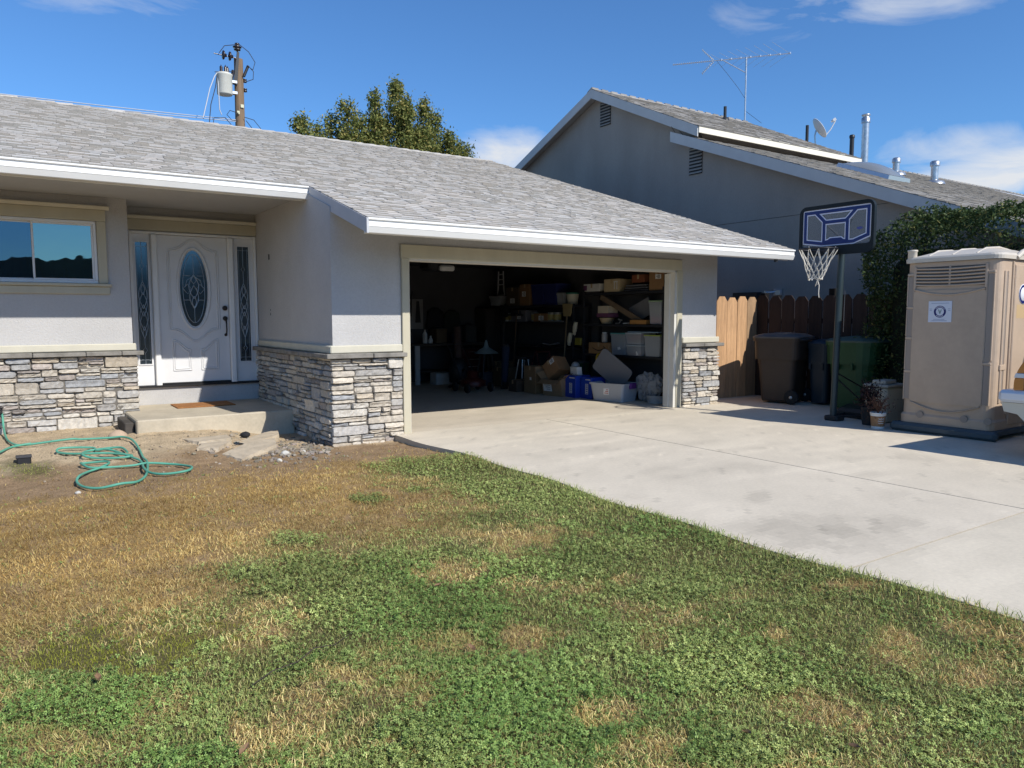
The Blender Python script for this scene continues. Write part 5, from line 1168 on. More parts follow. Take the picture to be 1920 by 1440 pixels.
for s_ in (-1, 1): m_.add([(sx-.0036, cy+s_*.004, cz-.035), (sx-.0036, cy+s_*.024, cz+.028), (sx-.0036, cy+s_*.010, cz+.028), (sx-.0036, cy-s_*.002, cz-.005)], [(0, 1, 2, 3)])
m_.build('emblem_figure', gr_, sign)
m_ = MB()
for zz, a, b in ((cz+.108, -.11, .11), (cz+.035, .10, .13), (cz+.015, .10, .13), (cz+.035, -.13, -.10), (cz+.015, -.13, -.10), (cz-.098, -.06, .08), (cz-.115, -.09, .10)): m_.box(sx-.0037, sx-.003, cy+a, cy+b, zz-.0035, zz+.0035)
m_.build('small_print', gl_, sign)
# round sticker on the door
m_ = MB(); dx, dz, dy = x0+.60, 1.80, y0-.0295; m_.lathe([(.002, -.002), (.125, -.002), (.125, .0)], 36, (dx, dy, dz), axis='y'); st_ = m_.build('door_sticker', mat('sticker_white', (.72, .73, .76), .4), dd)
m_ = MB(); A_ = np.linspace(0, 2*math.pi, 40)
for a, b in zip(A_[:-1], A_[1:]): m_.add([(dx+r_*math.cos(q), dy-.0032, dz+r_*math.sin(q)) for r_, q in ((.085, a), (.115, a), (.115, b), (.085, b))], [(0, 1, 2, 3)])
m_.build('ring_emblem', navy, st_)
m_ = MB(); m_.box(dx-.16, dx+.16, dy+.0005, dy+.0012, dz-.30, dz-.13); m_.build('door_notice', mat('notice_tan', (.5, .36, .2), .5), dd)

# ================================================================ POTTED PLANT AND CRATE BY THE TOILET
pp = thing('potted_plant', 'small dried plant in a printed pot beside the portable toilet', 'potted plant', (9.83, 5.66, 0))
potm = mat('pot_print', (.30, .17, .085), .5, var=(16, .35)); wht = mat('pot_white', (.66, .67, .66), .5)
t = MB(); t.lathe([(.080, .0), (.083, .035)], 24, (9.83, 5.66, 0)); t.lathe([(.097, .175), (.102, .205), (.106, .21), (.106, .222), (.094, .222), (.09, .19)], 24, (9.83, 5.66, 0)); po = t.build('pot', wht, pp)
t = MB(); t.lathe([(.0835, .034), (.0965, .176)], 24, (9.83, 5.66, 0)); t.build('printed_band', potm, po)
t = MB()
for k, (z, a0, a1) in enumerate(((.14, 215, 262), (.11, 210, 258), (.08, 214, 255))): t.tube([(9.83+(.09+.0004*k+z*.03)*math.cos(rad(a)), 5.66+(.09+z*.03)*math.sin(rad(a)), z+.004*math.sin(a*.3)) for a in np.linspace(a0, a1, 8)], .005, 5)
t.build('band_lettering', wht, po)
t = MB(); rs = random.Random(2)
for k in range(30):
    a = rs.uniform(0, 6.28); l = rs.uniform(.10, .30); p = Vector((9.83, 5.66, .2)); e = p+Vector((math.cos(a)*l*.5, math.sin(a)*l*.5, l*.9)); t.tube([p, (p+e)/2+Vector((0, 0, .04)), e], [.004, .003, .002], 4)
t.build('stem', mat('dry_stem', (.12, .07, .05), .9), pp)
Pq = np.array([(9.83, 5.66, .30)])+RNG.normal(0, 1, (320, 3))*np.array([.09, .09, .06]); V, Cc = leaf_cloud(Pq, RNG.uniform(.012, .026, 320), np.array([[.15, .075, .05]])*RNG.uniform(.5, 1.5, (320, 1))); tri_mesh('leaves', V, Cc, M['leaf'], pp, (9.83, 5.66, 0))
p2 = thing('potted_plant', 'dark leggy plant in a black pot behind the small printed pot', 'potted plant', (10.08, 5.92, 0))
t = MB(); t.lathe([(.10, 0), (.13, .24), (.14, .25), (.12, .26), (.11, .22)], 20, (10.08, 5.92, 0)); t.build('pot', M['black'], p2)
t = MB()
for k in range(26):
    a = rs.uniform(0, 6.28); l = rs.uniform(.2, .46); p = Vector((10.08, 5.92, .22)); e = p+Vector((math.cos(a)*l*.4, math.sin(a)*l*.4, l)); t.tube([p, (p+e)/2+Vector((0, 0, .04)), e], [.005, .004, .002], 4)
t.build('stem', mat('dark_stem', (.06, .035, .035), .9), p2)
Pq = np.array([(10.06, 5.92, .40)])+RNG.normal(0, 1, (650, 3))*np.array([.07, .07, .09]); V, Cc = leaf_cloud(Pq, RNG.uniform(.015, .035, 650), np.array([[.045, .025, .025]])*RNG.uniform(.4, 1.5, (650, 1))); tri_mesh('leaves', V, Cc, M['leaf'], p2, (10.08, 5.92, 0))
cr = thing('utility_box', 'pale yellow plastic utility box half hidden behind the toilet', 'utility box', (10.55, 6.05, 0))
t = MB(); t.bbox(10.38, 10.85, 5.86, 6.2, .0, .50, b=.02); t.build('body', mat('box_cream', (.60, .55, .42), .5), cr)
t = MB(); t.bbox(10.36, 10.87, 5.84, 6.22, .505, .55, b=.012); t.bbox(10.40, 10.7, 5.9, 6.1, .552, .61, b=.012); t.build('lid', mat('box_lid', (.42, .40, .34), .5), cr)

# ================================================================ PICKUP TRUCK
tk = thing('pickup_truck', 'old white pickup truck parked on the driveway, its tail just in view', 'pickup truck', (9.75, 1.1, 0))
tw = mat('truck_paint', (.70, .71, .71), .25, coat=.5, spec=.5); chrome = mat('bumper_white', (.62, .66, .72), .22, spec=.6); tg = mat('truck_glass', (.02, .025, .03), .08, spec=.7)
TX0, TX1, TY1 = 8.93, 10.72, 3.62
def tr_sec(y_, zlo, zhi, x_in=0., r_=.10):
    out = []
    for px, pz in ((TX0+x_in+.03, zlo), (TX0+x_in, zlo+.12), (TX0+x_in-.02, (zlo+zhi)/2), (TX0+x_in, zhi-.10), (TX0+x_in+.05, zhi), (TX1-x_in-.05, zhi), (TX1-x_in, zhi-.10), (TX1-x_in+.02, (zlo+zhi)/2), (TX1-x_in, zlo+.12), (TX1-x_in-.03, zlo)): out.append((px, y_, pz))
    return out
def loft(mb, secs_, cap=True, **k):
    n_ = len(secs_[0]); mb.add([p for s_ in secs_ for p in s_], [(i*n_+j, i*n_+(j+1) % n_, (i+1)*n_+(j+1) % n_, (i+1)*n_+j) for i in range(len(secs_)-1) for j in range(n_)]+([list(range(n_))[::-1], [(len(secs_)-1)*n_+j for j in range(n_)]] if cap else []), **k)
t = MB(); loft(t, [tr_sec(TY1-.10, .745, 1.09, .03), tr_sec(TY1-.14, .745, 1.12), tr_sec(TY1-.55, .742, 1.12)]); loft(t, [tr_sec(TY1-.551, .52, 1.121), tr_sec(1.55, .50, 1.12)]); t.build('cargo_bed', tw, tk)
t = MB(); loft(t, [tr_sec(1.53, .46, 1.10), tr_sec(-1.5, .46, 1.08), tr_sec(-1.72, .50, .98, .05), tr_sec(-1.8, .52, .86, .10)]); t.build('body', tw, tk)
t = MB(); loft(t, [[(TX0+.09, 1.5, 1.09), (TX0+.22, 1.42, 1.70), (TX0+.35, 1.40, 1.76), (TX1-.35, 1.40, 1.76), (TX1-.22, 1.42, 1.70), (TX1-.09, 1.5, 1.09)], [(TX0+.09, -.55, 1.08), (TX0+.24, -.0, 1.70), (TX0+.35, .04, 1.75), (TX1-.35, .04, 1.75), (TX1-.24, -.0, 1.70), (TX1-.09, -.55, 1.08)]]); t.build('cab', tw, tk)
t = MB(); xs_ = lambda z: TX0+.09+(z-1.09)/.61*.13-.006
t.add([(xs_(1.14), 1.36, 1.14), (xs_(1.14), -.35, 1.14), (xs_(1.64), .04, 1.64), (xs_(1.64), 1.33, 1.64)], [(0, 1, 2, 3)]); t.build('side_window', tg, tk)
t = MB(); t.add([(TX0+.2, 1.507, 1.14), (TX1-.2, 1.507, 1.14), (TX1-.3, 1.43, 1.66), (TX0+.3, 1.43, 1.66)], [(0, 1, 2, 3)]); t.add([(TX0+.2, -.50, 1.13), (TX1-.2, -.50, 1.13), (TX1-.3, -.04, 1.66), (TX0+.3, -.04, 1.66)], [(0, 1, 2, 3)]); t.build('window', tg, tk)
t = MB(); yb0 = TY1+.012
sec = lambda x, y_: [(x, y_, .60), (x, y_+.14, .60), (x, y_+.17, .63), (x, y_+.17, .70), (x, y_+.14, .735), (x, y_, .735)]
t.bbox(TX0-.02, TX1+.02, yb0, yb0+.17, .60, .735, b=.035)
for xx in (TX0-.045, TX1-.055): t.bbox(xx, xx+.10, TY1-.56, yb0+.15, .602, .738, b=.03)
bp_ = t.build('bumper', chrome, tk, bevel=.01)
t = MB(); t.prism([(TX0+.0, TY1-.56, .598), (TX0+.0, yb0+.13, .598), (TX0+.0, yb0+.10, .50), (TX0+.0, TY1-.02, .48), (TX0+.0, TY1-.10, .40), (TX0+.0, TY1-.56, .38)], (TX1-TX0, 0, 0)); t.build('bumper_skirt', mat('skirt_cream', (.55, .53, .45), .5), bp_)
amber = mat('amber_lens', (.42, .17, .035), .2, spec=.6, coat=.4); clr = mat('clear_lens', (.55, .60, .64), .15, spec=.6)
for x, sgn in ((TX0, 1), (TX1, -1)):
    t = MB(); a = x-.028*sgn
    def lens(mb, z0_, z1_, e=0.):
        f_ = lambda z: TY1+.022+e-.10*max(0, (z-.79)/.28)**2.0
        zz = np.linspace(z0_, z1_, 6); mb.prism([(a-e*sgn, f_(z), z) for z in zz]+[(a-e*sgn, min(f_(z)-.035, TY1-.075), z) for z in zz[::-1]], ((.14+e)*sgn, 0, 0))
    lens(t, .742, .872); lens(t, .922, 1.075); tl = t.build('tail_light', amber, tk, bevel=.006)
    q = MB(); lens(q, .873, .921, .006); q.build('reversing_lens', clr, tl, bevel=.005)
for x in (TX0+.02, TX1-.24):
    for y_ in (2.75, -1.0):
        t = MB(); t.lathe([(.20, -.11), (.33, -.11), (.355, -.08), (.355, .08), (.33, .11), (.20, .11)], 30, (x+.11, y_, .355), axis='x'); w__ = t.build('wheel', M['rubber'], tk)
        t = MB(); t.lathe([(.002, -.09), (.09, -.10), (.12, -.07), (.195, -.10), (.20, -.05), (.20, .05), (.12, .07), (.002, .09)], 24, (x+.11, y_, .355), axis='x'); t.build('rim', M['galv'], w__)
t = MB(); t.bbox(TX0-.20, TX0-.03, .10, .17, 1.12, 1.34, b=.02); t.tube([(TX0-.06, .14, 1.15), (TX0+.08, .14, 1.12)], .014, 6); t.build('wing_mirror', M['black'], tk)
t = MB(); t.box(TX0+.2, TX1-.2, -1.5, TY1-.2, .36, .52); t.tube([(TX0+.55, TY1-.3, .34), (TX0+.55, TY1+.12, .33)], .03, 10); t.build('chassis', M['black'], tk)
t = MB(); t.bbox(TX0-.006, TX0+.01, .2, .34, .94, .98, b=.004); t.build('door_handle', M['galv'], tk)

# ================================================================ YARD BITS
hm = mat('hose_green', (.10, .35, .25), .5, var=(3, .25))
def smooth_path(pts, per=5):
    P_ = [Vector(p) for p in pts]; out = []
    for i in range(len(P_)-1):
        p0, p1, p2, p3 = P_[max(i-1, 0)], P_[i], P_[i+1], P_[min(i+2, len(P_)-1)]
        for k in range(per):
            s = k/per; out.append(.5*((2*p1)+(p2-p0)*s+(2*p0-5*p1+4*p2-p3)*s*s+(3*p1-p0-3*p2+p3)*s**3))
    out.append(P_[-1]); return out
HA = [(0.17, 10.138), (0.552, 10.098), (0.666, 10.126), (0.954, 10.077), (1.096, 10.012), (1.169, 9.795), (1.182, 9.4), (1.174, 9.002), (1.175, 8.738), (1.135, 8.414), (1.058, 8.011), (0.948, 7.752), (0.805, 7.653), (0.633, 7.695), (0.52, 7.849), (0.48, 8.073), (0.515, 8.297), (0.615, 8.56), (0.723, 8.674), (0.821, 8.801), (0.802, 8.897), (0.69, 8.936), (0.591, 8.949), (0.576, 8.85), (0.643, 8.714), (0.806, 8.655), (1.02, 8.634), (1.165, 8.62), (1.378, 8.532), (1.491, 8.316), (1.505, 8.113), (1.421, 7.938), (1.253, 7.964), (1.132, 8.092), (1.091, 8.303), (1.119, 8.657), (1.121, 8.838), (1.078, 8.972), (0.881, 9.377), (0.768, 9.471), (0.748, 9.603), (0.571, 9.686), (0.421, 9.675), (0.407, 9.562), (0.553, 9.414), (0.865, 9.227), (1.073, 9.05), (0.935, 9.039), (0.709, 9.148), (0.615, 9.268), (0.676, 9.474), (0.864, 9.508), (1.012, 9.438), (1.048, 9.219)]
def hz(x, y_, i): return float(lawn_z(np.array([x]), np.array([y_]))[0])+.03+.018*max(0, math.sin(i*1.7))
ha = [(x, y_, hz(x, y_, i)) for i, (x, y_) in enumerate(HA)]
hose = MB(); fa = Vector((-.104, L-.03, .34))
hose.tube(smooth_path(ha), .0125, 8)
hose.tube(smooth_path([fa, fa+Vector((.01, -.07, -.06)), (-.09, 11.3, .16), (-.067, 10.84, .09), (-.03, 10.5, .08), (.03, 10.2, .085), (.10, 10.14, .085), (.17, 10.138, ha[0][2])]), .0125, 8)
hose.tube(smooth_path([(-.9, 9.3, .05), (-.5, 9.3, .05), (-.286, 9.514, .06), (-.125, 9.813, .075), (-.039, 10.013, .085), (.065, 10.109, .09), (.17, 10.138, ha[0][2]+.01)]), .0125, 8)
tag(hose.build('garden_hose', hm), 'green garden hose lying in loose loops on the bare soil', 'garden hose')
fc = MB(); fc.tube([(-.104, L-.002, .36), (-.104, L-.08, .36), (-.104, L-.10, .33)], .013, 8); fc.lathe([(.002, .0), (.028, .0), (.03, .008), (.002, .012)], 12, (-.104, L-.06, .395)); fc.tube([(-.104, L-.06, .36), (-.104, L-.06, .40)], .008, 8); fc.build('hose_tap', M['dark_metal'], house)
def rock(mb, c, sx, sy, sz, seed, sub=2, rough_=.12):
    bm = bmesh.new(); bmesh.ops.create_icosphere(bm, subdivisions=sub, radius=1); rs_ = random.Random(seed); ph = [rs_.uniform(0, 6) for _ in range(6)]
    vs_ = []
    for v_ in bm.verts:
        p = v_.co; k = 1+rough_*(math.sin(p.x*2.3+ph[0])+math.sin(p.y*2.9+ph[1])+math.sin(p.z*2.6+ph[2])+.6*math.sin(p.x*5+p.y*4+ph[3]))/2
        vs_.append((c[0]+p.x*sx*k, c[1]+p.y*sy*k, c[2]+p.z*sz*k))
    for i, v_ in enumerate(bm.verts): v_.index = i
    fs = [[v_.index for v_ in f.verts] for f in bm.faces]; bm.free(); return vs_, fs
t = MB(); v_, f_ = rock(t, (1.06, 10.16, .095), .105, .09, .075, 4, 3, .10); t.add(v_, f_, smooth=True); tag(t.build('cobble', mat('cobble_tan', (.46, .34, .24), .8, var=(9, .15), bump=(40, .3, .004))), 'rounded tan cobble holding down the hose beside the porch', 'stone')
lb = thing('black_box', 'small black plastic box in the grass tuft at far left', 'box', (.085, 9.4, -.04))
t = MB(); t.bbox(.02, .15, 9.33, 9.46, -.04, .075, b=.012); t.build('body', M['black'], lb)
t = MB(); t.bbox(.012, .158, 9.322, 9.468, .06, .08, b=.006); t.build('rim', mat('box_rim', (.05, .05, .055), .5), lb)
# broken pieces of the old path
SL = {'long thin slab of broken concrete lying against the porch step': [(1.698, 9.797), (1.847, 9.427), (2.214, 9.471), (2.224, 9.717)], 'smallest broken concrete piece in the middle of the rubble': [(1.763, 9.151), (1.968, 9.056), (2.204, 9.383), (1.858, 9.422)], 'broken concrete slab closest to the shaded stone wall': [(2.224, 9.465), (2.735, 9.959), (2.965, 10.074), (2.879, 9.743), (2.362, 9.309)], 'largest broken concrete slab, tilted toward the lawn': [(1.963, 8.841), (2.089, 8.493), (2.605, 8.949), (2.688, 9.269), (2.389, 9.277)]}
for k, (lab_, pts) in enumerate(SL.items()):
    rs = random.Random(50+k); P_ = []
    for i in range(len(pts)):
        a, b = Vector((*pts[i], 0)), Vector((*pts[(i+1) % len(pts)], 0))
        for j in range(7): q = a.lerp(b, j/7); P_.append(q+Vector((rs.uniform(-.012, .012), rs.uniform(-.012, .012), 0)))
    cx = sum((p.x for p in P_))/len(P_); cy = sum((p.y for p in P_))/len(P_); tlt = ((.03, .01), (.0, .03), (.02, .03), (.05, .06))[k]
    top = [(p.x, p.y, float(lawn_z(np.array([cx]), np.array([cy]))[0])+.045+.012*(k == 3)+(p.x-cx)*tlt[0]+(p.y-cy)*tlt[1]) for p in P_]; mid = [(cx+(x-cx)*1.02+rs.uniform(-.008, .008), cy+(y_-cy)*1.02+rs.uniform(-.008, .008), z-.04) for x, y_, z in top]; bt = [(cx+(x-cx)*.93+rs.uniform(-.025, .025), cy+(y_-cy)*.93+rs.uniform(-.025, .025), z-.12) for x, y_, z in top]; n_ = len(top)
    t = MB(); t.add(top+mid+bt, [list(range(n_))]+[(i, (i+1) % n_, n_+(i+1) % n_, n_+i) for i in range(n_)]+[(n_+i, n_+(i+1) % n_, 2*n_+(i+1) % n_, 2*n_+i) for i in range(n_)])
    tag(t.build('broken_slab', M['broken'], loc=(cx, cy, 0)), lab_, 'concrete slab', 'broken path slabs')
t = MB(); v_, f_ = rock(t, (2.33, 9.24, .115), .06, .045, .04, 8, 2, .2); t.add(v_, f_); tag(t.build('asphalt_chunk', mat('asphalt', (.02, .02, .022), .9, bump=(60, .5, .004))), 'black lump of asphalt lying on the broken slabs', 'rubble lump')
# loose rubble by the pillar
t = MB(); rs = random.Random(90)
for k in range(620):
    while True:
        x, y_ = rs.gauss(2.75, .38), rs.gauss(8.95, .42)
        if 1.5 < x < 3.24 and 7.9 < y_ < 10.3: break
    s_ = rs.choice((.008, .012, .016, .02, .03))*rs.uniform(.7, 1.2); z = float(lawn_z(np.array([x]), np.array([y_]))[0])+s_*.25
    v_, f_ = rock(t, (x, y_, z), s_*rs.uniform(.8, 1.4), s_*rs.uniform(.8, 1.4), s_*.7, k, 1, .25); g_ = rs.choice((.45, .55, .7, .95)); t.add(v_, f_, col=(g_, g_*rs.uniform(.9, 1), g_*rs.uniform(.78, .95)))
for k in range(420):
    x, y_ = rs.uniform(.2, 2.6), rs.gauss(10.0, .7); s_ = rs.choice((.005, .008, .012))
    if y_ > 11.3 or (y_ > 10.3 and x > 1.15): continue
    v_, f_ = rock(t, (x, y_, float(lawn_z(np.array([x]), np.array([y_]))[0])+s_*.3), s_, s_*1.2, s_*.7, k, 1, .25); g_ = rs.choice((.5, .7, .9)); t.add(v_, f_, col=(g_, g_*.92, g_*.8))
tag(t.build('rubble', mat('rubble_stone', (.38, .345, .30), .95, attr=True, bump=(50, .4, .004))), 'loose grey rubble and grit beside the stone pillar', 'rubble', kind='stuff')
for k, (x, y_, s_, lab_) in enumerate(((2.62, 8.62, .045, 'largest whitish stone in the rubble by the pillar'), (2.45, 8.28, .035, 'white stone at the lawn edge of the rubble'), (2.86, 8.72, .03, 'small white stone between rubble and pillar corner'), (.46, 7.70, .025, 'pale chip at the near end of the hose loop'))):
    t = MB(); v_, f_ = rock(t, (x, y_, float(lawn_z(np.array([x]), np.array([y_]))[0])+s_*.4), s_, s_*.9, s_*.75, k+300, 2, .18); t.add(v_, f_); tag(t.build('white_stone', mat('white_stone', (.52, .50, .45), .9), loc=(x, y_, -.05)), lab_, 'stone', 'white stones on the soil')
# doormat
dm = MB(); dm.bbox(1.96, 2.76, 11.42, 11.98, .2405, .256, b=.005); tag(dm.build('doormat', mat('coir', (.34, .15, .05), 1., var=(30, .25), bump=(200, .8, .006))), 'rust brown coir doormat on the porch step', 'doormat')
# fallen leaves and a twig on the lawn
rs = random.Random(14)
LP = [(.62, 2.62, 'brown leaf at the dry patch edge near the street'), (2.2, 1.72, 'curled brown leaf in the nearest grass at the right'), (1.62, 3.45, 'reddish leaf in the clover patch'), (2.0, 3.75, 'tan leaf in the upper clover'), (1.72, 2.9, 'pale pink leaf beside the dry grass'), (.25, 3.55, 'dark red leaf on yellow grass'), (2.45, 1.45, 'brown leaf at the lower right of the lawn')]
lm = mat('dead_leaf', (.22, .13, .07), .8, var=(20, .3))
for x, y_, lab_ in LP:
    a = rs.uniform(0, 6.28); z = float(lawn_z(np.array([x]), np.array([y_]))[0])+.035; t = MB(); ca, sa = math.cos(a), math.sin(a); vs_ = []
    for u, w__, h in ((-1, 0, 0), (-.4, .42, .012), (.3, .45, .016), (1, 0, .02), (.3, -.45, .014), (-.4, -.42, .010), (0, 0, .0)): vs_.append((x+(u*ca-w__*sa)*.028, y_+(u*sa+w__*ca)*.028, z+h*.8))
    t.add(vs_, [(i, (i+1) % 6, 6) for i in range(6)]); tag(t.build('fallen_leaf', lm, loc=(x, y_, z)), lab_, 'leaf', 'fallen leaves on the lawn')
t = MB(); pts = [(.78, 3.12), (.88, 3.17), (1.0, 3.20), (1.10, 3.27), (1.2, 3.28), (1.33, 3.36)]; t.tube([(x, y_, float(lawn_z(np.array([x]), np.array([y_]))[0])+.035+.01*(i % 2)) for i, (x, y_) in enumerate(pts)], [.002, .003, .0025, .003, .002, .0015], 5); tag(t.build('twig', mat('twig_dark', (.06, .045, .035), .9)), 'thin dark twig lying across the lawn', 'twig')
# unseen dark ridge added across the street for the window to mirror
t = MB(); xs_ = np.linspace(-160, 160, 260); hs_ = 9+6*fbm(xs_, xs_*0, .03, 3, 5)+2*fbm(xs_, xs_*0, .15, 3, 6)+2.2*fbm(xs_, xs_*0, .6, 4, 16)
for i in range(259): t.add([(xs_[i], -150, -.2), (xs_[i+1], -150, -.2), (xs_[i+1], -165, hs_[i+1]), (xs_[i], -165, hs_[i]), (xs_[i], -220, 0), (xs_[i+1], -220, 0)], [(0, 1, 2, 3), (3, 2, 5, 4)])
struct(t.build('hills', mat('hill_scrub', (.06, .065, .035), 1., var=(.05, .5), spec=.05)), 'low dark hills added out of view for the window reflection', 'hills')
# ================================================================ INSIDE THE GARAGE
clear = mat('clear_plastic', (.50, .53, .56), .3, alpha=.55, spec=.5); frost = mat('frosted_plastic', (.50, .53, .57), .35, spec=.5, trans=.3)
def colmat(name, c, r_=.6): return mat(name, c, r_, var=(6, .1))
shm = mat('shelf_steel', (.025, .027, .032), .5)
def shelving(label, x0, x1, y0, y1, levels, zt_, loc):
    s_ = thing('storage_shelf', label, 'shelving', loc)
    for z in levels: t = MB(); t.bbox(x0, x1, y0, y1, z-.045, z, b=.005); t.build('shelf_board', shm, s_)
    for x in (x0, x1-.04):
        for y_ in (y0, y1-.04): t = MB(); t.box(x-.002, x+.042, y_-.002, y_+.042, 0, zt_); t.build('post', shm, s_)
    return s_
shelving('black steel shelving nearest the garage opening', 9.68, 10.16, 9.58, 11.85, (.14, .80, 1.385, 2.0), 2.06, (9.9, 10.7, 0))
shelving('black shelving deeper along the right garage wall', 9.68, 10.16, 12.15, 14.9, (.9, 1.42, 1.78), 1.8, (9.9, 13.5, 0))
def carton(label, x0, x1, y0, y1, z0, z1, m=None, rot=None, flaps=False, name='cardboard_box', cat='box', mark=None, tape=True):
    c = ((x0+x1)/2, (y0+y1)/2, z0); o = thing(name, label, cat, c)
    hx, hy, h = (x1-x0)/2, (y1-y0)/2, z1-z0; m = m or M['cardboard']
    t = MB()
    if flaps:
        for a in ((-hx, -hx+.006, -hy, hy), (hx-.006, hx, -hy, hy), (-hx+.007, hx-.007, -hy, -hy+.006), (-hx+.007, hx-.007, hy-.006, hy)): t.box(*a, 0, h)
        t.box(-hx+.001, hx-.001, -hy+.001, hy-.001, .0, .006)
        t.build('body', m, o, local=True)
        t = MB(); t.quad((-hx, -hy, h), (hx, -hy, h), (hx, -hy-.13, h+.10), (-hx, -hy-.13, h+.10)); t.quad((-hx, hy, h), (hx, hy, h), (hx, hy+.12, h+.12), (-hx, hy+.12, h+.12)); t.quad((-hx, -hy, h), (-hx, hy, h), (-hx-.14, hy, h-.05), (-hx-.14, -hy, h-.05)); t.build('flaps', m, o, local=True)
    else:
        t.bbox(-hx, hx, -hy, hy, 0, h, b=.004); t.build('body', m, o, local=True)
        if tape: t = MB(); t.box(-hx-.001, hx+.001, -.025, .025, h-.001, h+.0012); t.box(-hx-.0012, -hx+.001, -.025, .025, h-.08, h+.001); t.build('tape', mat('tape', (.42, .31, .18), .3), o, local=True)
    if mark: mark(o, hx, hy, h)
    if rot: o.rotation_euler = rot
    return o
def label_on(y_a, y_b, z_a, z_b, m=None, lines=True):
    def f(o, hx, hy, h):
        t = MB(); t.box(-hx-.004, -hx-.0008, y_a, y_b, z_a, z_b); l = t.build('label', m or M['paper'], o, local=True)
        if lines:
            t = MB()
            for k in range(4): zz = z_a+(z_b-z_a)*(.2+.2*k); t.box(-hx-.0052, -hx-.0042, y_a+(y_b-y_a)*.15, y_a+(y_b-y_a)*(.6+.25*((k*7) % 3)/2), zz-.004, zz+.004)
            t.build('label_print', M['black'], l, local=True)
    return f
def smile(o, hx, hy, h):
    t = MB(); x = -hx-.0035; t.tube([(x, hy*.62-(hy*1.25)*s, h*.55-.055*math.sin(math.pi*s)) for s in np.linspace(0, 1, 14)], [.004+.007*math.sin(math.pi*s) for s in np.linspace(0, 1, 14)], 6)
    e = (x, -hy*.64, h*.56); t.tube([(x, e[1]+.045, e[2]+.022), e, (x, e[1]+.012, e[2]-.04)], .006, 6); t.build('curved_arrow_mark', M['black'], o, local=True)
brn = colmat('carton_brown', (.27, .155, .075)); tan = colmat('carton_tan', (.50, .40, .25)); whi = colmat('carton_white', (.62, .62, .60))
# --- on the near shelving: top
carton('brown carton at the top right corner of the shelving', 9.70, 10.1, 9.62, 9.98, 2.002, 2.36, brn, mark=label_on(-.12, .02, .20, .28))
carton('flat dark red box on the top shelf', 9.72, 10.08, 10.12, 10.46, 2.16, 2.30, colmat('box_rust', (.20, .07, .035)))
def tower(o, hx, hy, h):
    t = MB()
    for s_ in (-1, 1): t.box(-hx-.003, -hx-.0008, -hy*.55-.012+s_*.035, -hy*.55+.012+s_*.035, h*.2, h*.75)
    t.box(-hx-.003, -hx-.0008, -hy*.55-.06, -hy*.55+.06, h*.74, h*.84); t.build('printed_side', whi, o, local=True)
carton('tan printed carton on the top shelf with white tower picture', 9.70, 10.05, 10.78, 11.22, 2.002, 2.25, tan, mark=tower)
carton('long white box with purple end at the far end of the top shelf', 9.70, 9.95, 11.35, 11.84, 2.03, 2.18, whi, mark=label_on(.14, .24, .02, .12, colmat('purple_print', (.12, .04, .12)), False))
t0 = thing('folding_chairs', 'stack of dark folded trays lying on the top shelf', 'trays', (9.9, 10.3, 2.0))
for k in range(3): t = MB(); t.bbox(9.70, 10.1, 10.02+.02*k, 10.66-.03*k, 2.004+.045*k, 2.034+.045*k, b=.008); t.build('tray', colmat('tray_dark%d' % k, (.05+.04*k, .055+.04*k, .07+.04*k), .3), t0)
# --- middle shelf
def tote(label, x0, x1, y0, y1, z0, z1, lidc, m=None, fill=None, fillm=None, name='storage_tote', lid=True, fill2=None):
    o = thing(name, label, 'storage box', ((x0+x1)/2, (y0+y1)/2, z0)); m = m or clear; h = z1-z0; t = MB(); k = .88
    cx, cy, hx, hy = (x0+x1)/2, (y0+y1)/2, (x1-x0)/2, (y1-y0)/2
    def rect(f, z): return [(cx-hx*f, cy-hy*f, z), (cx+hx*f, cy-hy*f, z), (cx+hx*f, cy+hy*f, z), (cx-hx*f, cy+hy*f, z)]
    t.add(rect(k, z0+.002)+rect(.97, z1-.03)+rect(1.02, z1-.03)+rect(1.02, z1-.005), [(3, 2, 1, 0)]+[(i*4+j, i*4+(j+1) % 4, (i+1)*4+(j+1) % 4, (i+1)*4+j) for i in range(3) for j in range(4)]); t.build('body', m, o)
    if lid: t = MB(); t.bbox(cx-hx*1.04, cx+hx*1.04, cy-hy*1.04, cy+hy*1.04, z1-.004, z1+.02, b=.006); t.build('lid', colmat('lid_'+name, lidc, .4), o)
    if fill:
        t = MB(); t.add(rect(k*.93, z0+.008)+rect(.93*(k+.09*fill), z0+h*fill), [(3, 2, 1, 0), (4, 5, 6, 7)]+[(j, (j+1) % 4, 4+(j+1) % 4, 4+j) for j in range(4)]); t.build('contents', fillm, o)
    if fill2:
        t = MB(); rs_ = random.Random(int(x0*1000+z0*100+y0*10))
        for q in range(14): t.obox((cx+rs_.uniform(-.6, .6)*hx, cy+rs_.uniform(-.65, .65)*hy, z0+h*rs_.uniform(fill or .1, .82)), Vector((rs_.uniform(.02, .07), rs_.uniform(-.03, .03), .02)), Vector((rs_.uniform(-.02, .02), rs_.uniform(.02, .07), rs_.uniform(-.02, .02))), Vector((0, .005, rs_.uniform(.012, .04))))
        t.build('contents', fill2, o)
    return o
white_stuff = colmat('packed_white', (.62, .62, .62)); pink = colmat('packed_pink', (.42, .10, .20)); red = colmat('packed_red', (.45, .09, .06)); bluep = colmat('packed_blue', (.03, .12, .30))
tote('clear bin with pale green lid and pink contents on the middle shelf', 9.70, 10.08, 9.66, 9.98, 1.388, 1.80, (.30, .42, .24), fill=.34, fillm=pink, fill2=white_stuff)
carton('small orange brown tray box on the middle shelf', 9.70, 10.0, 10.05, 10.48, 1.388, 1.47, colmat('tray_orange', (.38, .19, .06)), tape=False)
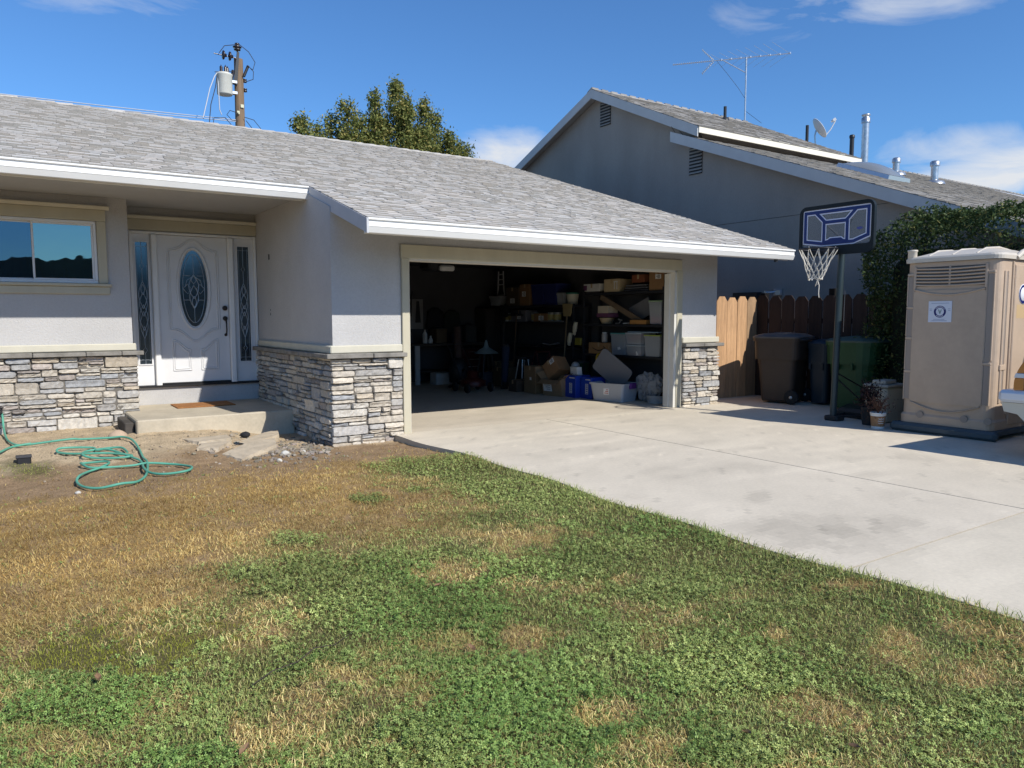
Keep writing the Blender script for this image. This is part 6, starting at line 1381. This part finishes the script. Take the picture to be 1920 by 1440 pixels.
pl = thing('loose_board', 'dark plank leaning diagonally across the middle shelf', 'board', (9.85, 10.8, 1.4))
t = MB(); t.obox((9.78, 10.78, 1.66), (.0, .62, .26), (.012, 0, 0), (0, -.02, .048)); t.build('plank', colmat('plank_dark', (.16, .115, .075)), pl)
pl2 = thing('picture_frame', 'grey framed panel leaning behind the plank', 'frame', (9.95, 10.4, 1.4))
t = MB(); t.obox((9.92, 10.42, 1.64), (.0, .26, -.10), (.008, 0, 0), (0, .06, .15)); fr_ = t.build('frame', colmat('frame_grey', (.16, .16, .17)), pl2)
carton('cream box propped under the plank', 9.72, 9.98, 11.12, 11.42, 1.60, 1.74, colmat('cream_box', (.55, .47, .35)), tape=False)
carton('purple lidded box below the cream box', 9.72, 9.98, 11.10, 11.46, 1.52, 1.598, colmat('purple_box', (.16, .06, .12)), tape=False)
bw = thing('basket', 'tan woven basket on the middle shelf', 'basket', (9.84, 11.25, 1.388)); t = MB(); t.lathe([(.10, 1.39), (.15, 1.50), (.155, 1.505), (.14, 1.505), (.09, 1.40)], 20, (9.84, 11.28, 0)); t.build('bowl', colmat('wicker', (.45, .35, .22)), bw)
tl_ = thing('hand_tool', 'shiny metal hand tool lying on the middle shelf', 'tool', (9.74, 10.85, 1.39)); t = MB(); t.tube([(9.74, 10.92, 1.40), (9.74, 10.82, 1.405), (9.74, 10.78, 1.44)], .012, 8); t.tube([(9.74, 10.74, 1.46), (9.74, 10.84, 1.48)], .016, 8); t.build('head', M['alu'], tl_)
tl_ = thing('scraper', 'white handled scraper on the middle shelf edge', 'tool', (9.74, 10.6, 1.39)); t = MB(); t.tube([(9.74, 10.70, 1.40), (9.75, 10.54, 1.41)], .012, 8); t.build('handle', whi, tl_)
# --- lower shelf
carton('cardboard box printed with a black smile arrow on the lower shelf', 9.69, 10.0, 11.05, 11.66, .802, 1.02, colmat('carton_amber', (.36, .205, .095)), mark=smile)
bt_ = thing('glass_jar', 'jar with a white lid above the smile box', 'jar', (9.8, 11.3, 1.022)); t = MB(); t.lathe([(.05, 1.024), (.06, 1.05), (.06, 1.18), (.045, 1.2)], 16, (9.8, 11.3, 0)); t.build('body', colmat('jar_pale', (.45, .42, .38), .3), bt_); t = MB(); t.lathe([(.05, 1.2), (.05, 1.225), (.002, 1.23)], 16, (9.8, 11.3, 0)); t.build('lid', whi, bt_)
tote('clear tote with teal lid holding white linens on the lower shelf', 9.69, 10.05, 10.60, 11.0, .802, 1.20, (.10, .34, .34), fill=.32, fillm=bluep, fill2=white_stuff)
tote('flat clear tote of red packets stacked on another clear tote', 9.69, 10.05, 10.16, 10.58, 1.01, 1.21, (.50, .56, .60), fill=.35, fillm=white_stuff, fill2=red)
tote('lower clear tote of mixed packets under the red packets', 9.69, 10.05, 10.16, 10.56, .802, .985, (.48, .54, .58), fill=.3, fillm=red, fill2=white_stuff)
tote('grey tote with lime lid at the right end of the lower shelf', 9.69, 10.05, 9.68, 10.08, .802, 1.18, (.36, .44, .10), fill=.7, fillm=colmat('packed_grey', (.22, .25, .28)))
tray_ = thing('tote_cover', 'pale blue plastic lid laid across the lower shelf totes', 'lid', (9.85, 10.1, 1.24)); t = MB(); t.bbox(9.68, 10.06, 9.72, 10.52, 1.235, 1.255, b=.006); t.build('panel', colmat('lid_blue', (.25, .35, .45), .3), tray_)
# --- floor in front of the shelving
big = thing('storage_tote', 'large clear storage tote with purple latch on the garage floor', 'storage box', (9.18, 10.3, 0))
def oriented(o, ang): o.rotation_euler = (0, 0, ang)
t = MB(); hx, hy = .27, .37
def rectl(f, z, r_=.05):
    out = []
    for sx, sy, a0 in ((1, 1, 0), (-1, 1, 90), (-1, -1, 180), (1, -1, 270)):
        for j in range(4): a = rad(a0+30*j); out.append((sx*(hx*f-r_)+r_*math.cos(a), sy*(hy*f-r_)+r_*math.sin(a), z))
    return out
secs = [rectl(.86, .004), rectl(.985, .30), rectl(1.04, .302), rectl(1.05, .335), rectl(.99, .335), rectl(.95, .30), rectl(.83, .012)]; n = 16
t.add([p for s_ in secs for p in s_], [(i*n+j, i*n+(j+1) % n, (i+1)*n+(j+1) % n, (i+1)*n+j) for i in range(6) for j in range(n)]+[list(range(n))[::-1], [6*n+j for j in range(n)]]); bgt = t.build('body', frost, big, local=True)
t = MB(); t.bbox(-.09, .09, -hy*1.07-.02, -hy*1.0, .24, .345, b=.01); t.build('latch', colmat('latch_purple', (.09, .02, .16), .4), big, local=True)
t = MB(); t.box(-hx*.955-.006, -hx*.955-.003, -.06, .06, .13, .24); l_ = t.build('label', M['paper'], big, local=True)
t = MB()
for k in range(3): t.box(-hx*.955-.008, -hx*.955-.0065, -.045, .04-.02*k, .15+.03*k, .163+.03*k)
t.build('label_print', red, l_, local=True); l_.rotation_euler = (0, .0, 0)
oriented(big, rad(14))
ld = thing('tote_cover', 'frosted tote lid standing upright in the large tote', 'lid', (9.2, 10.42, .33))
t = MB(); q = rrect(-.36, .36, -.24, .24, .07); t.prism([(0, y_, z) for y_, z in q], (.018, 0, 0)); t.prism([(-.004, y_, z) for y_, z in rrect(-.31, .31, -.19, .19, .05)], (.006, 0, 0)); t.build('panel', mat('frosted_lid', (.20, .21, .235), .4, trans=.3), ld, local=True); ld.rotation_euler = (rad(38), rad(-8), rad(20)); ld.location = (9.22, 10.42, .56)
blu = colmat('carton_blue', (.012, .045, .33), .45)
def tvmark(o, hx, hy, h):
    t = MB(); ys = -hy*.1
    for a in ((ys-.045, ys-.035, .09, .27), (ys+.025, ys+.035, .09, .27), (ys-.045, ys+.035, .268, .278), (ys-.045, ys+.035, .085, .095)): t.box(-hx-.004, -hx-.0008, *a)
    for k in range(4): t.box(-hx-.004, -hx-.0008, ys-.025, ys+.015, .11+.04*k, .13+.04*k)
    t.box(-hx-.004, -hx-.0008, -hy*.8, hy*.1, h-.05, h-.035)
    t.build('printed_panel', whi, o, local=True)
carton('left blue printed carton on the garage floor', 8.85, 9.2, 11.02, 11.36, 0, .42, blu, mark=tvmark, tape=False)
carton('right blue printed carton beside the clear tote', 8.95, 9.3, 10.68, 10.99, 0, .40, blu, mark=tvmark, tape=False)
pf = thing('paper_stack', 'white paper bundle on top of the left blue carton', 'paper', (9.0, 11.2, .42)); t = MB(); t.obox((9.02, 11.22, .50), (.06, 0, 0), (0, .10, .0), (.0, .01, .075)); t.build('sheets', whi, pf)
b1 = carton('plain upright carton furthest left on the garage floor', 8.66, 9.0, 12.05, 12.45, 0, .55, colmat('carton_dull', (.24, .165, .095)), mark=label_on(-.06, .0, .27, .33, lines=False))
b2 = carton('open carton with white shipping label sagging on the floor', 8.72, 9.12, 11.35, 11.85, 0, .36, colmat('carton_mid', (.28, .185, .105)), flaps=True, mark=label_on(.0, .22, .13, .33), rot=(rad(0), rad(-10), rad(10)))
b3 = carton('tilted carton with barcode label balanced on the open carton', 8.8, 9.15, 11.5, 11.85, .40, .72, colmat('carton_red', (.30, .17, .085)), mark=label_on(-.15, -.03, .20, .29), rot=(rad(-38), rad(6), rad(8)))
b4 = carton('small carton under the tilted carton', 8.9, 9.2, 11.40, 11.6, .0, .33, colmat('carton_small', (.26, .18, .10)))
bg = thing('plastic_bag', 'crumpled clear plastic bag of bottles on the floor by the jamb', 'bag', (9.55, 9.66, 0))
t = MB(); v_, f_ = rock(t, (9.58, 9.78, .24), .17, .27, .25, 17, 4, .22); rs = random.Random(44)
v_ = [(p[0]+.022*math.sin(p[1]*47+p[2]*31)*math.sin(p[2]*23+1), p[1]+.024*math.sin(p[0]*53+p[2]*37), max(.004, p[2]+.028*math.sin(p[0]*31+p[1]*41)+.02*math.sin(p[1]*83))) for p in v_]; t.add(v_, f_); t.build('bag', mat('bag_film', (.36, .38, .40), .2, alpha=.7, bump=(14, 1., .05), spec=.7), bg)
t = MB(); rs = random.Random(6)
for k in range(12): c_ = (9.58+rs.uniform(-.1, .1), 9.78+rs.uniform(-.16, .16), rs.uniform(.1, .4)); t.tube([c_, (c_[0]+rs.uniform(-.05, .05), c_[1]+rs.uniform(-.07, .07), c_[2]+rs.uniform(-.06, .08))], .03, 8)
t.build('bottle', colmat('bottle_pale', (.5, .5, .48), .3), bg)
tb = thing('storage_tub', 'shallow clear tub under the crumpled bag', 'storage box', (9.5, 9.6, 0)); t = MB(); t.lathe([(.16, .004), (.19, .14), (.2, .145), (.18, .14), (.15, .01)], 20, (9.52, 9.56, 0)); t.build('body', clear, tb)
# --- deeper shelving along the right wall
for k, (y_, lab_) in enumerate(((13.45, 'left dark blue storage bin on the upper deep shelf'), (12.98, 'right dark blue storage bin on the upper deep shelf'))):
    tote(lab_, 9.70, 10.1, y_-.22, y_+.22, 1.782, 2.22, (.03, .04, .16), m=colmat('tub_blue%d' % k, (.02, .03, .14), .4), name='blue_bin')
carton('tall brown carton left of the blue bins', 9.72, 10.1, 13.75, 14.15, 1.782, 2.26, brn, mark=label_on(-.05, .1, .2, .32)); carton('dark carton at the far end of the deep shelf', 9.72, 10.1, 14.2, 14.7, 1.782, 2.2, colmat('carton_dark', (.10, .075, .05)), mark=label_on(-.1, .08, .06, .17))
bk2 = thing('bucket', 'cream bucket with green lid on the deep shelf', 'bucket', (9.85, 12.35, 1.78)); t = MB(); t.lathe([(.10, 1.784), (.13, 2.0), (.13, 2.005)], 20, (9.85, 12.38, 0)); t.build('body', colmat('bucket_cream', (.55, .52, .42), .4), bk2); t = MB(); t.lathe([(.138, 2.0), (.138, 2.03), (.002, 2.04)], 20, (9.85, 12.38, 0)); t.build('lid', colmat('lid_green', (.04, .22, .16), .4), bk2)
tote('grey tub beside the cream bucket on the deep shelf', 9.72, 10.06, 12.56, 12.76, 1.782, 2.02, (.2, .22, .24), fill=.6, fillm=colmat('packed_dark', (.12, .13, .15)))
carton('grey box on the middle deep shelf', 9.72, 10.05, 13.9, 14.5, 1.422, 1.68, colmat('carton_grey', (.16, .16, .18)), mark=label_on(-.1, .08, .06, .17)); carton('low brown box on the middle deep shelf', 9.72, 10.05, 13.1, 13.6, 1.422, 1.60, brn, mark=label_on(-.12, .06, .03, .13))
cb = thing('crowbar', 'shiny chrome bar lying on the middle deep shelf', 'tool', (9.72, 12.8, 1.43)); t = MB(); t.tube([(9.70, 13.3, 1.435), (9.70, 12.5, 1.435)], .014, 8); t.build('bar', M['alu'], cb)
gv = thing('work_gloves', 'pair of pale work gloves hanging on the shelf post', 'gloves', (9.64, 11.98, 1.3)); t = MB()
for k, (dy, z0) in enumerate(((0, 1.42), (.17, 1.20))):
    p = Vector((9.62, 11.98+dy, z0)); t.tube([p, p-Vector((0, -.03, .10)), p-Vector((0, -.05, .19))], [.04, .05, .045], 8)
    for q in range(4): e = p-Vector((0, -.02-.022*q, .19)); t.tube([e, e-Vector((0, -.005, .08-.01*abs(q-1)))], [.013, .010], 6)
t.build('glove', colmat('glove_cream', (.50, .48, .38)), gv)
yb_ = thing('yellow_case', 'olive yellow tool case hanging below the shelf end', 'case', (9.75, 11.95, .9)); t = MB(); t.bbox(9.68, 9.8, 11.9, 12.1, .95, 1.10, b=.012); t.build('body', colmat('case_olive', (.22, .20, .03), .4), yb_)
gt = thing('trash_bin', 'dark green plastic bin between the two shelves', 'bin', (9.85, 12.0, 0)); t = MB(); t.lathe([(.15, .01), (.19, .55), (.2, .56), (.2, .6)], 20, (9.75, 12.0, 0)); t.build('body', colmat('bin_dark_green', (.02, .06, .03)), gt); t = MB(); t.lathe([(.205, .6), (.2, .64), (.1, .68), (.002, .69)], 20, (9.75, 12.0, 0)); t.build('lid', M['black'], gt)
bl2 = thing('sports_ball', 'pale grey ball beside the blue cartons', 'ball', (9.3, 11.5, .5)); v_, f_ = rock(None, (9.32, 11.62, .56), .085, .085, .085, 5, 3, .0); t = MB(); t.add(v_, f_, smooth=True); t.build('ball', colmat('ball_pale', (.5, .5, .52)), bl2)
yt = thing('tape_reel', 'yellow tie-down strap coiled behind the tote', 'strap', (9.4, 11.1, .6)); t = MB(); t.tube([(9.5, 11.12+.07*math.cos(a), .72+.09*math.sin(a)) for a in np.linspace(0, 2*math.pi, 17)[:-1]], .022, 8, closed=True); t.build('coil', colmat('strap_yellow', (.45, .30, .03)), yt)
# --- back wall
wbn = thing('workbench', 'dark workbench along the back wall of the garage', 'workbench', (8.2, 15.6, 0))
dkw = colmat('bench_dark', (.05, .04, .03)); t = MB(); t.bbox(7.2, 9.6, 15.35, 15.97, .86, .92, b=.006); t.build('worktop', dkw, wbn)
for x in (7.25, 9.5):
    for y_ in (15.4, 15.9): t = MB(); t.box(x, x+.07, y_, y_+.06, 0, .86); t.build('leg', dkw, wbn)
t = MB(); t.box(7.4, 9.4, 15.4, 15.95, .25, .29); t.build('lower_shelf', dkw, wbn)
carton('white box with printed lines on the floor by the workbench', 8.02, 8.42, 15.0, 15.3, .0, .26, whi, mark=None, tape=False)
lv_ = thing('spirit_level', 'pale notched board standing against the back wall', 'board', (7.62, 15.2, 0)); t = MB(); t.bbox(7.60, 7.72, 15.2, 15.24, .0, .88, b=.006); t.build('panel', colmat('panel_pale', (.45, .45, .45)), lv_)
pb = thing('pegboard', 'grey pegboard on the back wall hung with tools', 'pegboard', (7.9, 15.98, 1.7)); t = MB(); t.box(7.3, 8.2, 15.97, 15.995, 1.25, 1.95); t.build('panel', colmat('peg_grey', (.25, .25, .25)), pb)
for k, x in enumerate((7.62, 7.74, 7.86, 7.98)):
    o = thing('hand_saw' if k == 3 else 'pry_bar', ('leftmost dark bar hung on the grey pegboard', 'second dark bar on the grey pegboard', 'third dark bar on the grey pegboard', 'wide dark saw at the right of the pegboard')[k], 'tool', (x, 15.93, 1.5)); t = MB()
    if k < 3: t.tube([(x, 15.93, 1.55), (x+.02, 15.93, 2.0), (x+.06, 15.93, 2.12)], .018, 7)
    else: t.prism([(x, 15.93, 1.4), (x+.14, 15.93, 1.4), (x+.10, 15.93, 1.9), (x+.04, 15.93, 1.9)], (0, .01, 0))
    t.build('blade', M['dark_metal'], o)
for k, (x, z, lab_) in enumerate(((8.0, 1.12, 'tall white bottle on the workbench'), (8.15, .98, 'short white bottle on the workbench'))):
    o = thing('spray_bottle', lab_, 'bottle', (x, 15.5, .92)); t = MB(); t.lathe([(.05, .925), (.055, .95), (.055, z+.02), (.02, z+.08), (.02, z+.12)], 14, (x, 15.5, 0)); t.build('body', whi, o)
sa = thing('table_saw', 'bench saw with pale blue cover on a dark stand', 'saw', (8.85, 14.2, 0)); t = MB(); t.lathe([(.28, .72), (.25, .75), (.16, .80), (.06, .86), (.03, .98), (.01, 1.02)], 18, (8.85, 14.2, 0)); t.build('cover', colmat('cover_teal', (.28, .36, .38), .7), sa)
for a in (40, 130, 220, 310): t = MB(); t.tube([(8.85+.12*math.cos(rad(a)), 14.2+.12*math.sin(rad(a)), .74), (8.85+.26*math.cos(rad(a)), 14.2+.26*math.sin(rad(a)), .0)], .025, 8); t.build('leg', M['dark_metal'], sa)
sto = thing('shop_stool', 'dark metal stool in front of the deep shelving', 'stool', (9.3, 13.4, 0)); t = MB(); t.lathe([(.17, .62), (.18, .64), (.18, .67), (.01, .69)], 18, (9.3, 13.4, 0)); t.build('seat', M['black'], sto)
for a in (45, 135, 225, 315): t = MB(); t.tube([(9.3+.1*math.cos(rad(a)), 13.4+.1*math.sin(rad(a)), .62), (9.3+.2*math.cos(rad(a)), 13.4+.2*math.sin(rad(a)), 0)], .014, 8); t.build('leg', M['alu'], sto)
# bicycle leaning deep in the garage
bi = thing('bicycle', 'dark bicycle leaning in front of the deep shelving', 'bicycle', (9.2, 12.9, 0))
for y_ in (12.45, 13.35):
    t = MB(); t.tube([(9.42, y_+.31*math.cos(a), .33+.31*math.sin(a)) for a in np.linspace(0, 2*math.pi, 29)[:-1]], .02, 7, closed=True); w__ = t.build('wheel', M['rubber'], bi)
    t = MB()
    for a in np.linspace(0, 2*math.pi, 13)[:-1]: t.tube([(9.42, y_, .33), (9.42, y_+.29*math.cos(a), .33+.29*math.sin(a))], .002, 4)
    t.build('spokes', M['alu'], w__)
t = MB()
for a, b in (((12.45, .33), (12.62, .80)), ((12.62, .80), (13.1, .78)), ((12.62, .74), (12.92, .36)), ((13.1, .82), (12.92, .36)), ((12.92, .36), (13.35, .33)), ((13.1, .78), (13.35, .33))): t.tube([(9.42, *a), (9.42, *b)], .016, 8)
t.build('frame', colmat('bike_frame', (.10, .03, .03), .3), bi)
t = MB(); t.tube([(9.20, 12.55, .98), (9.42, 12.60, .95), (9.64, 12.55, .98)], .013, 8); t.build('handlebar', M['alu'], bi)
t = MB(); t.bbox(9.36, 9.48, 13.0, 13.26, .88, .93, b=.02); t.build('saddle', M['black'], bi)
# opener and ladder overhead
op = thing('door_opener', 'garage door opener with white lamp lens under the ceiling', 'opener', (7.0, 13, 2.5)); t = MB(); t.bbox(6.72, 7.28, 12.8, 13.25, 2.42, 2.6, b=.05); t.tube([(7.0, 12.8, 2.56), (7.0, 9.2, 2.6)], .025, 8); t.tube([(7.0, 13.0, 2.6), (7.0, 13.0, 2.72)], .02, 6); t.build('housing', M['black'], op)
t = MB(); t.bbox(6.92, 7.24, 12.72, 12.83, 2.41, 2.52, b=.03); t.build('lamp_lens', colmat('lens_white', (.62, .62, .60), .3), op)
la = thing('step_ladder', 'small white step ladder hung high on the back right wall', 'ladder', (10.1, 15.4, 2.2)); t = MB()
for s_ in (-.10, .10): t.tube([(9.9, 15.2+s_, 2.62), (9.9, 15.2+s_*1.25, 2.2), (9.9, 15.2+s_*1.6, 2.05)], .018, 6)
for z in (2.3, 2.42, 2.54): t.tube([(9.9, 15.1, z), (9.9, 15.3, z)], .014, 6)
t.tube([(9.9, 15.04, 2.05), (9.9, 15.36, 2.05)], .016, 6); t.build('frame', colmat('ladder_white', (.5, .5, .5)), la)
tote('pale tub beneath the step ladder on the deep shelf', 9.7, 10.1, 14.95, 15.4, 1.80, 2.0, (.4, .4, .42), fill=.5, fillm=white_stuff, name='storage_tote')

# more things crowding the back of the garage
cab = thing('storage_cabinet', 'tall dark cabinet against the back wall beside the workbench', 'cabinet', (9.8, 15.7, 0))
t = MB(); t.bbox(9.62, 10.17, 15.45, 15.96, .0, 1.75, b=.01); t.build('carcass', dkw, cab)
for z in (.9,): t = MB(); t.bbox(9.64, 9.885, 15.42, 15.448, .06, 1.7, b=.006); t.build('door', colmat('cab_door', (.06, .05, .045)), cab); t = MB(); t.bbox(9.905, 10.15, 15.42, 15.448, .06, 1.7, b=.006); t.build('door', colmat('cab_door2', (.06, .05, .045)), cab)
chest = thing('tool_chest', 'low red-black drawer chest under the workbench end', 'tool chest', (9.0, 15.2, 0)); t = MB(); t.bbox(8.7, 9.3, 15.02, 15.33, .05, .78, b=.012); t.build('body', colmat('chest_dark', (.05, .012, .012), .4), chest)
for k in range(4): t = MB(); t.bbox(8.73, 9.27, 15.0, 15.018, .10+.17*k, .24+.17*k, b=.004); d_ = t.build('drawer', colmat('drawer_dark', (.06, .014, .014), .4), chest); t = MB(); t.tube([(8.85, 14.985, .21+.17*k), (9.15, 14.985, .21+.17*k)], .007, 6); t.build('handle', M['alu'], d_)
rs = random.Random(61)
for k, (x, z, w_, h_, c_, lab_) in enumerate(((7.55, .92, .30, .26, (.05, .05, .06), 'dark tool case at the left end of the workbench'), (8.45, .92, .28, .34, (.10, .07, .04), 'brown crate in the middle of the workbench'), (8.85, .92, .26, .22, (.03, .05, .09), 'navy tool case on the right half of the workbench'), (9.25, .92, .3, .4, (.06, .06, .055), 'grey toolbox at the right end of the workbench'))):
    o = thing('tool_case', lab_, 'tool case', (x, 15.65, z)); t = MB(); t.bbox(x-w_/2, x+w_/2, 15.5, 15.85, z+.001, z+h_, b=.012); t.build('body', colmat('case_%d' % k, c_, .5), o); t = MB(); t.tube([(x-.07, 15.66, z+h_-.01), (x-.06, 15.66, z+h_+.045), (x+.06, 15.66, z+h_+.045), (x+.07, 15.66, z+h_-.01)], .011, 6); t.build('handle', M['black'], o)
sv = thing('shop_vac', 'dark drum vacuum cleaner standing before the workbench', 'vacuum', (8.3, 14.5, 0)); t = MB(); t.lathe([(.17, .08), (.2, .1), (.21, .42), (.2, .44)], 20, (8.3, 14.5, 0)); t.build('drum', M['dark_metal'], sv); t = MB(); t.lathe([(.205, .44), (.2, .5), (.12, .6), (.05, .62), (.002, .625)], 20, (8.3, 14.5, 0)); t.build('lid', M['black'], sv)
t = MB(); t.tube(smooth_path([(8.3, 14.3, .35), (8.2, 14.0, .4), (8.0, 13.95, .15), (7.9, 14.2, .03), (8.1, 14.35, .03)]), .028, 8); t.build('hose', M['black'], sv)
for k, (x, y_, lab_) in enumerate(((8.75, 13.3, 'dark folded camp chair leaning left of the bicycle'), (8.55, 14.9, 'dark rolled rug standing by the workbench'))):
    o = thing('camp_chair' if k == 0 else 'rolled_rug', lab_, 'chair' if k == 0 else 'rug', (x, y_, 0)); t = MB()
    if k == 0:
        for dx, dy in ((0, 0), (.07, .02), (.03, .08), (-.04, .06)): t.tube([(x+dx, y_+dy, .0), (x+dx*.6+.05, y_+dy*.6, .95)], .022, 6)
        t.build('frame', M['dark_metal'], o); t = MB(); t.tube([(x+.02, y_+.04, .15), (x+.05, y_+.03, .9)], [.07, .09], 10); t.build('fabric', colmat('camp_fabric', (.02, .03, .06), .9), o)
    else: t.tube([(x, y_, .0), (x+.05, y_+.15, 1.3)], .09, 14); t.build('roll', colmat('rug_dark', (.09, .06, .05), .95), o)
for k, (x, z, lab_) in enumerate(((8.5, 1.75, 'dark jacket hung on the back wall, left one'), (8.95, 1.7, 'dark jacket hung on the back wall, right one'))):
    o = thing('jacket', lab_, 'jacket', (x, 15.93, z)); t = MB(); t.prism([(x-.06, 15.97, z), (x+.06, 15.97, z), (x+.2, 15.97, z-.09), (x+.24, 15.97, z-.5), (x+.17, 15.97, z-.52), (x+.16, 15.97, z-.68), (x-.16, 15.97, z-.68), (x-.17, 15.97, z-.52), (x-.24, 15.97, z-.5), (x-.2, 15.97, z-.09)], (0, -.09, 0)); t.build('cloth', colmat('jacket_%d' % k, ((.02, .02, .025), (.03, .035, .03))[k], .95), o, bevel=.02)

can = None
for k, y_ in enumerate((12.85, 13.06, 13.68, 14.56, 14.78)):
    if can is None:
        can = thing('paint_can', 'grey metal paint can on the deep shelving', 'paint can', (9.82, y_, 1.422), 'paint cans on the deep shelving')
        t = MB(); t.lathe([(.085, .0), (.085, .19), (.09, .195), (.09, .205), (.075, .205)], 18); t.build('tin', M['galv'], can, local=True)
        t = MB(); t.lathe([(.0865, .04), (.0865, .16)], 18); t.build('label', colmat('paint_label', (.35, .3, .12)), can, local=True)
    else:
        o = can.copy(); C.objects.link(o); o.location = (9.82, y_, 1.422)
        for ch in can.children: q = ch.copy(); C.objects.link(q); q.parent = o
for k, (x, y_, c_, lab_) in enumerate(((9.55, 14.2, (.12, .08, .05), 'wooden handled rake leaning on the deep shelving'), (9.5, 14.6, (.05, .05, .05), 'dark handled shovel leaning beside the rake'), (9.52, 12.3, (.16, .12, .07), 'pale broom leaning near the bicycle'))):
    o = thing(('rake', 'shovel', 'broom')[k], lab_, ('rake', 'shovel', 'broom')[k], (x, y_, 0)); t = MB(); t.tube([(x, y_, .02), (x+.14, y_+.03, 1.55)], .016, 8); t.build('handle', colmat('handle_%d' % k, c_), o)
    t = MB()
    if k == 0: t.box(x-.03, x+.17, y_-.2, y_+.24, 1.55, 1.59); [t.box(x+.10, x+.115, y_-.18+.05*j, y_-.17+.05*j, 1.59, 1.67) for j in range(8)]
    if k == 1: t.prism([(x+.13, y_-.08, 1.52), (x+.13, y_+.14, 1.52), (x+.15, y_+.13, 1.78), (x+.15, y_+.03, 1.84), (x+.15, y_-.07, 1.78)], (.012, 0, 0))
    if k == 2: t.prism([(x+.12, y_-.06, 1.54), (x+.12, y_+.12, 1.54), (x+.15, y_+.20, 1.80), (x+.15, y_-.14, 1.80)], (.05, 0, 0))
    t.build('head', (M['dark_metal'], M['dark_metal'], colmat('straw_head', (.32, .25, .12)))[k], o)
for k, (x, y_, w_, d_, h_, c_, lab_) in enumerate(((9.15, 13.9, .4, .35, .42, (.12, .085, .05), 'dark carton on the floor beyond the stool'), (9.0, 14.4, .45, .4, .30, (.05, .06, .08), 'navy carton on the floor beside the tool chest'), (9.35, 14.3, .35, .35, .52, (.16, .12, .07), 'taller carton on the floor against the deep shelving'), (8.75, 12.75, .34, .3, .24, (.08, .06, .045), 'low dark carton behind the upright carton'))): carton(lab_, x-w_/2, x+w_/2, y_-d_/2, y_+d_/2, 0, h_, colmat('floor_carton_%d' % k, c_))
mw = thing('lawn_mower', 'dark push mower parked deep on the garage floor', 'lawn mower', (7.9, 13.2, 0)); t = MB(); t.lathe([(.26, .12), (.28, .22), (.2, .27), (.12, .30), (.12, .42), (.002, .44)], 20, (7.9, 13.2, 0)); t.build('deck', colmat('mower_red', (.06, .012, .01), .4), mw)
for dx in (-.25, .25):
    for dy in (-.25, .25): t = MB(); t.lathe([(.002, -.025), (.09, -.025), (.1, 0), (.09, .025), (.002, .025)], 16, (7.9+dx*1.1, 13.2+dy, .1), axis='x'); t.build('wheel', M['rubber'], mw)
t = MB(); t.tube([(7.72, 13.35, .25), (7.72, 13.95, .95), (8.08, 13.95, .95), (8.08, 13.35, .25)], .013, 8); t.build('handlebar', M['dark_metal'], mw)
